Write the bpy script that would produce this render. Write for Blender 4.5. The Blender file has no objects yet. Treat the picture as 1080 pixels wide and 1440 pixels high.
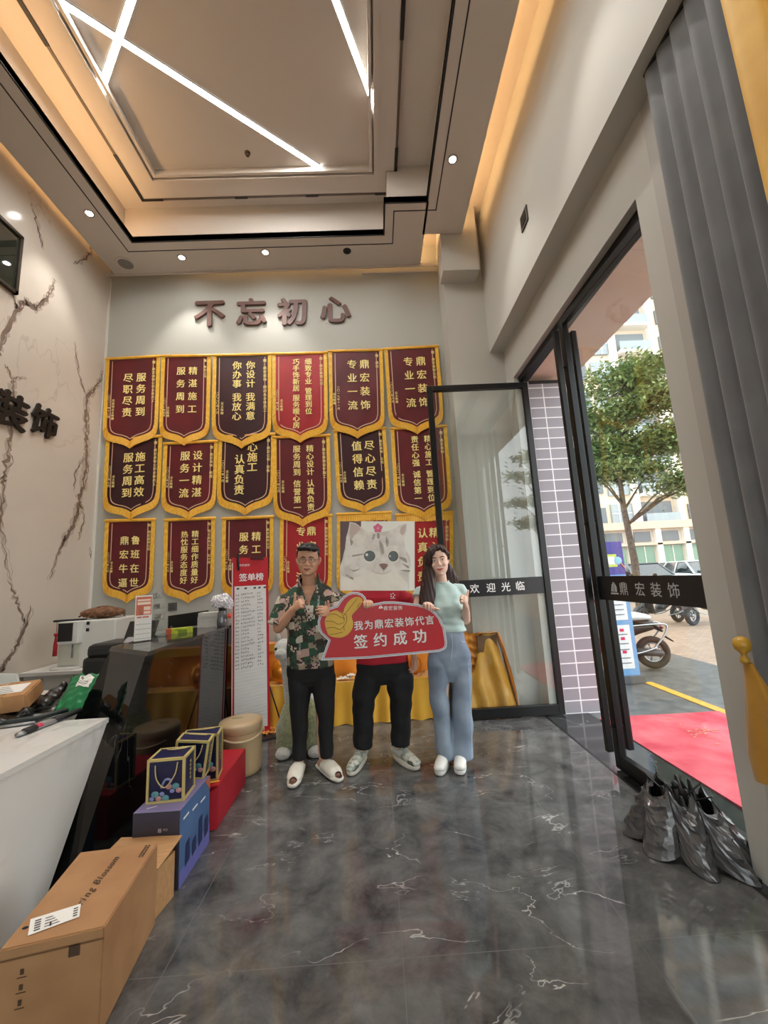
import bpy, bmesh, math, random
from mathutils import Vector, Matrix, Euler
from mathutils.bvhtree import BVHTree
random.seed(7)
SC = bpy.context.scene
COL = SC.collection
PI = math.pi
V = Vector

# ------------------------------------------------------------------ camera
FPX = 567.19
YAW, PITCH, ROLL = math.radians(1.52117), math.radians(9.18145), math.radians(-2.99901)
CAM = V((0, 0, 1.42))
def _axes():
    f = V((math.sin(YAW)*math.cos(PITCH), math.cos(YAW)*math.cos(PITCH), math.sin(PITCH)))
    r = V((math.cos(YAW), -math.sin(YAW), 0)); u = r.cross(f)
    c, s = math.cos(ROLL), math.sin(ROLL)
    return c*r+s*u, -s*r+c*u, f
RX, UY, FW = _axes()
cd = bpy.data.cameras.new('camera'); cam = bpy.data.objects.new('camera', cd); COL.objects.link(cam)
cd.sensor_fit = 'HORIZONTAL'; cd.sensor_width = 36; cd.lens = FPX/1080*36
cd.clip_start = 0.02; cd.clip_end = 500
m = Matrix.Identity(4)
for i in range(3):
    m[i][0], m[i][1], m[i][2], m[i][3] = RX[i], UY[i], -FW[i], CAM[i]
cam.matrix_world = m
SC.camera = cam
def _ray(x, y): return FW*FPX + RX*(x-540) - UY*(y-720)
def at(x, y, Y): v = _ray(x, y); return CAM + v*(Y/v.y)         # survey: point on the plane Y
def atx(x, y, X): v = _ray(x, y); return CAM + v*(X/v.x)        # on the plane X
def atz(x, y, z): v = _ray(x, y); return CAM + v*((z-CAM.z)/v.z)  # on the plane z

# ------------------------------------------------------------------ view, world, light
SC.view_settings.view_transform = 'Standard'
SC.view_settings.look = 'None'
SC.view_settings.exposure = 1.36
SC.view_settings.gamma = 1.0
SC.view_settings.use_curve_mapping = False
SC.cycles.use_denoising = True
SC.cycles.max_bounces = 10
SC.cycles.transparent_max_bounces = 16
SC.cycles.sample_clamp_indirect = 6.0
SKY = 1.55
LED_E, COVE_E, SPOT_W = 40.0, 11.0, 26.0
LED_COL, COVE_COL = (1.0, 0.985, 0.955), (1.0, 0.60, 0.27)
w = bpy.data.worlds.new('overcast_sky'); SC.world = w; w.use_nodes = True
bg = w.node_tree.nodes['Background']; bg.inputs[0].default_value = (0.93, 0.97, 1.0, 1); bg.inputs[1].default_value = SKY
def portal(name, loc, rot, sx, sy):
    l = bpy.data.lights.new(name, 'AREA'); l.shape = 'RECTANGLE'; l.size = sx; l.size_y = sy
    o = bpy.data.objects.new(name, l); o.location = loc; o.rotation_euler = rot; COL.objects.link(o)
    l.cycles.is_portal = True
portal('door_daylight_portal', (1.86, 3.12, 1.78), (0, PI/2, 0), 3.56, 2.16)

portal('added_window_portal', (-0.6, -2.78, 1.35), (-PI/2, 0, 0), 3.9, 2.5)  # guides daylight through the window added behind the viewer

# ------------------------------------------------------------------ materials
def lin(c):
    return tuple(((v/255)/12.92 if v/255 <= 0.04045 else ((v/255+0.055)/1.055)**2.4) for v in c)
MATS = {}
def mat(name, c, rough=0.6, metal=0.0, spec=0.5, c2=None, ns=8.0, nd=4.0, ramp=(0.35, 0.65), bump=0.0, bs=60.0, emit=0.0, sheen=0.0, coat=0.0, stretch=None, alpha=1.0):
    """Principled material; c2 mixes a second colour in by object-space noise; bump is noise relief."""
    if name in MATS: return MATS[name]
    M = bpy.data.materials.new(name); M.use_nodes = True; MATS[name] = M
    nt = M.node_tree; b = nt.nodes['Principled BSDF']
    b.inputs['Base Color'].default_value = (*lin(c), 1); b.inputs['Roughness'].default_value = rough
    b.inputs['Metallic'].default_value = metal; b.inputs['Specular IOR Level'].default_value = spec
    if sheen: b.inputs['Sheen Weight'].default_value = sheen
    if coat: b.inputs['Coat Weight'].default_value = coat; b.inputs['Coat Roughness'].default_value = 0.08
    if alpha < 1: b.inputs['Alpha'].default_value = alpha
    if emit:
        b.inputs['Emission Color'].default_value = (*lin(c), 1); b.inputs['Emission Strength'].default_value = emit
    tc = None
    if c2 is not None or bump:
        tc = nt.nodes.new('ShaderNodeTexCoord'); co = tc.outputs['Object']
        if stretch:
            mp = nt.nodes.new('ShaderNodeMapping'); mp.inputs['Scale'].default_value = stretch
            nt.links.new(co, mp.inputs['Vector']); co = mp.outputs[0]
    if c2 is not None:
        n = nt.nodes.new('ShaderNodeTexNoise'); n.inputs['Scale'].default_value = ns; n.inputs['Detail'].default_value = nd
        r = nt.nodes.new('ShaderNodeValToRGB'); r.color_ramp.elements[0].position, r.color_ramp.elements[1].position = ramp
        r.color_ramp.elements[0].color = (*lin(c), 1); r.color_ramp.elements[1].color = (*lin(c2), 1)
        nt.links.new(co, n.inputs['Vector']); nt.links.new(n.outputs['Fac'], r.inputs[0]); nt.links.new(r.outputs[0], b.inputs['Base Color'])
    if bump:
        n = nt.nodes.new('ShaderNodeTexNoise'); n.inputs['Scale'].default_value = bs; n.inputs['Detail'].default_value = 4
        bp = nt.nodes.new('ShaderNodeBump'); bp.inputs['Strength'].default_value = bump; bp.inputs['Distance'].default_value = 0.01
        nt.links.new(co, n.inputs['Vector']); nt.links.new(n.outputs['Fac'], bp.inputs['Height']); nt.links.new(bp.outputs[0], b.inputs['Normal'])
    return M
def emis(name, col, strength):
    if name in MATS: return MATS[name]
    M = bpy.data.materials.new(name); M.use_nodes = True; MATS[name] = M
    nt = M.node_tree; nt.nodes.remove(nt.nodes['Principled BSDF'])
    e = nt.nodes.new('ShaderNodeEmission'); e.inputs[0].default_value = (*col, 1); e.inputs[1].default_value = strength
    nt.links.new(e.outputs[0], nt.nodes['Material Output'].inputs[0]); return M
def glass(name, tint=(0.93, 0.97, 0.95), boost=1.0, rough=0.0):
    M = bpy.data.materials.new(name); M.use_nodes = True; MATS[name] = M
    nt = M.node_tree; nt.nodes.remove(nt.nodes['Principled BSDF'])
    t = nt.nodes.new('ShaderNodeBsdfTransparent'); t.inputs[0].default_value = (*tint, 1)
    g = nt.nodes.new('ShaderNodeBsdfGlossy'); g.inputs['Roughness'].default_value = rough
    f = nt.nodes.new('ShaderNodeFresnel'); ge = nt.nodes.new('ShaderNodeNewGeometry')
    ior = nt.nodes.new('ShaderNodeMapRange'); ior.inputs['To Min'].default_value = 1.52; ior.inputs['To Max'].default_value = 1/1.52   # same reflectance from either face
    nt.links.new(ge.outputs['Backfacing'], ior.inputs['Value']); nt.links.new(ior.outputs[0], f.inputs[0])
    mu = nt.nodes.new('ShaderNodeMath'); mu.operation = 'MULTIPLY'; mu.inputs[1].default_value = boost; mu.use_clamp = True
    mx = nt.nodes.new('ShaderNodeMixShader')
    nt.links.new(f.outputs[0], mu.inputs[0]); nt.links.new(mu.outputs[0], mx.inputs[0]); nt.links.new(t.outputs[0], mx.inputs[1]); nt.links.new(g.outputs[0], mx.inputs[2])
    nt.links.new(mx.outputs[0], nt.nodes['Material Output'].inputs[0]); return M
def N(nt, t, **kw):
    n = nt.nodes.new(t)
    for k, v in kw.items(): setattr(n, k, v)
    return n
def marble(name, base, cloud, vein, rough, scale, vein_scale, width, joint=None, vw=0.5, cl=(0.3, 0.7), streak=None):
    """Polished stone: cloudy base, thin warped veins that come and go, optional tile joints."""
    M = bpy.data.materials.new(name); M.use_nodes = True; MATS[name] = M
    nt = M.node_tree; L = nt.links.new; b = nt.nodes['Principled BSDF']; b.inputs['Roughness'].default_value = rough
    tc = N(nt, 'ShaderNodeTexCoord')
    n1 = N(nt, 'ShaderNodeTexNoise'); n1.inputs['Scale'].default_value = scale; n1.inputs['Detail'].default_value = 8; n1.inputs['Roughness'].default_value = 0.68; n1.inputs['Distortion'].default_value = 0.35
    L(tc.outputs['Object'], n1.inputs['Vector'])
    r1 = N(nt, 'ShaderNodeValToRGB'); r1.color_ramp.elements[0].position, r1.color_ramp.elements[1].position = cl
    r1.color_ramp.elements[0].color = (*lin(base), 1); r1.color_ramp.elements[1].color = (*lin(cloud), 1)
    L(n1.outputs['Fac'], r1.inputs[0])
    n2 = N(nt, 'ShaderNodeTexNoise'); n2.inputs['Scale'].default_value = vein_scale; n2.inputs['Detail'].default_value = 5; n2.inputs['Roughness'].default_value = 0.55; n2.inputs['Distortion'].default_value = 0.6
    if streak:
        ms = N(nt, 'ShaderNodeMapping'); ms.inputs['Rotation'].default_value = (0, 0, math.radians(streak[0])); ms.inputs['Scale'].default_value = (streak[1], streak[2], 1); L(tc.outputs['Object'], ms.inputs['Vector']); L(ms.outputs[0], n2.inputs['Vector']); b.inputs['Specular IOR Level'].default_value = 0.6
    else: L(tc.outputs['Object'], n2.inputs['Vector'])
    s = N(nt, 'ShaderNodeMath', operation='SUBTRACT'); s.inputs[1].default_value = 0.5; L(n2.outputs['Fac'], s.inputs[0])
    a = N(nt, 'ShaderNodeMath', operation='ABSOLUTE'); L(s.outputs[0], a.inputs[0])
    mr = N(nt, 'ShaderNodeMapRange'); mr.inputs['From Min'].default_value = 0.0; mr.inputs['From Max'].default_value = width; mr.inputs['To Min'].default_value = 1; mr.inputs['To Max'].default_value = 0
    L(a.outputs[0], mr.inputs['Value'])
    n3 = N(nt, 'ShaderNodeTexNoise'); n3.inputs['Scale'].default_value = vein_scale*1.7; n3.inputs['Detail'].default_value = 2
    mp = N(nt, 'ShaderNodeMapping'); mp.inputs['Location'].default_value = (7.3, 2.1, 4.4); L(tc.outputs['Object'], mp.inputs['Vector']); L(mp.outputs[0], n3.inputs['Vector'])
    r3 = N(nt, 'ShaderNodeMapRange'); r3.inputs['From Min'].default_value = 0.46; r3.inputs['From Max'].default_value = 0.66; L(n3.outputs['Fac'], r3.inputs['Value'])
    mu = N(nt, 'ShaderNodeMath', operation='MULTIPLY'); L(mr.outputs[0], mu.inputs[0]); L(r3.outputs[0], mu.inputs[1])
    m2 = N(nt, 'ShaderNodeMath', operation='MULTIPLY'); L(mu.outputs[0], m2.inputs[0]); m2.inputs[1].default_value = vw
    mx = N(nt, 'ShaderNodeMix', data_type='RGBA'); L(m2.outputs[0], mx.inputs[0]); L(r1.outputs[0], mx.inputs[6]); mx.inputs[7].default_value = (*lin(vein), 1)
    out = mx.outputs[2]
    if joint:
        sx, sy, ox, oy, jc = joint
        sep = N(nt, 'ShaderNodeSeparateXYZ'); L(tc.outputs['Object'], sep.inputs[0]); fs = []
        for k, (p, o) in enumerate(((sx, ox), (sy, oy))):
            ad = N(nt, 'ShaderNodeMath', operation='SUBTRACT'); L(sep.outputs[k], ad.inputs[0]); ad.inputs[1].default_value = o - p/2
            fm = N(nt, 'ShaderNodeMath', operation='FLOORED_MODULO'); L(ad.outputs[0], fm.inputs[0]); fm.inputs[1].default_value = p
            sb = N(nt, 'ShaderNodeMath', operation='SUBTRACT'); L(fm.outputs[0], sb.inputs[0]); sb.inputs[1].default_value = p/2
            ab = N(nt, 'ShaderNodeMath', operation='ABSOLUTE'); L(sb.outputs[0], ab.inputs[0])
            lt = N(nt, 'ShaderNodeMath', operation='LESS_THAN'); L(ab.outputs[0], lt.inputs[0]); lt.inputs[1].default_value = 0.0016
            fs.append(lt)
        mm = N(nt, 'ShaderNodeMath', operation='MAXIMUM'); L(fs[0].outputs[0], mm.inputs[0]); L(fs[1].outputs[0], mm.inputs[1])
        mj = N(nt, 'ShaderNodeMix', data_type='RGBA'); L(mm.outputs[0], mj.inputs[0]); L(out, mj.inputs[6]); mj.inputs[7].default_value = (*lin(jc), 1); out = mj.outputs[2]
    L(out, b.inputs['Base Color']); return M

# ------------------------------------------------------------------ mesh helpers
def BM(): return bmesh.new()
def poly(bm, pts, mi=0):
    f = bm.faces.new([bm.verts.new(p) for p in pts]); f.material_index = mi; return f
def box(bm, a, b, rot=None, mi=0, bevel=0.0):
    """Axis box between corners a and b; rot = (Matrix 3x3, pivot)."""
    a, b = V(a), V(b)
    lo = V((min(a.x,b.x), min(a.y,b.y), min(a.z,b.z))); hi = V((max(a.x,b.x), max(a.y,b.y), max(a.z,b.z)))
    t = bmesh.new() if bevel else bm
    vs = [t.verts.new((x, y, z)) for x in (lo.x, hi.x) for y in (lo.y, hi.y) for z in (lo.z, hi.z)]
    for q in ((0,1,3,2),(4,6,7,5),(0,4,5,1),(2,3,7,6),(0,2,6,4),(1,5,7,3)):
        t.faces.new([vs[i] for i in q]).material_index = mi
    if bevel:
        bmesh.ops.bevel(t, geom=t.edges[:], offset=bevel, segments=2, profile=0.5, affect='EDGES')
        for f in t.faces: f.material_index = mi
        if rot:
            for v in t.verts: v.co = rot[0] @ (v.co - V(rot[1])) + V(rot[1])
        append(bm, t)
    elif rot:
        for v in vs: v.co = rot[0] @ (v.co - V(rot[1])) + V(rot[1])
def append(bm, t, M=None, mi=None):
    mp = {}
    for v in t.verts: mp[v] = bm.verts.new(M @ v.co if M else v.co)
    for f in t.faces:
        try:
            g = bm.faces.new([mp[v] for v in f.verts]); g.material_index = f.material_index if mi is None else mi; g.smooth = f.smooth
        except ValueError: pass
    t.free()
def rings(bm, R, cap=True, mi=0, close=True):
    """Skin a list of vertex-coordinate rings."""
    vr = [[bm.verts.new(p) for p in r] for r in R]
    n = len(vr[0])
    for a, b in zip(vr, vr[1:]):
        for i in range(n if close else n-1):
            f = bm.faces.new((a[i], a[(i+1) % n], b[(i+1) % n], b[i])); f.material_index = mi; f.smooth = True
    if cap and close:
        bm.faces.new(vr[0][::-1]).material_index = mi; bm.faces.new(vr[-1]).material_index = mi
    return vr
def tube(bm, pts, rad, seg=12, ref=None, cap=True, mi=0, rnd=True, closed=False):
    """Tube through pts; rad = number or list of numbers or (a, b) pairs, a along ref."""
    pts = [V(p) for p in pts]; n = len(pts)
    if not isinstance(rad, (list,)): rad = [rad]*n
    rad = [(r, r) if not isinstance(r, tuple) else r for r in rad]
    T = []
    for i in range(n):
        if closed: t = pts[(i+1) % n]-pts[i-1]
        else: t = pts[min(i+1, n-1)]-pts[max(i-1, 0)]
        T.append(t.normalized())
    u = V(ref) if ref is not None else (V((0,0,1)) if abs(T[0].z) < 0.9 else V((1,0,0)))
    R = []
    for i in range(n):
        u = (u - T[i]*u.dot(T[i]))
        if u.length < 1e-5: u = T[i].orthogonal()
        u.normalize(); w_ = T[i].cross(u); a, b = rad[i]
        ring = lambda c, k: [c + u*(a*k*math.cos(2*PI*j/seg)) + w_*(b*k*math.sin(2*PI*j/seg)) for j in range(seg)]
        mr = min(a, b)
        if rnd and not closed and i == 0: R += [ring(pts[0]-T[0]*mr*0.85, 0.35), ring(pts[0]-T[0]*mr*0.5, 0.8)]
        R.append(ring(pts[i], 1))
        if rnd and not closed and i == n-1: R += [ring(pts[i]+T[i]*mr*0.5, 0.8), ring(pts[i]+T[i]*mr*0.85, 0.35)]
    if closed: R.append(R[0]); rings(bm, R, cap=False, mi=mi)
    else: rings(bm, R, cap=cap, mi=mi)
def rod(bm, a, b, r, seg=10, mi=0, r2=None): tube(bm, [a, b], [r, r2 if r2 is not None else r], seg=seg, mi=mi, rnd=False)
def blob(bm, c, r, M=None, seg=16, mi=0):
    r = (r, r, r) if not isinstance(r, (tuple, list)) else r
    R = []
    for i in range(1, seg//2):
        th = PI*i/(seg//2); ring = []
        for j in range(seg):
            p = V((r[0]*math.sin(th)*math.cos(2*PI*j/seg), r[1]*math.sin(th)*math.sin(2*PI*j/seg), r[2]*math.cos(th)))
            ring.append((M @ p if M else p)+V(c))
        R.append(ring)
    vr = rings(bm, R, cap=False, mi=mi)
    top = V((0,0,r[2])); bot = V((0,0,-r[2]))
    for ring, p in ((vr[0], top), (vr[-1], bot)):
        pv = bm.verts.new((M @ p if M else p)+V(c))
        for j in range(seg):
            f = bm.faces.new((ring[j], ring[(j+1) % seg], pv)); f.smooth = True; f.material_index = mi
def lathe(bm, c, prof, seg=32, mi=0):
    """prof = [(r, z), ...] around the vertical axis through c."""
    rings(bm, [[V((c[0]+r*math.cos(2*PI*j/seg), c[1]+r*math.sin(2*PI*j/seg), c[2]+z)) for j in range(seg)] for r, z in prof], cap=True, mi=mi)
def prism(bm, pts, d, mi=0, bevel=0):
    """Extrude the polygon pts (3-D, planar) by vector d."""
    d = V(d); a = [bm.verts.new(p) for p in pts]; b = [bm.verts.new(V(p)+d) for p in pts]; n = len(a)
    bm.faces.new(a).material_index = mi; bm.faces.new(b[::-1]).material_index = mi
    for i in range(n): bm.faces.new((a[(i+1) % n], a[i], b[i], b[(i+1) % n])).material_index = mi
def sheet(bm, fn, nu, nv, mi=0, smooth=True):
    g = [[bm.verts.new(fn(i/nu, j/nv)) for j in range(nv+1)] for i in range(nu+1)]
    for i in range(nu):
        for j in range(nv):
            f = bm.faces.new((g[i][j], g[i+1][j], g[i+1][j+1], g[i][j+1])); f.smooth = smooth; f.material_index = mi
def solidify(bm, t):
    bmesh.ops.recalc_face_normals(bm, faces=bm.faces[:]); bmesh.ops.solidify(bm, geom=bm.faces[:], thickness=t)
def bez(P, n=8):
    """Catmull-Rom through P."""
    out = []; P = [V(p) for p in P]
    for i in range(len(P)-1):
        p0, p1, p2, p3 = P[max(i-1,0)], P[i], P[i+1], P[min(i+2, len(P)-1)]
        for k in range(n):
            t = k/n
            out.append(0.5*((2*p1)+(p2-p0)*t+(2*p0-5*p1+4*p2-p3)*t*t+(3*p1-p0-3*p2+p3)*t**3))
    out.append(P[-1]); return out

def obj(name, bm, mats, parent=None, fix=True):
    me = bpy.data.meshes.new(name)
    if fix and bm.faces: bmesh.ops.recalc_face_normals(bm, faces=bm.faces[:])
    bm.to_mesh(me); bm.free()
    for mm in (mats if isinstance(mats, (list, tuple)) else [mats]): me.materials.append(mm)
    o = bpy.data.objects.new(name, me); COL.objects.link(o)
    if parent is not None: attach(o, parent)
    return o
ROOTLOC = {}
def attach(o, parent):
    o.parent = parent
    p = parent
    while p.parent is not None: p = p.parent
    if parent.parent is None and parent.type == 'EMPTY': o.matrix_parent_inverse = Matrix.Translation(-parent.location)
def thing(name, label, cat, loc=(0,0,0), group=None):
    o = bpy.data.objects.new(name, None); COL.objects.link(o); o.location = loc; o.empty_display_size = 0.05
    o['label'] = label; o['category'] = cat
    if group: o['group'] = group
    return o
def tag(o, label, cat, group=None, kind=None):
    o['label'] = label; o['category'] = cat
    if group: o['group'] = group
    if kind: o['kind'] = kind
    return o
def struct(name, bm, mats, parent=None, label=None):
    o = obj(name, bm, mats, parent)
    if parent is None: o['kind'] = 'structure'
    if label: o['label'] = label
    return o
def vox(bm, size, smooth=4, factor=0.5):
    """Fuse overlapping closed shapes in bm into one continuous surface; returns a new bmesh."""
    me = bpy.data.meshes.new('tmp'); bmesh.ops.recalc_face_normals(bm, faces=bm.faces[:]); bm.to_mesh(me); bm.free()
    o = bpy.data.objects.new('tmp', me); COL.objects.link(o)
    r = o.modifiers.new('r', 'REMESH'); r.mode = 'VOXEL'; r.voxel_size = size
    if smooth:
        s = o.modifiers.new('s', 'SMOOTH'); s.iterations = smooth; s.factor = factor
    dg = bpy.context.evaluated_depsgraph_get(); ev = o.evaluated_get(dg)
    out = bmesh.new(); out.from_mesh(ev.to_mesh()); ev.to_mesh_clear()
    bpy.data.objects.remove(o); bpy.data.meshes.remove(me)
    for f in out.faces: f.smooth = True
    return out
# lettering -----------------------------------------------------------------
_G = {}
def glyph(ch, off=0.0, shear=0.0):
    k = (ch, off, shear)
    if k not in _G:
        c = bpy.data.curves.new('t', 'FONT'); c.body = ch; c.size = 1; c.offset = off; c.shear = shear; c.resolution_u = 3
        o = bpy.data.objects.new('t', c); COL.objects.link(o); me = o.to_mesh()
        vs = [v.co.copy() for v in me.vertices]; fs = [tuple(p.vertices) for p in me.polygons]
        o.to_mesh_clear(); bpy.data.objects.remove(o); bpy.data.curves.remove(c)
        w_ = (max([v.x for v in vs])-min([v.x for v in vs])) if vs else 0.3
        _G[k] = (vs, fs, w_)
    return _G[k]
def put(bm, ch, o, ex, ey, size, off=0.0, mi=0, shear=0.0, latin=False, depth=None):
    """One character centred on o, with ex/ey its right and up directions; depth extrudes it."""
    vs, fs, w_ = glyph(ch, 0.0, shear)
    if not vs: return
    if off > .005 and depth is None:            # bolder strokes: the same glyph printed again slightly shifted
        for k, (a_, c_) in enumerate(((-1, 0), (1, 0), (0, 1), (0, -1))): put(bm, ch, V(o)+V(ex)*(a_*off*size)+V(ey)*(c_*off*size*.6)+V(ex).cross(V(ey)).normalized()*(.0004*k), ex, ey, size, 0.0, mi, shear, latin)
        return
    if off > .005 and depth is not None:
        for k, (a_, c_) in enumerate(((-1, 0), (1, 0), (0, 1), (0, -1))): put(bm, ch, V(o)+V(ex)*(a_*off*size)+V(ey)*(c_*off*size*.7)+V(depth)*(.01*k), ex, ey, size, 0.0, mi, shear, latin, depth)
        return
    if latin: cx, cy = (max(v.x for v in vs)+min(v.x for v in vs))/2, 0.36
    else: cx, cy = 0.47, 0.36
    ex, ey = V(ex)*size, V(ey)*size
    P = [V(o)+ex*(v.x-cx)+ey*(v.y-cy) for v in vs]
    bv = [bm.verts.new(p) for p in P]
    ff = []
    for f in fs:
        try: g = bm.faces.new([bv[i] for i in f]); g.material_index = mi; ff.append(g)
        except ValueError: pass
    if depth is not None:
        r = bmesh.ops.extrude_face_region(bm, geom=ff)
        for e in r['geom']:
            if isinstance(e, bmesh.types.BMVert): e.co += V(depth)
def line(bm, text, o, ex, ey, size, pitch=1.0, off=0.0, mi=0, shear=0.0, latin=False, vertical=False):
    """A line of characters; CJK advances by pitch*size, latin text by glyph width."""
    o = V(o); e = V(ex); d = -V(ey) if vertical else e
    if latin:
        x = 0.0
        for ch in text:
            if ch == ' ': x += 0.32*size; continue
            w_ = glyph(ch, off, shear)[2]
            put(bm, ch, o+e*(x+w_*size/2), ex, ey, size, off, mi, shear, True); x += (w_+0.07*pitch)*size
    else:
        for i, ch in enumerate(text):
            if ch != ' ': put(bm, ch, o+d*(i*pitch*size), ex, ey, size, off, mi, shear)
X, Y, Z = V((1,0,0)), V((0,1,0)), V((0,0,1))
# ================================================================== SETTING
XL, YB, XH, XW, YF = -3.27, 4.75, 1.48, 1.645, -2.6     # left wall, back wall, header face, door wall, front wall
Z0, Z1 = 5.42, 5.91                                     # border ceiling, upper ceiling
plaster = mat('grey_white_plaster', (190, 188, 180), 0.75, bump=0.03, bs=30)
back_paint = mat('pale_grey_paint', (182, 182, 174), 0.7, bump=0.02, bs=30)
ceil_paint = mat('ceiling_paint', (208, 200, 191), 0.8)
black_metal = mat('black_metal', (22, 22, 23), 0.35, 0.3)
black_trim = mat('black_ceiling_trim', (18, 17, 16), 0.5)
wall_marble = marble('cream_wall_marble', (202, 191, 178), (213, 204, 192), (128, 106, 90), 0.16, 0.5, 0.5, 0.006, vw=0.35)
floor_stone = marble('dark_grey_floor_marble', (48, 48, 50), (116, 115, 113), (208, 205, 200), 0.05, 4.2, 1.9, 0.0045, joint=(0.9, 1.8, 0.03, 1.77, (104, 103, 100)), vw=0.85, cl=(0.28, 0.74), streak=(-38, .62, 1.5))
sill_stone = marble('black_sill_stone', (34, 36, 37), (60, 62, 62), (150, 152, 150), 0.1, 2.0, 1.6, 0.008, vw=0.6)
white_stone = marble('white_desk_stone', (214, 213, 209), (226, 225, 221), (162, 160, 156), 0.12, 0.9, 0.8, 0.02, vw=0.4)
black_stone = marble('black_desk_stone', (9, 9, 10), (20, 20, 21), (110, 108, 104), 0.045, 1.2, 1.0, 0.004, vw=0.7)
glass_m = glass('clear_glass', (0.95, 0.975, 0.965), 1.25)

b = BM(); box(b, (XL-0.2, YF-0.2, -0.15), (1.575, YB+0.2, 0)); struct('floor', b, floor_stone)
b = BM(); box(b, (1.595, YF-0.2, -0.15), (2.02, 4.6, 0.0)); struct('trim_1', b, sill_stone, label='dark stone door sill')
b = BM(); box(b, (1.575, YF-0.2, -0.15), (1.595, YB, 0.001)); struct('trim_2', b, black_trim, label='black threshold strip in the floor')
b = BM(); box(b, (XL-0.2, YF-0.2, 0), (XL, YB+0.2, 6.3))
rr = random.Random(8)
def vein(P_, w0, mi=1, k=.0008):
    """Ribbon of vein colour on the polished slab; P_ surveyed on the wall plane."""
    Q = bez([atx(x, y, XL+k) for x, y in P_], 9); n = len(Q)
    for i, q in enumerate(Q): q.y += rr.gauss(0, .012); q.z += rr.gauss(0, .010)
    prev = None
    for i, q in enumerate(Q):
        d_ = (Q[min(i+1, n-1)]-Q[max(i-1, 0)]).normalized(); s_ = V((0, -d_.z, d_.y)); w_ = w0*(.25+rr.random()*1.0)*min(1, 4*i/n+.15)*min(1, 4*(n-1-i)/n+.15)
        cur = (b.verts.new(q+s_*w_), b.verts.new(q-s_*w_))
        if prev: b.faces.new((prev[0], cur[0], cur[1], prev[1])).material_index = mi
        prev = cur
VA = [(-4, 505), (2, 485), (23, 438), (35, 424), (51, 433), (70, 415), (77, 392)]; VB = [(146, 522), (135, 545), (123, 559), (121, 596), (123, 633), (119, 666), (112, 703), (105, 736), (84, 773), (70, 815)]
VC = [(35, 531), (19, 536), (20, 570), (16, 601), (9, 652), (4, 685), (2, 745), (14, 815)]; VD = [(44, 852), (28, 899), (5, 936), (-12, 955)]
for P_, w_ in ((VA, .020), (VB, .026), (VC, .016), (VD, .02)): vein(P_, w_*2.2, 2, .0005); vein(P_, w_); vein([(x+rr.uniform(-5, 5), y+rr.uniform(-4, 4)) for x, y in P_], w_*.35)
for P_ in ([(123, 559), (112, 531), (105, 480)], [(7, 512), (19, 536)], [(23, 438), (18, 400), (28, 370)], [(44, 285), (56, 331), (60, 350)], [(132, 345), (120, 362), (104, 372)], [(121, 640), (108, 660), (104, 690)], [(112, 703), (118, 730), (110, 760)], [(84, 773), (96, 745)], [(126, 770), (131, 795)], [(14, 815), (25, 850), (36, 880)]): vein(P_, .010); vein(P_, .022, 2, .0005)
struct('wall_left', b, [wall_marble, mat('marble_vein', (124, 104, 92), .2, c2=(142, 124, 110), ns=9), mat('marble_vein_halo', (180, 167, 155), .2, c2=(190, 178, 166), ns=4)])
b = BM(); box(b, (XL, YB, 0), (2.0, YB+0.2, 6.3)); struct('wall_back', b, back_paint)
b = BM(); box(b, (XL, YF-0.2, 2.6), (2.0, YF, 6.3)); box(b, (XL, YF-0.2, 0), (-2.55, YF, 2.6)); box(b, (1.35, YF-0.2, 0), (2.0, YF, 2.6)); box(b, (-2.55, YF-0.2, 0), (1.35, YF, 0.1)); struct('wall_front', b, plaster)
b = BM()  # unseen glazed front, added so daylight reaches the people's faces
for x in (-2.55, -1.27, .02, 1.29): box(b, (x, YF-.14, .1), (x+.06, YF-.06, 2.6))
box(b, (-2.55, YF-.14, .1), (1.35, YF-.06, .16)); box(b, (-2.55, YF-.14, 2.54), (1.35, YF-.06, 2.6)); wf = struct('added_window_3', b, black_metal)
b = BM(); box(b, (-2.52, YF-.105, .13), (1.32, YF-.095, 2.57)); obj('window_pane', b, glass_m, wf)
# right wall: the thick header above, the recessed door wall below with its opening
b = BM()
box(b, (XH, YF, 4.0), (1.85, YB, 6.3))                              # header
box(b, (XW, YF, 0), (1.80, 0.2, 4.0)); box(b, (XW, 0.2, 3.4), (1.80, 1.45, 4.0)); box(b, (XW, 0.2, 0), (1.80, 1.45, 0.12)); box(b, (XW, 1.45, 0), (1.80, 2.04, 4.0))     # beside and around the window
box(b, (XW, 4.205, 0), (1.80, YB, 4.0)); box(b, (XW, 2.04, 3.56), (1.80, 4.205, 4.0))
struct('wall_right', b, plaster)
b = BM(); box(b, (XW-0.012, 1.79, 0), (XW, 1.885, 3.98), bevel=0.003); struct('trim_3', b, mat('light_grey_trim', (176, 172, 164), 0.6), label='light grey upright strip beside the curtain')
b = BM(); box(b, (1.0, 4.43, 0), (1.70, YB, 5.9)); box(b, (0.955, 4.21, 4.94), (1.39, 4.44, 5.9)); struct('wall_pillar', b, plaster, label='pillar in the far right corner with a boxed beam at its top')
b = BM(); box(b, (XL, YB-0.02, 0), (XL+0.022, YB, Z0)); struct('trim_4', b, mat('white_corner_trim', (228, 224, 216), 0.5), label='white strip in the corner')
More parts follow.
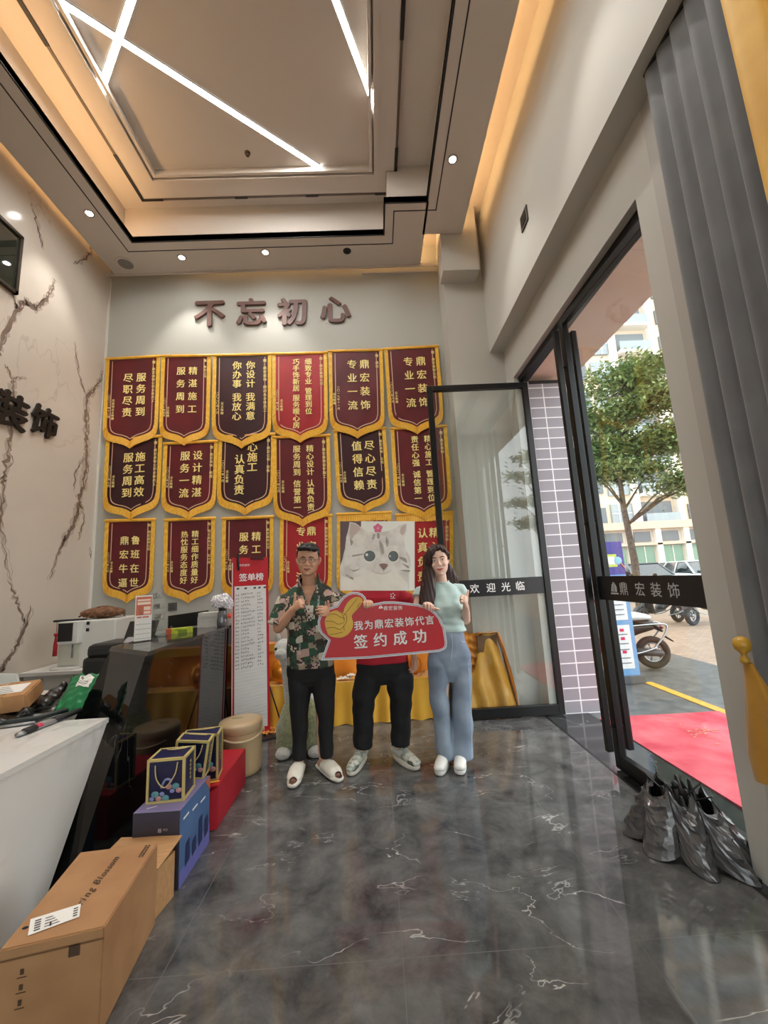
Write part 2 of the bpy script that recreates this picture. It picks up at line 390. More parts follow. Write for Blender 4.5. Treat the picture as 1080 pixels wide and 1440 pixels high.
# tall window behind the curtains: frame and pane
wn = BM()
for a_, c_ in (((XW+.02, .2, .12), (1.78, .26, 3.4)), ((XW+.02, 1.39, .12), (1.78, 1.45, 3.4)), ((XW+.02, .2, .12), (1.78, 1.45, .18)), ((XW+.02, .2, 3.34), (1.78, 1.45, 3.4)), ((XW+.02, .8, .12), (1.78, .85, 3.4))): box(wn, a_, c_)
wf = struct('window_2', wn, black_metal)
b = BM(); box(b, (1.70, .26, .18), (1.71, 1.39, 3.34)); obj('window_pane', b, glass_m, wf)

# ---- ceiling
b = BM(); box(b, (XL-0.2, YF-0.2, Z1+0.06), (2.0, YB+0.2, 6.5)); struct('ceiling', b, ceil_paint)
b = BM()
box(b, (-3.16, YF, Z0), (-2.65, 4.665, Z0+0.07))
box(b, (-2.65, 4.18, Z0), (0.275, 4.665, Z0+0.07))
box(b, (0.275, 3.77, Z0), (0.765, 4.665, Z0+0.07))
box(b, (0.74, YF, Z0), (1.215, 4.2, Z0+0.07)); 
box(b, (-2.65, YF, Z0), (0.74, -0.6, Z0+0.07))
struct('trim_5', b, ceil_paint, label='lowered ceiling border')
b = BM()   # risers of the recess and the raised cove over the outer gap
box(b, (-2.86, -0.7, Z0+0.07), (-2.82, 4.32, 6.0)); box(b, (-2.82, 4.28, Z0+0.07), (0.33, 4.32, 6.0)); box(b, (0.33, 3.85, Z0+0.07), (0.37, 4.32, 6.0))
box(b, (0.37, 3.85, Z0+0.07), (0.86, 3.89, 6.0)); box(b, (0.82, -0.7, Z0+0.07), (0.86, 3.89, 6.0)); box(b, (-2.86, -0.74, Z0+0.07), (0.86, -0.7, 6.0))
struct('trim_6', b, ceil_paint, label='upright sides of the ceiling recess')
b = BM()
box(b, (-2.9, -0.7, 5.78), (XL, YB, 5.80)); box(b, (-2.9, 4.3, 5.78), (1.0, YB, 5.80)); box(b, (0.88, -0.7, 5.785), (XH, YB, 5.805)); box(b, (0.38, 3.9, 5.79), (1.0, 4.4, 5.81)); box(b, (-2.9, YF, 5.78), (XH, -0.74, 5.80))
struct('trim_7', b, ceil_paint, label='top of the light cove')
b = BM()   # black lip around the recess
h = 0.07
for a_, c_ in (((-2.665, -0.6, Z0-.004), (-2.65, 4.195, Z0+h)), ((-2.665, 4.18, Z0-.004), (0.29, 4.195, Z0+h)), ((0.275, 3.77, Z0-.004), (0.29, 4.195, Z0+h)), ((0.275, 3.77, Z0-.004), (0.755, 3.785, Z0+h)), ((0.74, -0.6, Z0-.004), (0.755, 3.785, Z0+h))): box(b, a_, c_)
struct('trim_8', b, black_trim, label='black edge of the ceiling recess')
b = BM()   # thin groove line on the border
g = Z0-0.002
for a_, c_ in (((-2.785, YF, g), (-2.773, 4.325, Z0+.01)), ((-2.785, 4.313, g), (0.395, 4.325, Z0+.01)), ((0.383, 3.883, g), (0.395, 4.325, Z0+.01)), ((0.383, 3.873, g), (0.862, 3.885, Z0+.01)), ((0.85, YF, g), (0.862, 3.885, Z0+.01))): box(b, a_, c_)
struct('trim_9', b, black_trim, label='thin black line in the ceiling border')
def frame_rect(b, x0, x1, y0, y1, z, wd, hh):
    box(b, (x0, y0, z-hh), (x0+wd, y1, z)); box(b, (x1-wd, y0, z-hh), (x1, y1, z)); box(b, (x0+wd, y1-wd, z-hh), (x1-wd, y1, z)); box(b, (x0+wd, y0, z-hh), (x1-wd, y0+wd, z))
b = BM(); frame_rect(b, -2.50, 0.42, -0.45, 4.10, Z1+.06, 0.20, 0.06); frame_rect(b, -2.32, 0.24, -0.27, 3.92, Z1+.06, 0.05, 0.085); frame_rect(b, -2.25, 0.17, -0.2, 3.85, Z1+.06, 0.03, 0.07)
struct('trim_10', b, ceil_paint, label='moulded frame of the ceiling panel')
b = BM()
box(b, (-2.525, -0.45, Z1-.005), (-2.50, 4.125, Z1+.06), mi=1); box(b, (-2.525, 4.10, Z1-.005), (0.445, 4.125, Z1+.06), mi=1); box(b, (0.42, -0.45, Z1-.005), (0.445, 4.125, Z1+.06), mi=1)
for x in (-2.52, -1.45, -0.62, 0.20): box(b, (x, 4.101, Z1-.008), (x+(0.24 if x < -2 or x > 0 else 0.15), 4.13, Z1+.02), mi=0)
for y in (3.6, 2.2): box(b, (-2.53, y, Z1-.008), (-2.495, y+0.53, Z1+.02), mi=0); box(b, (.415, y, Z1-.008), (.45, y+0.53, Z1+.02), mi=0)
struct('trim_11', b, [black_trim, mat('bronze_ceiling_trim', (96, 84, 74), 0.5)], label='dashed black line round the ceiling panel')
b = BM(); box(b, (XL, 4.66, Z0-0.03), (1.0, 4.672, Z0+.02)); box(b, (0.0, YB-.02, Z0-.05), (1.0, YB, Z0-.035)); struct('trim_12', b, ceil_paint, label='lip along the back wall')

# ---- lamps
led = emis('white_led', LED_COL, LED_E); cove_led = emis('warm_led', COVE_COL, COVE_E)
def led_strip(name, a, c, label, wd=0.05):
    a, c = V((a[0], a[1], 0)), V((c[0], c[1], 0)); d = (c-a).normalized(); n = V((-d.y, d.x, 0))*wd/2
    t = thing(name, label, 'light strip', ((a.x+c.x)/2, (a.y+c.y)/2, Z1+.06), 'white light strips in the ceiling panel')
    zz = Z1+.045
    b = BM(); prism(b, [a+n+Z*zz, c+n+Z*zz, c-n+Z*zz, a-n+Z*zz], Z*0.014); obj('diffuser', b, led, t)
    b = BM(); k = 1.25
    for s in (1, -1): prism(b, [a+n*s+Z*zz, c+n*s+Z*zz, c+n*s*k+Z*zz, a+n*s*k+Z*zz], Z*0.014)
    obj('housing', b, mat('white_aluminium', (215, 213, 210), 0.4), t)
led_strip('led_strip', (-2.24, 2.50), (-0.42, 3.83), 'long white light strip crossing the ceiling panel diagonally')
led_strip('led_strip', (-0.95, 1.80), (-2.27, 3.04), 'white light strip crossing the long diagonal one near the left edge')
led_strip('led_strip', (-0.55, 1.45), (0.20, 3.24), 'white light strip alone on the right side of the ceiling panel')
def cove(name, pts, label, hw=.012):
    b = BM()
    for p, q in zip(pts, pts[1:]): box(b, (min(p[0], q[0])-hw, min(p[1], q[1])-hw, p[2]), (max(p[0], q[0])+hw, max(p[1], q[1])+hw, p[2]+.014*hw/.012))
    tag(obj(name, b, cove_led), label, 'light strip')
cove('cove_light', [(1.10, -2.2, Z0+.075), (1.10, 4.12, Z0+.075), (.70, 4.12, Z0+.075), (.70, 4.58, Z0+.075), (-2.2, 4.58, Z0+.075)], 'warm light strip hidden in the cove over the right and back walls')
cove('cove_light', [(-3.09, -2.2, Z0+.075), (-3.09, 4.35, Z0+.075)], 'warm light strip hidden in the cove above the cream marble wall', .004)
cove('cove_light', [(-2.76, -0.5, Z0+.075), (-2.76, 4.1, Z0+.075)], 'warm light strip glowing inside the left edge of the ceiling recess')
ring_m = mat('chrome_ring', (190, 188, 184), 0.25, 0.9)
def downlight(x, y, label, lit=True):
    t = thing('downlight', label, 'ceiling light', (x, y, Z0), 'downlights in the ceiling border')
    b = BM(); lathe(b, (x, y, Z0), [(.034, 0), (.034, -.006), (.047, -.006), (.050, 0.0)], 24); obj('trim_ring', b, ring_m if lit else black_trim, t)
    b = BM(); lathe(b, (x, y, Z0), [(.034, -.002), (.0335, -.004)], 24); obj('lens', b, emis('downlight_glow', (1, .97, .92), 30) if lit else mat('dark_lens', (10, 9, 9), 0.2), t)
    if lit:
        l = bpy.data.lights.new('downlight_beam', 'SPOT'); l.energy = SPOT_W; l.spot_size = math.radians(75); l.spot_blend = 0.6; l.shadow_soft_size = 0.035; l.color = (1, .95, .88)
        o = bpy.data.objects.new('downlight_beam', l); o.location = (x, y, Z0-.02); COL.objects.link(o)
downlight(-2.88, 3.80, 'lit downlight above the cream marble wall, nearest the dark glass panel')
downlight(-2.20, 4.43, 'lit downlight over the back wall, the left one of the lit pair there')
downlight(-1.17, 4.39, 'lit downlight over the back wall, the right one of the lit pair there')
downlight(-0.17, 4.41, 'dark unlit downlight in the ceiling border over the back wall', False)
downlight(0.94, 3.33, 'lit downlight in the ceiling border near the right wall')
downlight(0.98, 1.9, 'lit downlight in the right border cut by the top of the photo')
downlight(-2.9, 1.0, 'unseen lit downlight added to the left border behind the viewer'); downlight(0.98, 0.2, 'unseen lit downlight added to the right border behind the viewer')  # two unseen downlights repeated out of view, added to light the room
t = thing('ceiling_speaker', 'round grey speaker grille in the left corner of the ceiling border', 'speaker', (-2.92, 4.5, Z0))
b = BM(); lathe(b, (-2.92, 4.5, Z0), [(.085, 0), (.085, -.008), (.105, -.008), (.11, 0)], 32); obj('rim', b, ceil_paint, t)
b = BM(); lathe(b, (-2.92, 4.5, Z0), [(.085, -.003), (.084, -.006)], 32); obj('grille', b, mat('speaker_grille', (150, 146, 140), 0.7, c2=(118, 114, 108), ns=200), t)
p = atz(348, 215, Z1+.06)
t = thing('sprinkler', 'small brown sprinkler head on the ceiling panel', 'sprinkler', p)
b = BM(); lathe(b, p, [(.03, 0), (.03, -.008), (.012, -.01), (.012, -.03), (.02, -.034), (.004, -.036)], 16); obj('head', b, mat('brass_brown', (92, 70, 52), 0.5, 0.6), t)

# ---- doors: two glazed leaves in black frames with full-height pulls
def leaf(name, T, W, H, side):
    """Leaf in local x (width) z (height), thickness along y; T maps to the room."""
    fr = BM(); s = 0.062; th = 0.026
    box(fr, (0, -th, 0.012), (s, th, H), bevel=.004); box(fr, (W-s, -th, 0.012), (W, th, H), bevel=.004)
    box(fr, (s, -th, H-s), (W-s, th, H), bevel=.004); box(fr, (s, -th, 0.012), (W-s, th, 0.105), bevel=.004)
    for v in fr.verts: v.co = T @ v.co
    d = struct(name, fr, black_metal)
    g = BM(); box(g, (s-.01, -.005, .1), (W-s+.01, .005, H-s+.01))
    for v in g.verts: v.co = T @ v.co
    obj('door_pane', g, glass_m, d)
    bd = BM(); box(bd, (s, -.008, 1.175), (W-s, -.0055, 1.345))
    box(bd, (s, .0055, 1.175), (W-s, .008, 1.345))
    for v in bd.verts: v.co = T @ v.co
    obj('door_band', bd, mat('black_film', (20, 19, 20), 0.4), d)
    return d
def pull(d, T, x, z0, z1, ys=(-.075, .075)):
    for y in ys:
        b = BM(); box(b, (x-.019, y-.022, z0), (x+.019, y+.022, z1), bevel=.003)
        for z in (z0+.16, (z0+z1)/2, z1-.32): rod(b, (x, 0, z), (x, y, z), .010)
        for v in b.verts: v.co = T @ v.co
        obj('door_handle', b, black_metal, d)
# open leaf, parallel to the back wall
T1 = Matrix.Translation((0.655, 4.19, 0))
d1 = leaf('door_1', T1, 1.125, 3.48, 1)
b = BM()
for i, ch in enumerate('欢迎光临'):
    q = at((667, 690, 711, 731)[i], (828, 826.5, 825.5, 824)[i], 4.18); put(b, ch, (q.x, 4.181, q.z), X, Z, 0.098, .012)
obj('door_lettering', b, mat('white_letter', (238, 238, 236), 0.5), d1)
b = BM(); tube(b, [(1.72, 4.19, 3.48), (1.76, 4.19, 3.53), (1.80, 4.17, 3.56)], .012); obj('door_closer', b, black_metal, d1)
# right leaf, almost shut
Pf, Ph = V((1.655, 3.08, 0)), V((1.715, 1.975, 0)); ang = math.atan2((Ph-Pf).y, (Ph-Pf).x)
T2 = Matrix.Translation(Pf) @ Matrix.Rotation(ang, 4, 'Z')
d2 = leaf('door_2', T2, 1.10, 3.47, -1)
pull(d2, T2, 0.03, 0.13, 3.36)
T2r = T2.to_3x3(); b = BM(); inn = T2r @ V((0, -1, 0)); exv = T2r @ X
if inn.x > 0: inn = -inn
for i, ch in enumerate('鼎宏装饰'):
    put(b, ch, Pf + exv*(0.335+0.138*i+(.0 if i < 1 else .02)) + inn*.0105 + Z*1.26, exv, Z, 0.092, .008)
o_ = Pf + exv*0.235 + inn*.0105 + Z*1.26            # the house emblem before the name
for pts in (((-.042,-.04), (.042,-.04), (.042,-.03), (-.042,-.03)), ((-.036,-.02), (-.02,.03), (-.012,.03), (-.018,-.024)), ((-.012,-.024), (-.01,.04), (.0,.046), (.0,-.024)), ((.006,-.024), (.006,.044), (.03,.012), (.03,-.024))):
    poly(b, [o_+exv*x+Z*z for x, z in pts])
obj('door_lettering', b, mat('silver_letter', (190, 192, 194), 0.4), d2)
# recessed black head of the door frame
b = BM(); box(b, (1.70, 2.04, 3.50), (1.80, 4.205, 3.56)); struct('trim_13', b, black_metal, label='black head of the door frame')
b = BM(); box(b, (1.598, 2.0, -0.002), (1.80, 2.95, .008)); struct('trim_14', b, black_metal, label='black floor track under the shut leaf')
# dark glass panel high on the left wall
ps = [atx(-60, 240, XL+.02), atx(30, 333, XL+.02), atx(24, 416, XL+.02)]
y1 = (ps[1].y+ps[2].y)/2; z1_, z0_ = ps[1].z, ps[2].z
b = BM(); 
box(b, (XL, y1-.03, z0_), (XL+.04, y1, z1_)); box(b, (XL, y1-1.6, z1_-.03), (XL+.04, y1, z1_)); box(b, (XL, y1-1.6, z0_), (XL+.04, y1, z0_+.03)); box(b, (XL, y1-1.63, z0_), (XL+.04, y1-1.6, z1_))
wf = struct('window_1', b, mat('dark_bronze', (70, 62, 50), 0.35, 0.5))
b = BM(); box(b, (XL+.005, y1-1.6, z0_+.03), (XL+.02, y1-.03, z1_-.03)); obj('window_pane', b, mat('dark_green_glass', (44, 48, 40), 0.03, 0, 0.8), wf)
# ================================================================== BANNERS AND WALL LETTERS
gold_fringe = mat('gold_fringe', (252, 204, 62), 0.55, c2=(226, 166, 38), ns=60, stretch=(3, 1, .4), sheen=0.3)
gold_text = mat('gold_print', (255, 234, 152), 0.4)
pink_line = mat('pale_braid', (226, 186, 160), 0.5)
VEL = {'m': mat('maroon_velvet', (104, 7, 18), 0.5, c2=(84, 5, 14), ns=3, sheen=0.05), 'd': mat('dark_wine_velvet', (60, 4, 14), 0.5, c2=(46, 3, 11), ns=3, sheen=0.05),
       'r': mat('bright_red_velvet', (176, 12, 24), 0.5, c2=(158, 9, 20), ns=3, sheen=0.05), 'p': mat('plum_edge_velvet', (62, 8, 22), 0.45)}
def outline(w, zt, zb, n=10):
    """Right half of a pennant outline from the top corner to the bottom tip."""
    P = [(w/2, zt), (w*.495, zb+.55*w), (w*.475, zb+.30*w), (w*.43, zb+.205*w), (w*.33, zb+.145*w), (w*.18, zb+.10*w), (w*.07, zb+.05*w), (0, zb)]
    return [(p.x, p.y) for p in bez([(x, z, 0) for x, z in P], n)]
PENNANTS = 'award pennants on the back wall'
def banner(L, R, tl, tr, tip, row, tone, cols, small_r, small_l, label, start=.30, pitch=.26, size=.185, cx=(.68, .43), drop=0.0, top_fringe=False, tone2=None):
    yb = YB-.012-.013*(3-row)
    a, c, t_ = at(L, tl, yb), at(R, tr, yb), at(tip[0], tip[1], yb)
    w_ = (c.x-a.x); xc = (a.x+c.x)/2; zt = (a.z+c.z)/2; zb = t_.z; sl = (c.z-a.z)/w_; dx = (t_.x-xc)/max(.01, (zt-zb))
    def P(x, z, dy=0.0): return V((xc+x+dx*(zt-z), yb-dy, z+sl*x))
    root = thing('award_pennant', label, 'pennant', P(0, zt), PENNANTS)
    wave = lambda x, z: .003*math.sin(9*x+3*z+L)+.002*math.sin(23*x-11*z)
    ip = outline(w_-.085, zt-.03, zb+.085)
    b = BM()
    R_ = []
    for x, z in ip: R_.append([P(x*k/6, z, .006+wave(x*k/6, z)) for k in range(-6, 7)])
    rings(b, R_, cap=False, close=False); 
    bb = BM(); rings(bb, [[P(-x, z, 0), P(x, z, 0)] for x, z in ip], cap=False, close=False); append(b, bb)
    obj('cloth', b, VEL[tone], root)
    # fringe: fine strands round the sides and the bottom
    b = BM(); o1 = outline(w_, zt, zb, 16); o0 = outline(w_-.09, zt, zb+.09, 16)
    for s in (1, -1):
        prev = None
        for i, ((x1, z1), (x0, z0)) in enumerate(zip(o1, o0)):
            k = .004 if i % 2 else 0.0; j = random.uniform(-.004, .002)
            q0 = P(s*x0, z0, .010+k); q1 = P(s*(x1+j*.4), z1+j, .012+k)
            qb = P(s*x0, z0, .001); q2 = P(s*(x1+j*.4), z1+j, .001)
            cur = [b.verts.new(q) for q in (q0, q1, q2, qb)]
            if prev:
                for m_ in range(3): b.faces.new((prev[m_], prev[m_+1], cur[m_+1], cur[m_]))
            prev = cur
    obj('fringe', b, gold_fringe, root)
    b = BM(); tube(b, [P(-w_/2, zt-.014, .011), P(w_/2, zt-.014, .011)], (.019, .011), seg=10, ref=Z)
    for s in (-1, 1): blob(b, P(s*w_*.5, zt-.014, .011), .013, seg=8)
    if top_fringe:
        prev = None
        for i in range(61):
            x = -w_/2+w_*i/60; k = .004 if i % 2 else 0
            cur = [b.verts.new(P(x, zt-.02, .014+k)), b.verts.new(P(x, zt-.105+random.uniform(-.004, .004), .016+k))]
            if prev: b.faces.new((prev[0], prev[1], cur[1], cur[0]))
            prev = cur
    obj('top_sleeve', b, mat('gold_satin', (248, 190, 62), 0.4, c2=(232, 168, 48), ns=12), root)
    b = BM()
    lp = outline(w_-.155, zt-.05, zb+.115); lq = outline(w_-.172, zt-.05, zb+.126)
    for s in (1, -1):
        for (p0, p1, q1, q0) in zip(lp, lp[1:], lq[1:], lq): poly(b, [P(s*p0[0], p0[1], .0105), P(s*p1[0], p1[1], .0105), P(s*q1[0], q1[1], .0105), P(s*q0[0], q0[1], .0105)])
    obj('border_line', b, pink_line, root)
    ex, ey = V((1, 0, sl)), V((-dx, 0, 1)).normalized()
    b = BM()
    for k, col in enumerate(cols):
        z = zt-start*w_-(drop*w_ if k == 0 and drop < 0 else 0) + (drop*w_ if k == 1 else 0)
        for ch in col:
            if ch == ' ': z -= pitch*w_*.45; continue
            put(b, ch, P((cx[k]-.5)*w_, z, .0125), ex, ey, size*w_, .022); z -= pitch*w_
    if b.verts: obj('lettering', b, gold_text, root)
    else: b.free()
    b = BM(); 
    for k, (txt, x, z, s_) in enumerate([(small_r, .885, .14, .062)]+[(q, .17-.075*i, (zt-zb)/w_-.62-.05*i-(.045*len(q)), .052) for i, q in enumerate(small_l)]):
        zz = zt-max(z, .12)*w_
        for ch in txt:
            if ch != ' ': put(b, ch, P((x-.5)*w_, zz, .0125), ex, ey, s_*w_, .012)
            zz -= s_*1.12*w_
    if b.verts: obj('small_lettering', b, gold_text, root)
    else: b.free()
D1, D2, D3 = '二〇二一年十二月', '二〇二一年七月', '二〇二〇年八月'
SR = '赠：鼎宏装饰'
banner(150, 226, 504, 500, (183, 631), 1, 'm', ['服务周到', '尽职尽责'], '赠：鼎宏装饰公司全体员工', ['凤凰城业主敬赠', D1], 'maroon gold-fringed pennant, leftmost of the top row', start=.43, pitch=.225, cx=(.66, .42))
banner(228, 297, 500, 499, (259, 627), 1, 'm', ['精湛施工', '服务周到'], '赠：鼎宏公司', ['业主敬赠', '二〇二一年四月'], 'maroon pennant second from the left in the top row', start=.36, pitch=.275, cx=(.64, .40))
banner(300, 382, 499, 497, (340, 631), 1, 'd', ['你设计 我满意', '你办事 我放心'], '赠：鼎宏装饰 顾问及全体员工', ['业主敬赠', '二〇二〇年八月'], 'very dark wine pennant with two columns of six characters, third in the top row', start=.22, pitch=.168, size=.16, cx=(.64, .41))
banner(383, 460, 497, 495, (422.5, 623), 1, 'r', ['细致专业 管理到位', '巧手饰新居 服务暖心房'], '赠：鼎宏装饰公司', ['业主敬赠', '二〇二一年八月'], 'bright red pennant with small writing, fourth in the top row', start=.19, pitch=.128, size=.13, cx=(.65, .43))
banner(462, 538, 493, 491, (503, 617), 1, 'm', ['鼎宏装饰', '专业一流'], '赠：鼎宏', ['二〇一九年十一月', '业主敬赠'], 'maroon pennant with four-character columns, fifth in the top row beside the tall glass door leaf', start=.30, pitch=.265, cx=(.65, .42))
banner(540, 616, 490, 486, (587, 611), 1, 'm', ['鼎宏装饰', '专业一流'], '赠：鼎宏装饰公司', ['业主敬赠', '二〇二〇年六月'], 'maroon pennant at the right end of the top row, half behind the door leaf', start=.30, pitch=.265, cx=(.65, .42))
banner(150, 229, 618, 612, (184, 731), 2, 'd', ['施工高效', '服务周到'], '赠：鼎宏装饰公司全体员工', ['业主敬赠', '二〇二〇年七月'], 'dark wine pennant, leftmost of the middle row', start=.38, pitch=.215, cx=(.62, .41))
banner(231, 307, 623, 619, (265, 731), 2, 'm', ['设计精湛', '服务一流'], '赠：鼎宏装饰 敬赠', ['业主敬赠', '二〇二〇年六月'], 'maroon pennant second from the left in the middle row', start=.28, pitch=.235, cx=(.63, .40))
banner(308, 387, 613, 609, (345, 725), 2, 'd', ['精心施工', '认真负责'], '赠：鼎宏公司 装饰', ['业主敬赠', '二〇二一年一月'], 'dark wine pennant whose left column sits lower than its right, third in the middle row', start=.26, pitch=.185, cx=(.60, .38), drop=-.2)
banner(384, 464, 614, 611, (426, 741), 2, 'm', ['精心设计 认真负责', '服务周到 信誉第一'], '赠：鼎宏装饰设计施工', ['业主敬赠', D2], 'maroon pennant above the man in the patterned shirt, fourth in the middle row', start=.25, pitch=.14, size=.135, cx=(.64, .41))
banner(469, 542, 605, 601, (513, 722), 2, 'd', ['尽心尽责', '值得信赖'], '赠：鼎宏装饰 公司', ['业主敬赠', D2], 'dark wine pennant right above the cat picture, fifth in the middle row', start=.35, pitch=.255, size=.2, cx=(.66, .42))
banner(549, 628, 602, 598, (597, 731), 2, 'm', ['精心施工 管理到位', '责任心强 诚信第一'], '赠：鼎宏装饰', ['业主敬赠', D2], 'maroon pennant at the right end of the middle row, crossed by the door frame', start=.24, pitch=.142, size=.135, cx=(.64, .41))
banner(149, 219, 731, 729, (179, 848), 3, 'm', ['鲁班在世', '鼎宏牛逼'], '赠：鼎宏装饰公司', ['业主敬赠', '二〇二〇年八月'], 'maroon pennant, leftmost of the bottom row', start=.44, pitch=.28, cx=(.62, .40))
banner(232, 303, 730, 727, (265, 848), 3, 'm', ['精工细作质量好', '热忱服务态度好'], '赠：鼎宏装饰公司 设计师', ['业主敬赠', '二〇二一年八月'], 'maroon pennant with two columns of seven characters, second in the bottom row', start=.33, pitch=.15, size=.145, cx=(.61, .40))
banner(313, 385, 728, 725, (348, 846), 3, 'm', ['精工细作', '服务周到'], '赠：鼎宏装饰公司', ['业主敬赠', D2], 'maroon pennant partly hidden by the tall sign-up list board', start=.40, pitch=.25, cx=(.66, .42))
banner(394, 467, 727, 723, (430, 850), 3, 'r', ['鼎宏装饰', '专业一流'], '赠：鼎宏装饰有限公司', ['业主敬赠', '二〇二〇年'], 'bright red pennant behind the head of the man in the patterned shirt', start=.31, pitch=.285, cx=(.6, .4))
banner(474, 550, 722, 719, (512, 845), 3, 'r', [], '', [], 'red pennant with a fringed top edge, hidden behind the cat picture', top_fringe=True)
banner(557, 637, 723, 719, (597, 850), 3, 'r', ['精心施工', '认真负责'], '赠：鼎宏装饰', ['业主敬赠', D2], 'bright red pennant at the right end of the bottom row behind the woman', start=.36, pitch=.245, cx=(.66, .46), top_fringe=True)

brown_letter = mat('brown_letter', (98, 60, 48), 0.45)
for ch, x, y, s in zip('不忘初心', (293, 352, 410, 470), (440, 439, 438, 435), (.40, .40, .40, .40)):
    q = at(x, y, YB-.03); b = BM(); put(b, ch, q, X, Z, s, .034, depth=Y*.024)
    tag(obj('wall_letter', b, brown_letter), 'brown raised character %s on the back wall above the pennants' % ch, 'letter', 'brown characters above the pennants')
ink_letter = mat('black_letter', (24, 22, 22), 0.4)
for ch, x, y, s in (('装', 14, 576, .36), ('饰', 62, 593, .33)):
    q = atx(x, y, XL+.03); b = BM(); put(b, ch, q, Y, Z, s, .034, shear=.12, depth=X*-.022)
    tag(obj('wall_letter', b, ink_letter), 'black raised brush-style character %s on the cream marble wall' % ch, 'letter', 'black characters on the marble wall')
# small vent plate on the right wall, wall outlet
q = atx(738, 308, XH)
b = BM(); box(b, (XH-.012, q.y-.075, q.z-.075), (XH, q.y+.075, q.z+.075), bevel=.003)
t = tag(obj('wall_sensor', b, mat('dark_brown_plastic', (58, 52, 46), 0.5)), 'small dark square plate high on the right wall', 'wall plate')
b = BM(); box(b, (XH-.016, q.y-.045, q.z-.045), (XH-.012, q.y+.045, q.z+.045)); obj('insert', b, black_metal, t)
q = at(243, 853, YB)
t = thing('wall_outlet', 'grey square power outlet on the back wall below the pennants', 'outlet', q)
b = BM(); box(b, (q.x-.05, YB-.012, q.z-.045), (q.x+.05, YB, q.z+.045), bevel=.004); obj('plate', b, mat('grey_plastic', (86, 84, 80), 0.4), t)
b = BM(); 
for dx_, dz_ in ((-.018, .012), (.006, .012), (-.018, -.018), (.0, -.018), (.018, -.018)): box(b, (q.x+dx_-.004, YB-.0135, q.z+dz_-.008), (q.x+dx_+.004, YB-.012, q.z+dz_+.008))
obj('sockets', b, black_metal, t)

# ================================================================== DESKS
desk = thing('reception_desk', 'tall black polished stone reception desk with a slanted near end', 'desk', (-1.65, 3.4, 0))
def sl(z, x): return V((x, 2.03+.59*z, z))
def sr(z, x): return V((x, 2.05+.875*z, z))
b = BM(); zt = 1.015
R_ = [[sr(0, -1.86), sl(0, -1.45), sl(zt, -1.45), sr(zt, -1.86)], [V((-1.86, 4.25, 0)), V((-1.45, 4.25, 0)), V((-1.45, 4.25, zt)), V((-1.86, 4.25, zt))]]
rings(b, R_)
for f in b.faces: f.smooth = False
obj('body', b, black_stone, desk)
b = BM(); R_ = [[sr(zt, -1.87), sl(zt, -1.44), sl(zt+.025, -1.44), sr(zt+.025, -1.87)], [V((-1.87, 4.26, zt)), V((-1.44, 4.26, zt)), V((-1.44, 4.26, zt+.025)), V((-1.87, 4.26, zt+.025))]]
rings(b, R_); 
for f in b.faces: f.smooth = False
obj('top_slab', b, marble('desk_top_stone', (40, 40, 40), (66, 64, 62), (150, 146, 140), 0.08, 1.4, 1.1, 0.006), desk)
wd = thing('white_desk', 'low white stone desk running towards the viewer at the left edge', 'desk', (-1.9, 1.8, 0))
b = BM(); zt = .70
def sl2(z, x): return V((x, 2.025+.59*z, z))
R_ = [[sl2(0, -2.05), sl2(0, -1.54), sl2(zt, -1.54), sl2(zt, -2.05)], [V((-2.05, .3, 0)), V((-1.54, .3, 0)), V((-1.54, .3, zt)), V((-2.05, .3, zt))]]
rings(b, R_)
for f in b.faces: f.smooth = False
obj('front_panel', b, white_stone, wd)
b = BM(); box(b, (-2.75, .25, .70), (-1.87, 3.2, .725)); box(b, (-1.87, .25, .70), (-1.535, 2.442, .725)); obj('top', b, white_stone, wd)
b = BM(); box(b, (-2.72, 3.1, 0), (-2.66, 3.18, .7)); box(b, (-1.98, 3.1, 0), (-1.9, 3.18, .7)); obj('leg', b, white_stone, wd)

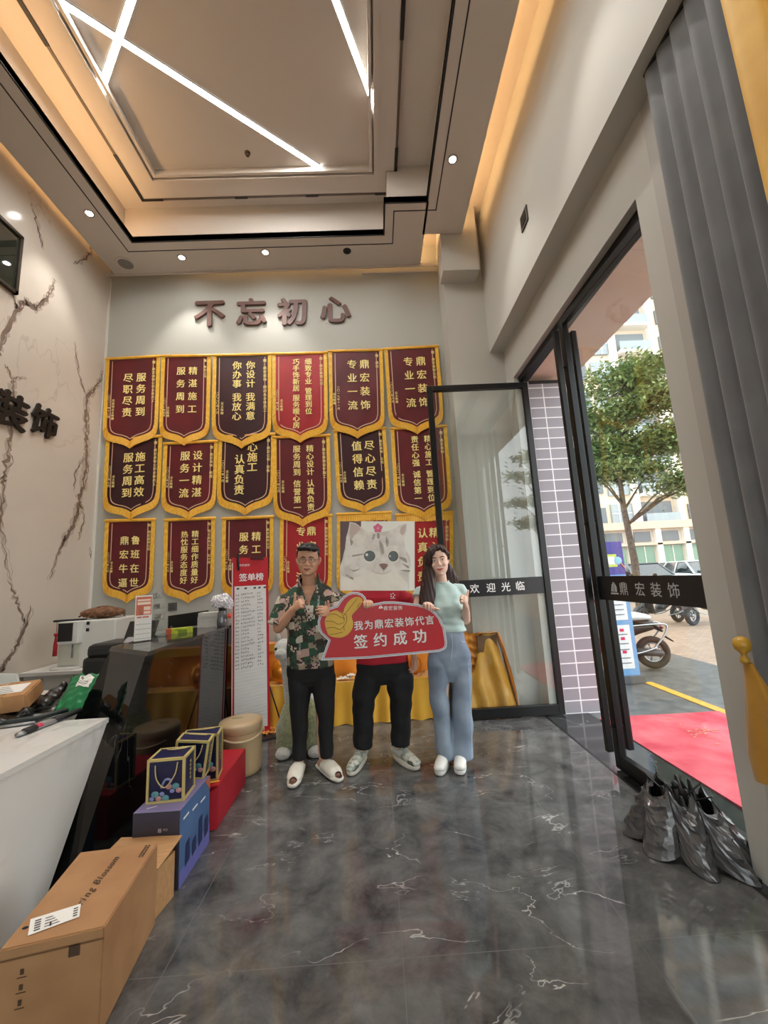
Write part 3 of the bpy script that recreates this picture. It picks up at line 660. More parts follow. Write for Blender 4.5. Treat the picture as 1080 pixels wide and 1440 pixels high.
# things on the black desk ----------------------------------------------------
DT = 1.04
paper = mat('white_paper', (236, 234, 228), 0.6)
def flyer_stand():
    a, c = at(187, 905, 3.12), at(213, 897, 3.2)
    ex = (V((c.x, c.y, 0))-V((a.x, a.y, 0))); wd_ = ex.length; ex.normalize(); o = V((a.x, a.y, DT)); n = V((ex.y, -ex.x, 0)); H = .345
    t = thing('flyer_stand', 'upright clear stand with an orange and white flyer on the black desk', 'sign stand', o+ex*wd_/2)
    b = BM(); prism(b, [o-n*.0, o+ex*wd_, o+ex*wd_+Z*H, o+Z*H], -n*.004); prism(b, [o+n*.04-ex*.005, o+ex*(wd_+.005)+n*.04, o+ex*(wd_+.005)-n*.05, o-ex*.005-n*.05], Z*.004); obj('holder', b, glass('acrylic', (.95, .97, .97), 1.0), t)
    b = BM()
    def rect(u0, u1, v0, v1, mi, k=.001): poly(b, [o+n*k+ex*(wd_*u)+Z*(H*v) for u, v in ((u0, v0), (u1, v0), (u1, v1), (u0, v1))], mi)
    rect(.03, .97, .02, .98, 0); rect(.08, .94, .56, .95, 1, .002)
    rect(.14, .88, .78, .84, 2, .003); rect(.14, .88, .86, .90, 2, .003); rect(.5, .88, .66, .74, 2, .003); rect(.5, .88, .58, .64, 2, .003); rect(.14, .4, .5, .53, 1, .002); rect(.45, .8, .5, .53, 1, .002)
    for i in range(4):
        for j in range(4): rect(.1+.21*j, .29+.21*j, .06+.1*i, .07+.1*i, 3, .002); 
        rect(.1+.21*i, .104+.21*i, .06, .40, 3, .002)
    blob(b, o+n*.002+ex*(wd_*.28)+Z*(H*.70), (.016, .003, .018), mi=4, seg=10); blob(b, o+n*.002+ex*(wd_*.28)+Z*(H*.63), (.026, .003, .022), mi=4, seg=10)
    obj('flyer', b, [paper, mat('flyer_orange', (214, 112, 84), 0.5), mat('flyer_cream', (246, 220, 200), 0.5), mat('flyer_grey', (170, 160, 154), 0.5), mat('flyer_figure', (188, 120, 96), 0.5)], t)
flyer_stand()
acr = MATS['acrylic']
o = at(226, 893, 3.42); o = V((o.x, o.y, DT))
t = thing('acrylic_rack', 'tall clear acrylic rack behind the flyer on the black desk', 'rack', o)
b = BM(); box(b, (o.x-.05, o.y-.035, DT), (o.x+.05, o.y+.035, DT+.006)); obj('base', b, acr, t)
b = BM(); R3 = (Matrix.Rotation(math.radians(-6), 3, 'Y'), o)
box(b, (o.x-.045, o.y+.02, DT), (o.x+.04, o.y+.024, DT+.36), R3); obj('back', b, acr, t)
for k in range(4):
    b = BM(); z = DT+.05+.085*k; box(b, (o.x-.04, o.y-.03, z), (o.x+.035, o.y+.02, z+.004), R3); box(b, (o.x-.04, o.y-.032, z), (o.x+.035, o.y-.028, z+.03), R3); obj('tray', b, acr, t)
    if k > 0:
        b = BM(); box(b, (o.x-.03, o.y-.02, z+.005), (o.x+.025, o.y+.01, z+.045), R3, bevel=.004); obj('insert_card', b, mat('pale_grey_card', (188, 184, 178), 0.5, c2=(120, 116, 112), ns=40), t)
# yellow-green packet
a, c = at(241, 893, 3.55), at(265, 886, 3.62)
t = thing('packet', 'yellow-green packet with a red end lying on the black desk', 'packet', (a.x, a.y, DT))
ex = (V((c.x-a.x, c.y-a.y, 0))).normalized(); ln = .165; n = V((-ex.y, ex.x, 0)); o = V((a.x-.0, a.y, DT))
b = BM(); prism(b, [o, o+ex*ln, o+ex*ln+n*.07, o+n*.07], Z*.042); obj('box', b, mat('packet_yellow', (206, 214, 60), 0.45, c2=(150, 170, 40), ns=24), t)
b = BM(); prism(b, [o-n*.001+ex*-.036, o+ex*.0-n*.001, o+n*.071, o+n*.071-ex*.036], Z*.043); obj('end_panel', b, mat('packet_red', (196, 90, 50), 0.45), t)
b = BM(); prism(b, [o+ex*.05-n*.001, o+ex*.12-n*.001, o+ex*.12-n*.002, o+ex*.05-n*.002], Z*.03); obj('print', b, mat('packet_print', (120, 140, 30), 0.5), t)
# monitor behind the desk (dark back)
a, c = at(237, 868, 3.95), at(281, 857.5, 4.12)
t = thing('monitor', 'black monitor rising behind the far half of the black desk', 'monitor', ((a.x+c.x)/2, (a.y+c.y)/2, .74))
ex = V((c.x-a.x, c.y-a.y, 0)); wd_ = ex.length; ex.normalize(); n = V((ex.y, -ex.x, 0)); o = V((a.x, a.y, 0))
b = BM(); prism(b, [o+Z*1.05, o+ex*wd_*1.3+Z*1.05, o+ex*wd_*1.3+Z*1.185, o+Z*1.165], -n*.03); obj('screen', b, mat('monitor_black', (20, 20, 21), 0.4), t)
b = BM(); q = o+ex*.03-n*.015; rod(b, q+Z*.745, q+Z*1.07, .02); lathe(b, (q.x, q.y, .735), [(.06, 0), (.06, .012), (.02, .016)], 20); obj('stand', b, black_metal, t)
# back-office table that carries the monitor and the printer
t = thing('back_table', 'plain white table behind the black desk carrying the printer and monitor', 'table', (-2.15, 3.85, 0))
b = BM(); box(b, (-2.44, 3.42, .70), (-1.88, 4.45, .735), bevel=.003); obj('top', b, white_stone, t)
for x in (-2.42, -1.93):
    for y in (3.45, 4.4): 
        b = BM(); box(b, (x-.02, y-.02, 0), (x+.02, y+.02, .7)); obj('leg', b, mat('white_metal', (214, 212, 208), 0.4), t)
# stack of white sheets
a, c = at(282, 879, 4.05), at(306, 873, 4.1)
b = BM(); box(b, (a.x, 3.98, DT), (a.x+.20, 4.10, DT+.10)); box(b, (a.x+.01, 3.97, DT+.10), (a.x+.19, 4.09, DT+.135))
tag(obj('paper_stack', b, mat('paper_edges', (226, 224, 218), 0.7, c2=(196, 194, 188), ns=120, stretch=(.2, .2, 4))), 'white stack of paper at the far end of the black desk', 'paper')
# wrapped vase
q = at(313, 872, 3.95); q = V((q.x, q.y, DT))
t = thing('vase', 'grey vase with a bunch wrapped in clear plastic beside the list board', 'vase', q)
b = BM(); lathe(b, q, [(.042, 0), (.05, .01), (.052, .05), (.044, .11), (.034, .15), (.034, .155)], 24); obj('body', b, mat('smoky_glass', (104, 104, 106), 0.15, 0, .8), t)
b = BM(); lathe(b, q, [(.036, .148), (.037, .15), (.037, .172), (.036, .174)], 24); obj('collar', b, black_metal, t)
b = BM()
for k in range(7):
    a_ = random.uniform(0, 6.28); r0 = random.uniform(.02, .075); blob(b, q+V((r0*math.cos(a_), r0*.7*math.sin(a_), .235+random.uniform(-.03, .045))), random.uniform(.045, .068), seg=8)
b2 = vox(b, .012, 1); 
for v in b2.verts: v.co += V((random.uniform(-1, 1), random.uniform(-1, 1), random.uniform(-1, 1)))*.009
for f in b2.faces: f.smooth = False
obj('wrapping', b2, mat('crumpled_film', (240, 238, 240), 0.15, 0, .8, c2=(206, 204, 210), ns=30, bump=.6, bs=40), t)
b = BM(); blob(b, q+V((.075, -.03, .10)), (.022, .02, .025), seg=10); obj('red_flower', b, mat('coral_red', (224, 82, 62), 0.6), t)

# ---- back-left: cupboard, water machine, tassel, straw
t = thing('cupboard', 'low white cupboard under the white water dispenser in the back left corner', 'cupboard', (-2.85, 4.35, 0))
b = BM(); box(b, (-3.25, 3.92, .05), (-2.48, 4.72, .70), bevel=.004); obj('body', b, mat('cupboard_white', (206, 203, 196), 0.5), t)
b = BM(); box(b, (-3.26, 3.88, .70), (-2.46, 4.73, .735), bevel=.004); obj('top', b, mat('cupboard_top', (214, 211, 204), 0.45), t)
b = BM(); box(b, (-3.05, 3.905, .07), (-2.50, 3.92, .675), bevel=.003); obj('door', b, mat('cupboard_door', (198, 196, 190), 0.5), t)
b = BM(); box(b, (-3.22, 3.905, .07), (-3.07, 3.92, .675), bevel=.003); obj('side_panel', b, mat('cupboard_door', (198, 196, 190), 0.5), t)
t = thing('water_dispenser', 'white water dispenser with a black screen standing on the low cupboard', 'water dispenser', (-2.9, 4.05, .735))
white_gloss = mat('white_plastic', (222, 220, 214), 0.3); cream_pl = mat('cream_plastic', (212, 212, 196), 0.4)
b = BM(); box(b, (-3.02, 4.0, .735), (-2.5, 4.4, 1.165), bevel=.012); obj('body', b, white_gloss, t)
b = BM(); box(b, (-3.0, 3.94, .96), (-2.80, 4.01, 1.165), bevel=.008); obj('head', b, white_gloss, t)
b = BM(); box(b, (-2.985, 3.935, .985), (-2.85, 3.942, 1.15), bevel=.003); obj('screen', b, mat('black_glass', (12, 12, 14), 0.08), t)
b = BM(); box(b, (-2.99, 3.985, .77), (-2.82, 4.0, .955)); obj('niche', b, cream_pl, t)
b = BM(); rod(b, (-2.87, 3.975, .83), (-2.87, 3.975, .95), .006); obj('spout', b, mat('steel', (150, 150, 150), 0.3, .9), t)
b = BM(); box(b, (-3.01, 3.9, .735), (-2.80, 4.0, .755), bevel=.006); obj('drip_tray', b, white_gloss, t)
b = BM(); 
for z in (1.06, 1.12): box(b, (-2.77, 3.995, z), (-2.74, 4.001, z+.03), bevel=.003)
obj('button', b, black_metal, t)
b = BM(); c = V((-2.74, 4.18, 1.165))
tb = BM(); blob(tb, c+Z*.055, (.21, .13, .055), seg=20); append(b, tb)
for k in range(150):
    a_ = random.uniform(0, 6.28); r0 = random.random()**.5; p0 = c+V((.19*r0*math.cos(a_), .12*r0*math.sin(a_), .02+.085*(1-r0*r0))); d_ = V((random.uniform(-1, 1), random.uniform(-1, 1), random.uniform(-.2, .5)))*.05
    tube(b, [p0-d_*.7, p0+Z*.012, p0+d_*.7], .006, seg=5)
tag(obj('straw_bundle', b, mat('dry_straw', (138, 96, 66), 0.8, c2=(92, 60, 40), ns=30)), 'brown bundle of dry straw on top of the white water dispenser', 'dried plant')
t = thing('tassel', 'red tassel hanging from a black rod beside the water dispenser', 'tassel', (-3.0, 3.95, 1.0))
b = BM(); tube(b, [(-2.80, 4.02, 1.172), (-3.02, 3.93, 1.174)], .010, seg=8); obj('rod', b, black_metal, t)
b = BM(); rod(b, (-3.0, 3.94, 1.165), (-3.0, 3.94, 1.07), .0025, seg=6); blob(b, (-3.0, 3.94, 1.05), (.022, .014, .018), seg=10); lathe(b, (-3.0, 3.94, .86), [(.018, 0), (.016, .10), (.008, .17), (.011, .175), (.004, .19)], 12); obj('tassel_cord', b, mat('tassel_red', (170, 22, 36), 0.6), t)
# printer
t = thing('printer', 'black printer behind the near end of the black desk', 'printer', (-2.2, 3.65, .735))
b = BM(); box(b, (-2.42, 3.46, .735), (-1.98, 3.86, .90), bevel=.03); box(b, (-2.40, 3.47, .88), (-2.0, 3.84, 1.0), bevel=.04); obj('body', b, mat('printer_black', (26, 26, 27), 0.35), t)
b = BM(); prism(b, [(-2.28, 3.78, 1.0), (-2.02, 3.78, 1.0), (-2.02, 3.86, 1.14), (-2.28, 3.86, 1.14)], (0, .015, 0)); obj('paper_tray', b, mat('printer_black', (26, 26, 27), 0.35), t)
b = BM(); prism(b, [(-2.12, 3.50, .995), (-2.02, 3.50, .995), (-2.02, 3.56, 1.03), (-2.12, 3.56, 1.03)], (0, .006, .004)); obj('panel', b, mat('grey_panel', (150, 150, 152), 0.4), t)

# things on the white desk ----------------------------------------------------
WT = .725
def slabby(name, label, cat, pts, h, m_, bev=.01):
    b = BM(); prism(b, [V((x, y, WT)) for x, y in pts], Z*h); 
    return b
# black plastic bag under the carton
o = V((-2.24, 2.62, WT)); b = BM()
tube(b, [o+V((.09, -.26, .025)), o+V((.0, 0, .022)), o+V((-.10, .24, .025))], [(.024, .13), (.022, .17), (.024, .14)], seg=16, ref=Z)
for dx_, dy_, dz_, r_ in ((.20, .02, .045, .05), (.15, .13, .05, .055), (.12, .20, .06, .05), (.20, -.12, .03, .04), (.14, .23, .085, .03)): blob(b, o+V((dx_, dy_, dz_)), (r_, r_, .04), seg=10)
b2 = vox(b, .010, 1)
for v in b2.verts: v.co.z = max(WT+.001, v.co.z+.006*math.sin(60*v.co.x+40*v.co.y)*random.random())
tag(obj('plastic_bag', b2, mat('black_film_bag', (16, 15, 15), 0.25, 0, .6, bump=.8, bs=28)), 'crumpled black plastic bag under the small carton on the white desk', 'bag')
t = thing('small_carton', 'small brown taped carton with a white label on the white desk', 'carton', (-2.24, 2.61, .775))
kraft = mat('kraft_board', (186, 138, 90), 0.65, c2=(170, 122, 76), ns=10, bump=.05, bs=80)
c0, c1, c2_, c3 = V((-2.27, 2.38, .775)), V((-2.035, 2.50, .775)), V((-2.215, 2.84, .79)), V((-2.455, 2.72, .79)); up = V((-.01, -.01, .088))
b = BM(); prism(b, [c0, c1, c2_, c3], up); bmesh.ops.bevel(b, geom=b.edges[:], offset=.006, segments=2, affect='EDGES'); obj('box', b, kraft, t)
def tq(u, v, k=.001): return (c0*(1-u)+c1*u)*(1-v)+(c3*(1-u)+c2_*u)*v+up+Z*k
b = BM(); poly(b, [tq(.42, 0), tq(.62, 0), tq(.62, 1), tq(.42, 1)]); n_ = V((.12, -.235, 0)).normalized()*.0012
poly(b, [tq(.42, 0, 0)+n_, tq(.62, 0, 0)+n_, tq(.62, 0, 0)+n_-up*.6, tq(.42, 0, 0)+n_-up*.6]); obj('tape', b, mat('brown_tape', (182, 132, 70), 0.2), t)
b = BM(); poly(b, [tq(.30, .22, .002), tq(.86, .22, .002), tq(.86, .80, .002), tq(.30, .80, .002)]); obj('shipping_label', b, paper, t)
b = BM()
for k in range(4): poly(b, [tq(.36, .28+.12*k, .003), tq(.70-.06*k, .28+.12*k, .003), tq(.70-.06*k, .32+.12*k, .003), tq(.36, .32+.12*k, .003)])
obj('label_print', b, mat('label_grey', (130, 128, 126), 0.6), t)
# green mailer
t = thing('mailer_bag', 'green plastic mailer with a white label leaning on the black desk end', 'parcel', (-1.86, 2.64, WT))
A, B_, C_, D_ = V((-1.945, 2.575, WT+.008)), V((-1.775, 2.555, WT+.008)), V((-1.755, 2.675, WT+.195)), V((-1.955, 2.735, WT+.185))
def gfn(u, v):
    p = A*(1-u)*(1-v)+B_*u*(1-v)+C_*u*v+D_*(1-u)*v
    return p+V((0, 0, .022*math.sin(PI*u)*math.sin(PI*v)+.006*math.sin(17*u+9*v)+.005*math.sin(31*v-13*u)))
def gfn2(u, v): p = gfn(u, v); e = min(1, 6*u*(1-u)*6*v*(1-v)); return p-V((0, -.012*e, .022*e))
b = BM(); sheet(b, gfn, 16, 20); sheet(b, gfn2, 16, 20); bmesh.ops.remove_doubles(b, verts=b.verts, dist=.001)
obj('bag', b, mat('green_film', (34, 128, 78), 0.28, c2=(28, 112, 66), ns=8, bump=.4, bs=20), t)
b = BM(); sheet(b, lambda u, v: gfn(.40+.50*u, .56+.36*v)+V((.001, -.003, .006)), 8, 8); obj('shipping_label', b, paper, t)
b = BM(); sheet(b, lambda u, v: gfn(.46+.08*u, .78+.06*v)+V((.001, -.004, .0085)), 2, 2)
for k in range(3): sheet(b, lambda u, v, k=k: gfn(.46+.34*u, .62+.04*k+.012*v)+V((.001, -.004, .0085)), 4, 1)
obj('label_print', b, mat('label_grey', (130, 128, 126), 0.6), t)
# cutter and straps
p0, p1, p2 = atz(25, 1037, WT), atz(86, 1013, WT), atz(112, 1003, WT)
t = thing('utility_cutter', 'grey and black utility cutter lying on the white desk edge', 'cutter', p0)
d_ = (p2-p0).normalized(); ln = (p2-p0).length
b = BM(); tube(b, [p0+d_*.05+Z*.014, p0+d_*ln*.6+Z*.014], (.013, .020), seg=8, ref=Z); obj('body', b, mat('cutter_grey', (158, 154, 156), 0.35, .5), t)
b = BM(); tube(b, [p0+d_*ln*.55+Z*.016, p0+d_*ln*.8+Z*.017, p0+d_*ln+Z*.018], [(.015, .022), (.016, .022), (.015, .018)], seg=8, ref=Z); obj('grip', b, mat('black_rubber', (22, 20, 22), 0.6), t)
b = BM(); tube(b, [p0+d_*.035+Z*.015, p0+d_*.085+Z*.016], (.017, .023), seg=8, ref=Z); obj('slider', b, mat('black_rubber', (22, 20, 22), 0.6), t)
b = BM(); tube(b, [p0-d_*.0+Z*.012, p0+d_*.035+Z*.013], (.012, .019), seg=8, ref=Z); obj('nose', b, mat('steel', (150, 150, 150), 0.3, .9), t)
b = BM(); tube(b, [p0+d_*.092+Z*.018, p0+d_*.112+Z*.018], (.014, .0215), seg=8, ref=Z); obj('red_mark', b, mat('red_plastic', (206, 52, 88), 0.4), t)
q0, q1, q2 = atz(-20, 1025, WT), atz(50, 1016, WT), atz(104, 1000, WT)
t = thing('folded_tool', 'dark green folding tool with a silver edge beyond the grey cutter', 'tool', q1)
b = BM(); tube(b, [q0+Z*.02, q1+Z*.02, q2+Z*.02], [(.016, .02), (.016, .02), (.012, .016)], seg=8, ref=Z); obj('handle', b, mat('dark_green_plastic', (22, 34, 32), 0.45), t)
b = BM(); n_ = V((.3, -.6, 0)).normalized(); tube(b, [q0+n_*.035+Z*.009, q1+n_*.028+Z*.009], (.008, .016), seg=8, ref=Z); obj('silver_edge', b, mat('steel', (150, 150, 150), 0.3, .9), t)
# white box top at the far left edge
a = at(0, 945, 3.05); c = at(22, 948, 3.05); e_ = at(27, 972, 3.05)
t = thing('tablet_stand', 'white rounded panel standing at the left edge of the white desk', 'screen', (a.x, 3.05, WT))
b = BM(); prism(b, [V((a.x-.25, 3.05, WT+.02)), V((e_.x, 3.05, WT+.02)), V((e_.x, 3.05, e_.z)), V((c.x, 3.05, c.z)), V((a.x-.25, 3.05, a.z))], (0, .02, 0)); obj('panel', b, mat('pale_panel', (214, 217, 212), 0.35), t)
b = BM(); box(b, (a.x-.2, 3.0, WT), (e_.x-.03, 3.14, WT+.03), bevel=.004); obj('foot', b, white_gloss, t)
b = BM()
for k in range(5): box(b, (-2.68+.004*k, 2.40+.01*k, WT+.006*k), (-2.53+.004*k, 2.58+.01*k, WT+.006*k+.004), (Matrix.Rotation(.12*k, 3, 'Z'), (-2.6, 2.5, WT)))
tag(obj('loose_papers', b, paper), 'loose white papers at the left edge beside the small carton', 'paper')
# ================================================================== BOXES ALONG THE DESK
def quadbox(name_bm, P, h):   # prism on a floor polygon
    b = BM(); prism(b, [V(p) for p in P], Z*h); return b
kraft2 = mat('carton_board', (172, 128, 86), 0.7, c2=(158, 114, 74), ns=6, bump=.04, bs=90)
crease = mat('carton_crease', (116, 82, 52), 0.8)
ink = mat('carton_ink', (56, 40, 30), 0.7)
# big carton
t = thing('large_carton', 'large brown carton with a black script name and white label, nearest the viewer', 'carton', (-1.15, 1.75, 0))
TF = atz(222, 1185, .315); TN = atz(147, 1303, .315); TLn = atz(-2, 1337, .315); TLf = atz(113, 1198, .315)
P_ = [V((p.x, p.y, 0)) for p in (TF, TN, TLn, TLf)]
b = BM(); prism(b, P_, Z*.315); bmesh.ops.bevel(b, geom=b.edges[:], offset=.004, segments=2, affect='EDGES'); obj('box', b, kraft2, t)
ey = (TF-TN).normalized(); ex = (TF-TLf).normalized(); 
def top(u, v, k=.0015): return (TLn*(1-u)+TN*u)*(1-v)+(TLf*(1-u)+TF*u)*v+Z*k
LQ = [atz(39, 1316, .3175), atz(111.5, 1289, .3175), atz(114, 1270.5, .3175), atz(43, 1292.5, .3175)]
b = BM(); poly(b, LQ); obj('shipping_label', b, paper, t)
lab = lambda u, v: [(.02, .20), (.34, .31), (.38, .40), (.045, .29)]
b = BM()
def lq(u0, u1, v0, v1, mi=0):
    c0, c1, c2_, c3 = [q+Z*.0008 for q in LQ]
    f = lambda u, v: (c0*(1-u)+c1*u)*(1-v)+(c3*(1-u)+c2_*u)*v
    poly(b, [f(u0, v0), f(u1, v0), f(u1, v1), f(u0, v1)], mi)
for k in range(5): lq(.1, .22, .12+.15*k, .20+.15*k)
for k in range(4): lq(.3, .6-.05*k, .15+.18*k, .2+.18*k)
for k in range(4): lq(.86, .95, .15+.18*k, .24+.18*k)
lq(.4, .44, .1, .35); obj('label_print', b, mat('label_dark', (70, 68, 68), 0.6), t)
b = BM(); d_ = (top(.66, .95)-top(.46, .35)).normalized(); up = V((-d_.y, d_.x, 0)); q0, q1 = atz(96, 1290, .3172), atz(160, 1210, .3172); d_ = (q1-q0).normalized(); up = V((-d_.y, d_.x, 0)); line(b, 'Spring Blossom', q0, d_, up, (q1-q0).length/6.9, pitch=-.4, shear=.5, latin=True); obj('script_print', b, ink, t)
b = BM(); s_ = .011
d2_ = (top(.9, .98)-top(.87, .8)).normalized(); up2 = V((-d2_.y, d2_.x, 0))
for k in range(2): 
    for j in range(6): q = top(.88+.04*k, .80+.03*j, .002); poly(b, [q, q+d2_*s_*.8, q+d2_*s_*.8+up2*s_*(.6+.3*((j*7+k) % 3)/2), q+up2*s_*.7])
obj('small_print', b, ink, t)
b = BM(); blob(b, top(.09, .165, -.008), (.018, .013, .010), seg=12); obj('hand_hole', b, mat('hole_dark', (24, 18, 14), 0.8), t)
fx = (TN-TLn).normalized(); fn = V((fx.y, -fx.x, 0))
def front(u, z, k=.0015): q = TLn*(1-u)+TN*u; return V((q.x, q.y, z))+fn*k
b = BM()
poly(b, [front(0.0, .285), front(1, .285), front(1, .279), front(0, .279)], 0)
poly(b, [front(.66, .285), front(.77, .285), front(.77, .25), front(.66, .25)], 1)
for k in range(3):
    z = .25-.042*k; q = front(.22, z); 
    poly(b, [front(.215, z), front(.25, z), front(.25, z-.016), front(.215, z-.016)], 1); poly(b, [front(.19, z-.022), front(.28, z-.022), front(.28, z-.025), front(.19, z-.025)], 1)
obj('box_marks', b, [crease, mat('stamp_brown', (74, 52, 34), 0.7)], t)
rx = (TF-TN).normalized(); rn = V((rx.y, -rx.x, 0))
# small flat carton behind
t = thing('flat_carton', 'small open brown carton wedged between the large carton and the blue box', 'carton', (-1.1, 2.12, 0))
b = BM(); prism(b, [V((-1.04, 2.03, 0)), V((-1.02, 2.17, 0)), V((-1.33, 2.19, 0)), V((-1.36, 2.06, 0))], Z*.19); obj('box', b, mat('thin_carton_board', (190, 146, 98), 0.7, c2=(176, 130, 84), ns=30, stretch=(.3, 3, 1)), t)
b = BM(); prism(b, [V((-1.03, 2.04, .193)), V((-1.0, 2.20, .235)), V((-1.30, 2.215, .235)), V((-1.35, 2.06, .193))], V((0, -.002, .004))); obj('flap', b, mat('thin_carton_board', (190, 146, 98), 0.7), t)
# blue box
t = thing('blue_box', 'blue and violet product box under the front navy gift bag', 'box', (-1.13, 2.38, 0))
x0, x1, y0, y1, h = -1.245, -1.015, 2.205, 2.56, .345
b = BM(); box(b, (x0, y0, 0), (x1, y1, h), bevel=.003)
b.normal_update(); bmesh.ops.recalc_face_normals(b, faces=b.faces[:])
for f in b.faces:
    n = f.normal; f.material_index = 1 if n.y < -.5 else (2 if n.z > .5 else 0)
obj('box', b, [mat('box_blue', (78, 112, 156), 0.4, c2=(64, 92, 136), ns=3), mat('box_slate', (66, 66, 82), 0.4), mat('box_violet', (122, 112, 150), 0.4)], t)
b = BM(); poly(b, [(x1+.001, y0, .0), (x1+.001, y1, .0), (x1+.001, y1, .10), (x1+.001, y0, .07)], 0)
for k in range(4): 
    yy = y0+.06+.075*k; hh = (.10, .07, .13, .09)[k]; poly(b, [(x1+.002, yy, .06), (x1+.002, yy+.05, .07), (x1+.002, yy+.045, .07+hh), (x1+.002, yy+.005, .06+hh)], 1)
obj('side_picture', b, [mat('box_violet2', (104, 104, 170), 0.4), mat('picture_navy', (34, 44, 84), 0.4)], t)
b = BM()
line(b, '18', V((x0+.125, y0-.001, .262)), X, Z, .026, latin=True); line(b, 'PCS', V((x0+.15, y0-.001, .264)), X, Z, .013, latin=True)
for k, (w_, hh) in enumerate(((.03, .03), (.03, .012), (.022, .022))): blob(b, (x0+.075+.045*k, y0-.0005, .205+.006*k), (w_/2, .0015, hh/2+.002), seg=10)
for k in range(3): poly(b, [(x1+.002, y0+.03+.1*k, .285-.012*k), (x1+.002, y0+.09+.1*k, .285-.012*k), (x1+.002, y0+.09+.1*k, .295-.012*k), (x1+.002, y0+.03+.1*k, .295-.012*k)])
poly(b, [(x0+.05, y0+.03, h+.001), (x0+.09, y0+.05, h+.001), (x0+.088, y0+.056, h+.001), (x0+.048, y0+.036, h+.001)]); poly(b, [(x0+.165, y0+.12, h+.001), (x0+.185, y0+.12, h+.001), (x0+.175, y0+.16, h+.001), (x0+.155, y0+.16, h+.001)])
obj('box_print', b, mat('print_white', (226, 226, 232), 0.5), t)
b = BM(); poly(b, [(x1+.0015, y1-.07, h-.002), (x1+.0015, y1, h-.002), (x1+.0015, y1, h-.075)]); obj('corner_sticker', b, mat('sticker_orange', (176, 98, 72), 0.4), t)
# red box
t = thing('red_box', 'plain red box on the floor behind the blue one', 'box', (-1.15, 2.95, 0))
b = BM(); prism(b, [V((-1.015, 2.68, 0)), V((-1.02, 3.22, 0)), V((-1.30, 3.22, 0)), V((-1.27, 2.64, 0))], Z*.235); bmesh.ops.bevel(b, geom=b.edges[:], offset=.003, segments=2, affect='EDGES')
red_card = mat('red_card', (178, 24, 44), 0.45, c2=(164, 20, 38), ns=5); obj('box', b, red_card, t)
b = BM(); prism(b, [V((-1.012, 2.675, 0)), V((-1.01, 2.675, .23)), V((-1.055, 2.645, .215)), V((-1.055, 2.645, .01))], V((.002, .003, 0))); obj('flap', b, red_card, t)
b = BM(); tube(b, bez([(-1.16, 2.72, .238), (-1.12, 2.735, .245), (-1.08, 2.70, .246), (-1.03, 2.73, .238)], 6), .006, seg=6); obj('ribbon', b, mat('orange_ribbon', (226, 150, 44), 0.4), t)
# bucket
t = thing('lidded_bucket', 'round beige lidded bucket with a carry handle behind the red box', 'bucket', (-1.13, 3.43, 0))
beige = mat('beige_plastic', (198, 172, 134), 0.3, c2=(190, 164, 126), ns=4); bc = (-1.125, 3.43, 0)
b = BM(); lathe(b, bc, [(.148, 0), (.155, .008), (.158, .03), (.160, .295), (.160, .30)], 40); obj('body', b, beige, t)
b = BM(); lathe(b, bc, [(.163, .30), (.165, .304), (.165, .352), (.158, .368), (.10, .376), (.0, .378)], 40); obj('lid', b, beige, t)
b = BM(); tube(b, bez([V(bc)+V((.163*math.cos(a_), .163*math.sin(a_), .285-.03*math.sin((a_+2.4)/2.5*PI)))*1.0 for a_ in [(-2.4+2.5*i/10) for i in range(11)]], 3), .009, seg=8); blob(b, V(bc)+V((.163*math.cos(.1), .163*math.sin(.1), .285)), .022, seg=10); obj('handle', b, mat('beige_handle', (208, 186, 150), 0.3), t)
b = BM(); blob(b, V(bc)+V((-.03, .02, .3775)), (.05, .025, .0015), seg=10); obj('lid_mark', b, mat('lid_mark', (158, 150, 112), 0.5), t)
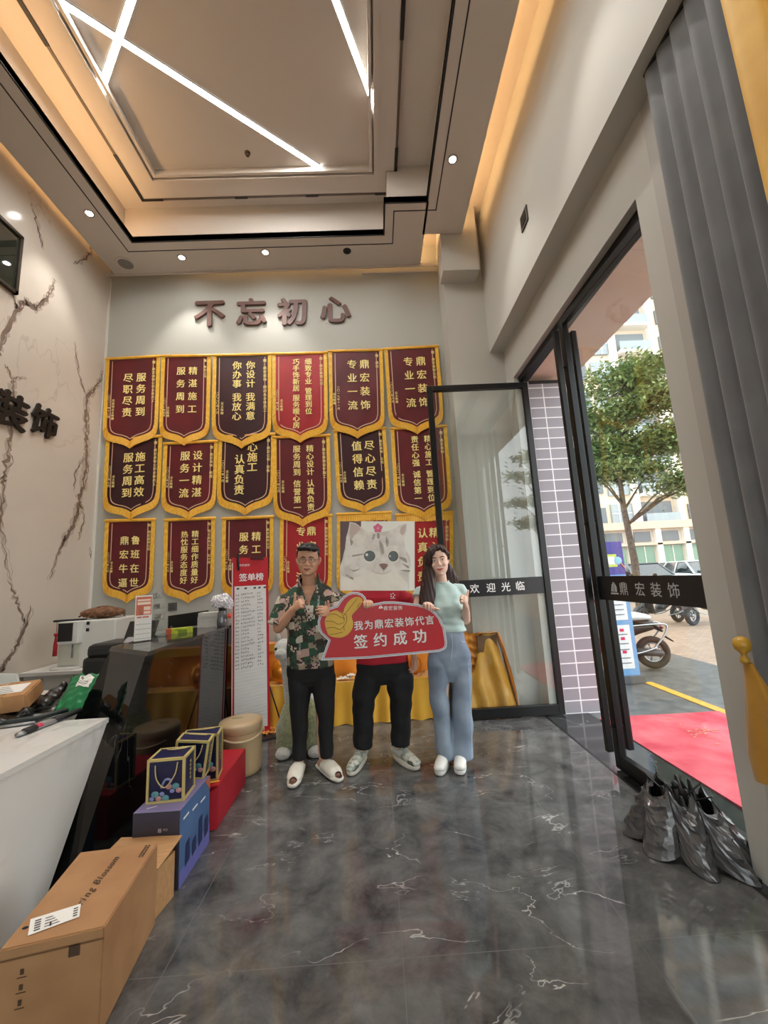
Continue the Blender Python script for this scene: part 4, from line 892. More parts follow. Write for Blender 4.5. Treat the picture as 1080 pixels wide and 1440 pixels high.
# navy gift bags with gold edges
navy = mat('navy_card', (24, 28, 74), 0.35, c2=(18, 20, 58), ns=6); goldc = mat('gold_edge', (214, 196, 126), 0.35, .3); cord = mat('gold_cord', (206, 186, 128), 0.6)
flower_m = [mat('print_lilac', (136, 146, 192), 0.5), mat('print_pink', (196, 142, 140), 0.5), mat('print_teal', (94, 150, 158), 0.5)]
def gift_bag(loc, w_, d_, h, rz, rx, label, handle=True):
    M = Matrix.Translation(loc) @ Matrix.Rotation(rz, 4, 'Z') @ Matrix.Rotation(rx, 4, 'Y')
    t = thing('gift_bag', label, 'gift bag', loc, 'navy gift bags in front of the black desk')
    def fin(b): 
        for v in b.verts: v.co = M @ v.co
        return b
    b = BM(); box(b, (-w_/2, -d_/2, 0), (w_/2, d_/2, h)); obj('body', fin(b), navy, t)
    b = BM(); e = .006
    for x in (-w_/2, w_/2):
        for y in (-d_/2, d_/2): box(b, (x-e, y-e, -.001), (x+e, y+e, h+.002))
    for z in (.004, h-.004):
        for s in (-1, 1): box(b, (-w_/2, s*d_/2-e, z-e), (w_/2, s*d_/2+e, z+e)); box(b, (s*w_/2-e, -d_/2, z-e), (s*w_/2+e, d_/2, z+e))
    for v in b.verts: v.co *= 1.0; 
    obj('edging', fin(b), goldc, t)
    b = BM(); fy = -d_/2-.0065
    for k in range(9):
        cx_, cz_ = -w_*.38+w_*.76*((k*5) % 9)/8, h*(.10+.20*((k*3) % 4)/4+.1*(k % 2)); r_ = w_*.075*(1+.5*(k % 3)/2)
        bt = BM(); blob(bt, (cx_, fy+.0035, cz_), (r_, .003, r_*.8), seg=10); append(b, bt, mi=k % 3)
    tb = BM(); tube(tb, bez([(-.02, fy+.003, h*.35), (.0, fy+.003, h*.52), (.025, fy+.003, h*.5), (.02, fy+.003, h*.42)], 5), .006, seg=6); append(b, tb, mi=0)
    obj('printed_flowers', fin(b), flower_m, t)
    b = BM(); tube(b, bez([(-w_*.3, fy, h*.86), (-w_*.24, fy-.004, h*.55), (-.0, fy-.006, h*.36), (w_*.26, fy-.004, h*.62), (w_*.33, fy, h*.90)], 6), .0032, seg=6)
    if handle: tube(b, bez([(-w_*.3, d_/2-.01, h), (0, d_*.1, h+.012), (w_*.3, d_/2-.01, h)], 6), .0032, seg=6)
    obj('cord_handle', fin(b), cord, t)
    b = BM(); 
    for k in range(5): box(b, (w_/2+.0062, -.004, h*.35+.02*k), (w_/2+.0066, .012-.003*(k % 2), h*.35+.02*k+.012))
    obj('side_print', fin(b), goldc, t)
gift_bag((-1.137, 2.36, .346), .175, .14, .205, math.radians(4), 0, 'navy gift bag with gold edges standing on the blue box, nearest of the three')
gift_bag((-1.135, 2.575, .350), .17, .11, .20, math.radians(8), math.radians(8), 'navy gift bag tilted between the other two, on the back of the blue box')
gift_bag((-1.165, 2.80, .236), .215, .14, .265, math.radians(10), 0, 'navy gift bag standing on the red box, farthest of the three')

# ---- list board
t = thing('list_board', 'tall red-framed list board with handwritten rows beside the bucket', 'board', (-1.27, 4.14, 0))
A0, A1 = V((-1.41, 4.04, 0)), V((-1.095, 4.20, 0)); ex = (A1-A0).normalized(); bw = (A1-A0).length; n = V((ex.y, -ex.x, 0)); lean = .06; BH = 1.69
def bp(u, v, k=0): return A0+ex*(bw*u)+Z*(BH*v)+n*(k-lean*v)
b = BM(); prism(b, [bp(0, .005), bp(1, .005), bp(1, 1), bp(0, 1)], -n*.022); obj('panel', b, mat('board_red', (186, 26, 40), 0.4), t)
b = BM(); poly(b, [bp(.065, .04, .002), bp(.93, .04, .002), bp(.93, .832, .002), bp(.065, .832, .002)]); poly(b, [bp(-.004, .005, .0015), bp(.018, .005, .0015), bp(.018, .97, .0015), bp(-.004, .97, .0015)]); obj('white_sheet', b, mat('board_white', (228, 226, 222), 0.35, c2=(216, 214, 210), ns=30, stretch=(.3, .3, 6)), t)
b = BM(); e2 = (bp(0, 1)-bp(0, 0)).normalized()
line(b, '签单榜', bp(.29, .882, .004), ex, e2, .082, pitch=.98, off=.02); 
line(b, '鼎宏装饰', bp(.22, .955, .004), ex, e2, .026, pitch=1.0)
obj('title', b, mat('white_letter', (238, 238, 236), 0.5), t)
b = BM(); rr = random.Random(3)
def stroke(u, v, su, sv): poly(b, [bp(u, v, .0035), bp(u+su, v+sv*.15, .0035), bp(u+su, v+sv, .0035), bp(u, v+sv*.8, .0035)])
for u in (.12, .33, .58, .71, .86): stroke(u, .812, .07, .012)
for r in range(21):
    v0 = .775-.0205*r
    for (u0, n_) in ((.09, 2), (.24, rr.choice((5, 6, 7, 4))), (.68, rr.choice((2, 3)))):
        for k in range(n_):
            u = u0+.055*k; v = v0+u*.012+rr.uniform(-.002, .002)
            for q in range(3): stroke(u+rr.uniform(0, .03), v+rr.uniform(0, .007), rr.uniform(.006, .022), rr.uniform(.002, .005))
            stroke(u+.012, v-.001, .007, .012)
obj('handwriting', b, mat('pen_ink', (72, 68, 72), 0.6), t)
b = BM()
for k in range(18): v = .35-.018*k; poly(b, [bp(.08, v, .003), bp(.92, v+.008, .003), bp(.92, v+.0092, .003), bp(.08, v+.0012, .003)])
obj('ruled_lines', b, mat('faint_rule', (196, 194, 192), 0.6), t)
b = BM(); tube(b, [bp(.15, 1.02, .012), bp(.17, .93, .012)], .011, seg=8); obj('clip', b, black_metal, t)
b = BM(); prism(b, [bp(.5, .99, .0), bp(.86, .985, .0), bp(.86, 1.005, .0), bp(.5, 1.01, .0)], n*.02); obj('top_clip', b, mat('dark_red_clip', (70, 14, 20), 0.4), t)
b = BM(); rod(b, bp(.85, .36, -.03), V((-.98, 4.235, .01)), .007); rod(b, bp(.15, .36, -.03), V((-1.40, 4.235, .01)), .007); obj('prop', b, black_metal, t)
b = BM(); prism(b, [V((-1.42, 4.02, .0)), V((-1.08, 4.17, 0)), V((-1.0, 4.04, 0)), V((-1.33, 3.9, 0))][::-1], Z*.012); obj('base', b, mat('black_base', (30, 28, 28), 0.5), t)

# ---- draped tables with golden eggs
yellow_cloth = mat('yellow_satin', (234, 180, 56), 0.42, c2=(222, 164, 44), ns=3, sheen=.3)
orange_cloth = mat('orange_satin', (240, 154, 46), 0.38, c2=(226, 136, 32), ns=3, sheen=.3)
t = thing('low_table', 'low bench draped in yellow cloth behind the three people', 'table', (.1, 4.4, 0))
XA, XB = -1.50, 0.80
def drape(u, v):
    x = XA+(XB-XA)*u; f = .010+.022*(1-v); z = .395*v+.004
    return V((x, 4.295-f*math.sin(34*x+1.2*math.sin(5*x))*.6-(1-v)*.015-f*.5*math.sin(13*x), z+(.004*math.sin(30*x) if v < .05 else 0)))
b = BM(); sheet(b, drape, 220, 14)
sheet(b, lambda u, v: V((XA+(XB-XA)*u, 4.295+.215*v, .399+.004*math.sin(20*u)*math.sin(9*v))), 60, 6); obj('yellow_cloth', b, yellow_cloth, t)
b = BM(); box(b, (XA+.02, 4.33, .34), (XB-.02, 4.505, .38)); 
for x in (XA+.06, XB-.06): box(b, (x-.02, 4.34, 0), (x+.02, 4.38, .34)); box(b, (x-.02, 4.46, 0), (x+.02, 4.50, .34))
obj('bench', b, mat('wood_bench', (120, 86, 56), 0.6), t)
t = thing('back_table', 'tall table wrapped in orange cloth against the back wall', 'table', (.1, 4.62, 0))
XA2, XB2 = -1.75, 0.97
b = BM()
def od(u, v):
    x = XA2+(XB2-XA2)*u; a_ = (1-v)
    return V((x+(.06*a_ if u > .97 else 0), 4.565-.022*a_*math.sin(22*x+3*v)-.012*math.sin(9*x+7*v), .70*v+.005))
sheet(b, od, 200, 24); 
b_ = BM(); sheet(b_, lambda u, v: V((XA2+(XB2-XA2)*u, 4.545+.17*v, .775+.003*math.sin(50*u))), 60, 4); append(b, b_)
obj('orange_cloth', b, orange_cloth, t)
b = BM(); sheet(b, lambda u, v: V((XA2+(XB2-XA2)*u, 4.545-.004*math.sin(40*u), .695+.08*v)), 120, 2); obj('yellow_valance', b, yellow_cloth, t)
b = BM(); box(b, (XA2+.02, 4.59, .72), (XB2-.02, 4.71, .765)); box(b, (XA2+.05, 4.6, 0), (XA2+.09, 4.7, .72)); box(b, (XB2-.09, 4.6, 0), (XB2-.05, 4.7, .72)); obj('bench', b, MATS['wood_bench'], t)
# draped stand in the corner, its cloth sweeping down to the floor, seen through the glass leaf
t = thing('draped_stand', 'stand in the corner wrapped in orange and mustard cloth, seen through the open glass leaf', 'stand', (.99, 4.34, 0))
b = BM(); box(b, (1.02, 4.36, 0), (1.22, 4.425, .76)); obj('post', b, MATS['wood_bench'], t)
b = BM(); sheet(b, lambda u, v: V((.82+.42*u, 4.415-.05*(1-v)*u-.012*math.sin(30*v+6*u)*math.sin(PI*u)-.006*math.sin(40*u), .40+.39*v+.004*math.sin(25*u))), 30, 30)
sheet(b, lambda u, v: V((1.235+.14*(1-v)**.8+.012*math.sin(18*u+5*v), 4.425-.13*u-.03*(1-v), .005+.785*v)), 12, 20)
sheet(b, lambda u, v: V((1.05+.20*u, 4.425-.08*v, .79+.002*math.sin(9*u))), 6, 4); obj('orange_cloth', b, orange_cloth, t)
def swag(u, v):
    s_ = 1-v; k = min(1, max(0, (u-.25)/.45)); k = k*k*(3-2*k); ht = .405+.375*k
    x = (.84+.37*u)*v+(.81+.55*u)*s_; fold = math.sin(17*u+3.5*v*(1-u))
    return V((x, max(4.228, 4.385-.035*(1-k)-.12*s_**.7-.024*fold*min(1, 3*s_+.15)), .006+(ht-.006)*v))
b = BM(); sheet(b, swag, 70, 40); obj('mustard_swag', b, mat('mustard_satin', (226, 168, 52), 0.4, c2=(206, 146, 40), ns=3, sheen=.3), t)
egg_gold = mat('egg_gold', (222, 140, 38), 0.22, .35, c2=(206, 118, 26), ns=6)
for k, (x, y, r, lab_) in enumerate(((-1.03, 4.40, .10, 'golden egg on the bench between the list board and the plush toy'), (-1.27, 4.41, .10, 'golden egg on the bench hidden behind the list board'), (.36, 4.44, .075, 'golden egg on the bench between the middle person and the woman'))):
    b = BM(); lathe(b, (x, y, .402), [(r*.32, 0)]+[(r*math.sin(PI*i/16)*(1-.12*(1-math.cos(PI*i/16))/2*1.0), r*1.28*(1-math.cos(PI*i/16))) for i in range(2, 16)]+[(.001, r*2.56)], 28)
    o_ = tag(obj('golden_egg', b, egg_gold), lab_, 'egg', 'golden eggs on the bench')
b = BM()
for k in range(240):
    x = random.choice((random.uniform(-.62, -.05), random.uniform(.30, .62))); y = random.uniform(4.31, 4.52); z = .404+random.uniform(0, .012); s_ = random.uniform(.006, .022)
    a_ = random.uniform(0, 6.28); e_ = V((math.cos(a_), math.sin(a_), random.uniform(-.3, .3)))*s_; f_ = V((-math.sin(a_), math.cos(a_), random.uniform(-.3, .5)))*s_
    tb = BM(); prism(tb, [V((x, y, z)), V((x, y, z))+e_, V((x, y, z))+e_+f_, V((x, y, z))+f_*.7], Z*.002); append(b, tb, mi=k % 3)
tag(obj('broken_eggshell', b, [mat('shell_white', (224, 214, 198), 0.5), mat('shell_gold', (204, 150, 66), 0.35), mat('shell_pink', (206, 168, 150), 0.5)]), 'broken white and gold eggshell pieces scattered on the yellow bench', 'eggshell', kind='stuff')
b = BM()
for k, (dx_, dz_, s_) in enumerate(((0, .02, .05), (.05, .045, .045), (-.06, .015, .04))):
    q = V((-.36+dx_, 4.36, .404+dz_)); sheet(b, lambda u, v, q=q, s_=s_: q+V(((u-.5)*2*s_, (v-.5)*1.6*s_, .4*s_*math.cos(3*(u-.5))*math.cos(3*(v-.5))+.006*math.sin(20*u))), 8, 8)
solidify(b, .003); tag(obj('large_eggshell', b, MATS['shell_white']), 'larger curled white eggshell pieces beside the middle person\'s legs', 'eggshell')
b = BM(); rr = random.Random(5)
for k in range(26):
    c_ = V((rr.uniform(-1.16, -.92), rr.uniform(4.12, 4.27), .012)); a_ = rr.uniform(0, 6.28); s_ = rr.uniform(.03, .07)
    sheet(b, lambda u, v, c_=c_, a_=a_, s_=s_: c_+V((math.cos(a_)*(u-.5)*s_-math.sin(a_)*(v-.5)*s_*.6, math.sin(a_)*(u-.5)*s_+math.cos(a_)*(v-.5)*s_*.6, .016*abs(math.sin(5*u+2*v)))), 5, 4)
tag(obj('cloth_scraps', b, orange_cloth), 'crumpled orange cloth hem bunched on the floor behind the list board', 'cloth', kind='stuff')

# ---- plush toy
t = thing('plush_toy', 'tall plush animal with white head and green body behind the patterned-shirt man', 'plush toy', (-.72, 3.72, 0))
pc = V((-.70, 3.74, 0)); b = BM()
lathe(b, pc, [(.14, .04), (.185, .10), (.20, .2), (.185, .30), (.14, .40), (.09, .46)], 24)
for s in (-1, 1): tube(b, [pc+V((s*.12, -.06, .06)), pc+V((s*.11, -.02, .2))], [.085, .11], seg=14)
b2 = vox(b, .012, 2)
rr = random.Random(1)
for v in b2.verts: v.co += v.normal*rr.uniform(-.004, .006)
obj('body', b2, mat('green_plush', (158, 160, 116), 0.95, c2=(130, 134, 92), ns=40, sheen=.6, bump=.7, bs=140), t)
b = BM(); hc = at(397, 912, 3.70)
tube(b, [pc+Z*.36, pc+V((-.06, -.01, .55)), V((hc.x+.06, 3.73, hc.z-.14)), V((hc.x+.03, 3.72, hc.z))], [(.14, .13), (.10, .10), (.075, .08), (.085, .085)], seg=16)
blob(b, V((hc.x+.02, 3.69, hc.z)), (.085, .10, .085)); blob(b, V((hc.x+.01, 3.62, hc.z-.03)), (.055, .07, .05))
b2 = vox(b, .010, 3)
for v in b2.verts: v.co += v.normal*rr.uniform(-.003, .004)
wp = mat('white_plush', (206, 205, 198), 0.95, c2=(188, 187, 180), ns=40, sheen=.6, bump=.6, bs=140); obj('head', b2, wp, t)
for s, nm in ((-1, 'ear'), (1, 'ear')):
    b = BM(); q = V((hc.x+.02+s*.05, 3.70, hc.z+.07)); tube(b, [q, q+V((s*.012, 0, .05)), q+V((s*.03, -.01, .095))], [(.022, .03), (.020, .032), (.008, .012)], seg=10); obj(nm, b, wp, t)
for s in (-1, 1):
    b = BM(); blob(b, V((hc.x+.02+s*.052, 3.612, hc.z+.012)), .014, seg=12); obj('eye', b, mat('black_glass', (12, 12, 14), 0.08), t)
for s in (-1, 1):
    b = BM(); tube(b, [pc+V((s*.13, -.09, .045)), pc+V((s*.13, -.18, .042))], [(.045, .065), (.04, .06)], seg=14, ref=Z); obj('foot', b, wp, t)

# ---- cardboard sign held by the three
t = thing('thumbs_up_sign', 'large red thumbs-up sign with white writing held across by the three people', 'sign', at(540, 890, 3.10))
SY = 3.10
def sp(cx_, cy_, y=SY): return at(440+cx_/5.4, 820+cy_/5.4, y)
OUT = [(62, 588), (115, 437), (60, 385), (40, 345), (36, 290), (50, 245), (80, 210), (130, 185), (180, 168), (205, 130), (230, 100), (262, 78), (300, 66), (340, 68), (375, 82), (398, 105), (410, 135), (415, 162), (440, 160), (540, 140), (610, 139), (680, 145), (740, 152), (800, 160), (855, 176), (900, 197), (935, 225), (965, 262), (982, 300), (1000, 332), (1010, 390), (1019, 450), (1016, 485), (998, 506), (960, 522), (450, 570), (440, 572)]
def inset(P, d):
    out = []; n = len(P)
    for i in range(n):
        a, c, e = V((*P[i-1], 0)), V((*P[i], 0)), V((*P[(i+1) % n], 0))
        n1 = (c-a).normalized(); n2 = (e-c).normalized(); n1 = V((-n1.y, n1.x, 0)); n2 = V((-n2.y, n2.x, 0)); m_ = (n1+n2)
        m_ = m_/max(.6, m_.dot(n1)); out.append((P[i][0]+m_.x*d, P[i][1]+m_.y*d))
    return out
b = BM(); prism(b, [sp(*q) for q in OUT], Y*.008); obj('board', b, mat('foam_white', (226, 226, 232), 0.45), t)
b = BM(); I1 = inset(OUT, 9); I2 = inset(OUT, 11.5)
n_ = len(I1)
for i in range(n_): poly(b, [sp(*I1[i], SY-.0008), sp(*I1[(i+1) % n_], SY-.0008), sp(*I2[(i+1) % n_], SY-.0008), sp(*I2[i], SY-.0008)])
obj('blue_outline', b, mat('navy_line', (50, 46, 92), 0.5), t)
b = BM(); f_ = b.faces.new([b.verts.new(sp(*q, SY-.0012)) for q in inset(OUT, 18)]); obj('red_face', b, mat('sign_red', (196, 28, 40), 0.4), t)
TH = [(90, 290), (108, 240), (150, 213), (190, 208), (226, 226), (240, 190), (268, 142), (310, 110), (350, 106), (376, 128), (366, 165), (325, 212), (296, 250), (306, 300), (300, 342), (270, 386), (222, 412), (170, 412), (122, 396), (105, 362), (94, 325)]
b = BM(); prism(b, [V(sp(*q, SY-.004)) for q in [(p.x, p.y) for p in bez([(*q, 0) for q in TH+[TH[0]]], 4)[:-1]]], Y*.0025); obj('yellow_hand', b, mat('hand_yellow', (222, 176, 52), 0.4, c2=(228, 186, 66), ns=8), t)
b = BM()
for ln_ in ([(112, 242), (165, 232), (205, 255), (245, 268)], [(96, 290), (150, 290), (190, 312), (235, 300)], [(104, 345), (160, 335), (205, 352), (240, 320)], [(125, 394), (175, 385), (225, 372)], [(226, 226), (252, 246), (258, 285), (236, 330), (240, 360)], [(190, 210), (225, 240), (240, 290)], [(232, 250), (290, 175), (335, 120)], [(340, 185), (345, 165), (365, 150)]):
    tube(b, [sp(p.x, p.y, SY-.0045) for p in bez([(*q, 0) for q in ln_], 5)], .0016, seg=5)
obj('hand_lines', b, mat('olive_line', (120, 92, 24), 0.5), t)
b = BM(); ex = (sp(905, 281)-sp(345, 324)).normalized(); ey = ex.cross(V((0, 1, 0))); ey = -ey if ey.z < 0 else ey
for i, ch in enumerate('我为鼎宏装饰代言'): put(b, ch, sp(345+(885-345)*i/7, 324-(324-281)*i/7, SY-.003), ex, ey, .070, .022)
for i, ch in enumerate('签约成功'): put(b, ch, sp(360+(808-360)*i/3, 446-(446-404)*i/3, SY-.003), ex, ey, .105, .026)
for i, ch in enumerate('鼎宏装饰'): put(b, ch, sp(552+(662-552)*i/3, 191-(191-188)*i/3, SY-.003), ex, ey, .034, .008)
o_ = sp(516, 193, SY-.003)
for s in (-1, 1): poly(b, [o_+ex*(s*.001), o_+ex*(s*.017), o_+ex*(s*.010)+ey*.016, o_+ex*(s*.001)+ey*.022])
obj('lettering', b, mat('white_letter', (238, 238, 236), 0.5), t)

# ---- square cat picture in front of the middle person's face
CY = 3.18
t = thing('cat_picture', 'square picture of a pale grey cat with a pink flower, before the middle face', 'picture', at(531, 830, CY))
def cp(x, y, k=0): return at(470+x/9, 725+y/9, CY-k)
b = BM(); prism(b, [cp(75, 72), cp(1018, 72), cp(1018, 950), cp(75, 950)], Y*.006); obj('card', b, mat('card_cream', (250, 250, 242), 0.55), t)
def flat(pts, k, sm=True): 
    bb = BM(); P = [(p.x, p.y) for p in bez([(*q, 0) for q in list(pts)+[pts[0]]], 5)[:-1]] if sm else pts
    bb.faces.new([bb.verts.new(cp(x, y, k)) for x, y in P]); return bb
def ell(cx_, cy_, rx_, ry_, n=24): return [(cx_+rx_*math.cos(2*PI*i/n), cy_+ry_*math.sin(2*PI*i/n)) for i in range(n)]
b = flat([(75, 72), (340, 72), (340, 160), (150, 300), (130, 480), (75, 640)], .0003, False); obj('dark_background', b, mat('card_plum', (112, 90, 94), 0.55), t)
fur = mat('cat_fur', (222, 216, 208), 0.6, c2=(244, 240, 232), ns=14, nd=8, ramp=(.35, .6)); fur2 = mat('cat_stripe', (160, 152, 144), 0.6, c2=(186, 178, 170), ns=30)
HEAD = [(75, 760), (95, 600), (120, 480), (150, 370), (150, 280), (180, 170), (195, 82), (270, 95), (345, 150), (420, 205), (520, 215), (640, 205), (740, 180), (830, 120), (915, 100), (918, 180), (880, 300), (900, 420), (955, 520), (965, 620), (945, 760), (945, 948), (75, 948)]
b = flat(HEAD, .0006, False); obj('cat_head', b, fur, t)
b = flat([(85, 760), (200, 800), (330, 770), (480, 720), (610, 745), (740, 700), (860, 780), (930, 860), (940, 945), (78, 945)], .0009, False); obj('cat_chest', b, mat('cat_cream', (250, 246, 236), 0.6, c2=(240, 236, 224), ns=9), t)
b = flat([(205, 95), (270, 110), (330, 165), (250, 260), (205, 330), (195, 220)], .0010); append(b, flat([(850, 140), (905, 118), (900, 180), (872, 250), (830, 210)], .0010)); obj('cat_inner_ear', b, mat('cat_ear_pink', (216, 192, 184), 0.6, c2=(206, 198, 188), ns=10), t)
b = BM()
for pts in ([(570, 300), (620, 380), (630, 470), (600, 490), (575, 400)], [(660, 260), (690, 330), (670, 400), (650, 330)], [(490, 240), (520, 235), (500, 300), (480, 300)], [(540, 225), (570, 225), (575, 280), (548, 290)], [(230, 500), (370, 480), (370, 492), (240, 520)], [(160, 640), (230, 690), (330, 670), (240, 710)], [(150, 740), (240, 790), (230, 810), (150, 760)], [(820, 520), (900, 540), (920, 600), (830, 545)], [(840, 690), (950, 690), (940, 715), (850, 700)], [(860, 600), (940, 640), (935, 665), (870, 620)], [(200, 300), (240, 330), (215, 380)]):
    append(b, flat(pts, .0012))
obj('cat_stripes', b, fur2, t)
b = flat(ell(448, 522, 80, 82), .0014); append(b, flat(ell(750, 520, 72, 78), .0014)); obj('cat_eye_rim', b, mat('cat_white', (244, 242, 234), 0.5), t)
b = flat(ell(448, 512, 72, 68), .0016); append(b, flat(ell(748, 514, 64, 66), .0016)); obj('cat_iris', b, mat('cat_iris', (70, 74, 54), 0.3), t)
b = flat(ell(440, 510, 54, 56), .0018); append(b, flat(ell(736, 514, 48, 54), .0018)); obj('cat_pupil', b, mat('cat_pupil', (26, 28, 24), 0.2), t)
b = flat(ell(412, 496, 16, 17, 12), .0020); append(b, flat(ell(708, 514, 10, 12, 12), .0020)); obj('cat_eye_glint', b, mat('cat_white', (244, 242, 234), 0.5), t)
b = flat([(565, 618), (620, 606), (678, 622), (660, 660), (628, 688), (600, 665)], .0016); obj('cat_nose', b, mat('cat_nose', (146, 112, 108), 0.5), t)
b = BM()
for ln_ in ([(628, 688), (628, 720)], [(480, 690), (530, 725), (610, 738), (660, 730), (720, 690)]): tube(b, [cp(p.x, p.y, .0016) for p in bez([(*q, 0) for q in ln_], 6)], [.0010]*(6*(len(ln_)-1)+1), seg=5)
obj('cat_mouth', b, mat('cat_mouth', (118, 100, 92), 0.5), t)
b = BM()
for ln_ in ([(800, 790), (860, 830), (885, 870)], [(820, 760), (900, 780), (940, 800)], [(800, 820), (840, 870), (870, 890)], [(140, 800), (200, 770), (260, 760)]): tube(b, [cp(p.x, p.y, .0016) for p in bez([(*q, 0) for q in ln_], 5)], .0007, seg=4)
obj('cat_whisker', b, MATS['cat_white'], t)
b = BM()
for k in range(5): append(b, flat(ell(553+34*math.sin(2*PI*k/5), 160-34*math.cos(2*PI*k/5), 25, 25, 12), .0016+.0001*k))
obj('flower_petals', b, mat('flower_pink', (228, 112, 150), 0.5), t)
b = flat(ell(553, 160, 14, 14, 10), .0024); obj('flower_centre', b, mat('flower_pale', (246, 176, 196), 0.5), t)
# ================================================================== PEOPLE
skin_cols = {'man': ((218, 170, 140), (206, 156, 128)), 'woman': ((240, 204, 184), (232, 192, 170)), 'mid': ((224, 178, 150), (214, 166, 138))}
def skin(k): c, c2 = skin_cols[k]; return mat('skin_'+k, c, 0.5, c2=c2, ns=12, spec=.35)
lipm = {'man': mat('lips_brown', (164, 98, 86), 0.45), 'woman': mat('lips_rose', (188, 96, 96), 0.4), 'mid': mat('lips_tan', (172, 108, 94), 0.45)}
hair_m = mat('black_hair', (20, 17, 16), 0.42, c2=(30, 26, 24), ns=60, stretch=(1, 1, .15), bump=.4, bs=120); brown_hair = mat('dark_brown_hair', (44, 28, 26), 0.38, c2=(66, 40, 34), ns=45, stretch=(1.5, 1.5, .12), bump=.4, bs=110)
eye_w = mat('eye_white', (232, 228, 222), 0.25); iris_m = mat('iris_dark', (34, 24, 20), 0.15)
def hand(b, w_, d, n, tdir, curl, L=.088, thumb=None, spread=.10, r=.0085, tb=None):
    """Hand from wrist w_: d = towards the knuckles, n = palm normal (fingers curl that way), tdir = thumb side."""
    d, n, tdir = V(d).normalized(), V(n).normalized(), V(tdir).normalized()
    n = (n-d*n.dot(d)).normalized(); tdir = d.cross(n)*(1 if d.cross(n).dot(tdir) > 0 else -1)
    w_ = V(w_)
    tube(b, [w_-d*.01, w_+d*.03, w_+d*.062, w_+d*L], [(.024, .019), (.036, .017), (.040, .015), (.037, .012)], seg=14, ref=tdir)
    lens = (.070, .078, .072, .056)
    for i in range(4):
        o = w_+d*(L-.004-(.006 if i == 3 else 0)-(.003 if i == 0 else 0))+tdir*(.030-.020*i)
        dirv = (d+tdir*(spread*(1.5-i)/1.5*.6)).normalized(); P = [o-d*.014, o]; a_ = 0
        ax_ = dirv.cross(n).normalized()
        for seg_, (fr, cu) in enumerate(zip((.46, .30, .24), curl)):
            a_ += cu; v = Matrix.Rotation(math.radians(a_), 3, ax_) @ dirv
            P.append(P[-1]+v*(lens[i]*fr))
        tube(b, P, [r*1.05, r*1.05, r, r*.93, r*.82], seg=9)
    o = w_+d*.022+tdir*.026; tv = V(thumb).normalized() if thumb is not None else (d*.6+tdir*.8).normalized(); tb_ = V(tb).normalized() if tb is not None else tv
    tube(b, [w_+d*.012+tdir*.012, o+tv*.012, o+tv*.040, o+tv*.040+tb_*.026, o+tv*.040+tb_*.044], [.015, .0145, .0115, .0105, .0085], seg=10)
FACE = ((.000, .020, -.078, -.020), (.012, .040, -.086, .0), (.035, .056, -.088, .028), (.060, .064, -.087, .060), (.085, .0685, -.086, .078), (.110, .0695, -.086, .088), (.135, .073, -.087, .094), (.160, .074, -.086, .095), (.190, .069, -.075, .088), (.212, .054, -.050, .068), (.226, .028, -.020, .038))
def head(b, HM, ears=True, nose=1.0, wide=1.0):
    R_ = []
    for z, w_, f, k in FACE:
        ring = []
        for j in range(28):
            a_ = 2*PI*j/28; c_, s_ = math.cos(a_), math.sin(a_)
            x = w_*wide*math.copysign(abs(c_)**.85, c_); y = (k if s_ > 0 else -f)*abs(s_)**.9*(1 if s_ > 0 else -1)
            ring.append(HM @ V((x, y, z)))
        R_.append(ring)
    rings(b, R_)
    T = lambda *q: [HM @ V(p) for p in q]
    tube(b, T((0, -.082, .128), (0, -.090, .108), (0, -.100, .090), (0, -.099, .082)), [.007, .008*nose, .0105*nose, .009*nose], seg=10)
    for s in (-1, 1):
        blob(b, HM @ V((s*.011, -.090, .083)), (.0075*nose, .009, .007), seg=8)
        tube(b, T((s*.012, -.083, .137), (s*.030, -.081, .140), (s*.048, -.072, .134)), [.006, .007, .006], seg=8)
        blob(b, HM @ V((s*.036, -.070, .082)), (.022, .020, .020), seg=10)
        if ears: tube(b, T((s*.070*wide, .006, .082), (s*.079*wide, .012, .105), (s*.081*wide, .014, .125), (s*.074*wide, .006, .135)), [(.008, .006), (.015, .007), (.015, .007), (.008, .006)], seg=10, ref=Y)
    tube(b, T((-.024, -.080, .0565), (-.010, -.090, .0535), (0, -.0905, .0520), (.010, -.090, .0535), (.024, -.080, .0565)), [.0035, .0055, .005, .0055, .0035], seg=8)
    tube(b, T((-.021, -.081, .0515), (0, -.0905, .0435), (.021, -.081, .0515)), [.0035, .006, .0035], seg=8)
    blob(b, HM @ V((0, -.078, .016)), (.020, .016, .014), seg=10)
def face_parts(HM, root, key, brow_m, eye_open=.0062):
    for s in (-1, 1):
        b = BM(); blob(b, V((0, 0, 0)), (.0120, .005, eye_open), seg=14)
        for v in b.verts: v.co = HM @ (v.co+V((s*.031, -.0835, .1165)))
        e = obj('eye', b, eye_w, root)
        b = BM(); blob(b, HM @ V((s*.031, -.0885, .1165)), .0046, seg=12); obj('iris', b, iris_m, e)
        b = BM(); tube(b, [HM @ V(q) for q in ((s*.0155, -.0865, .1185), (s*.028, -.0905, .1240), (s*.046, -.0830, .1200))], [.0010, .0016, .0010], seg=6); obj('eyelid', b, iris_m, e)
        b = BM(); tube(b, [HM @ V(q) for q in ((s*.013, -.0885, .136), (s*.030, -.0885, .1425), (s*.050, -.0780, .137))], [(.0022, .003), (.0024, .0042), (.0015, .002)], seg=8, ref=Y); obj('eyebrow', b, brow_m, root)
def paint_lips(bm, HM):
    I = HM.inverted()
    for f in bm.faces:
        p = I @ f.calc_center_median()
        if p.y < -.080 and abs(p.x) < .0235 and .0395+abs(p.x)*.35 < p.z < .0565+abs(p.x)*.05: f.material_index = 1
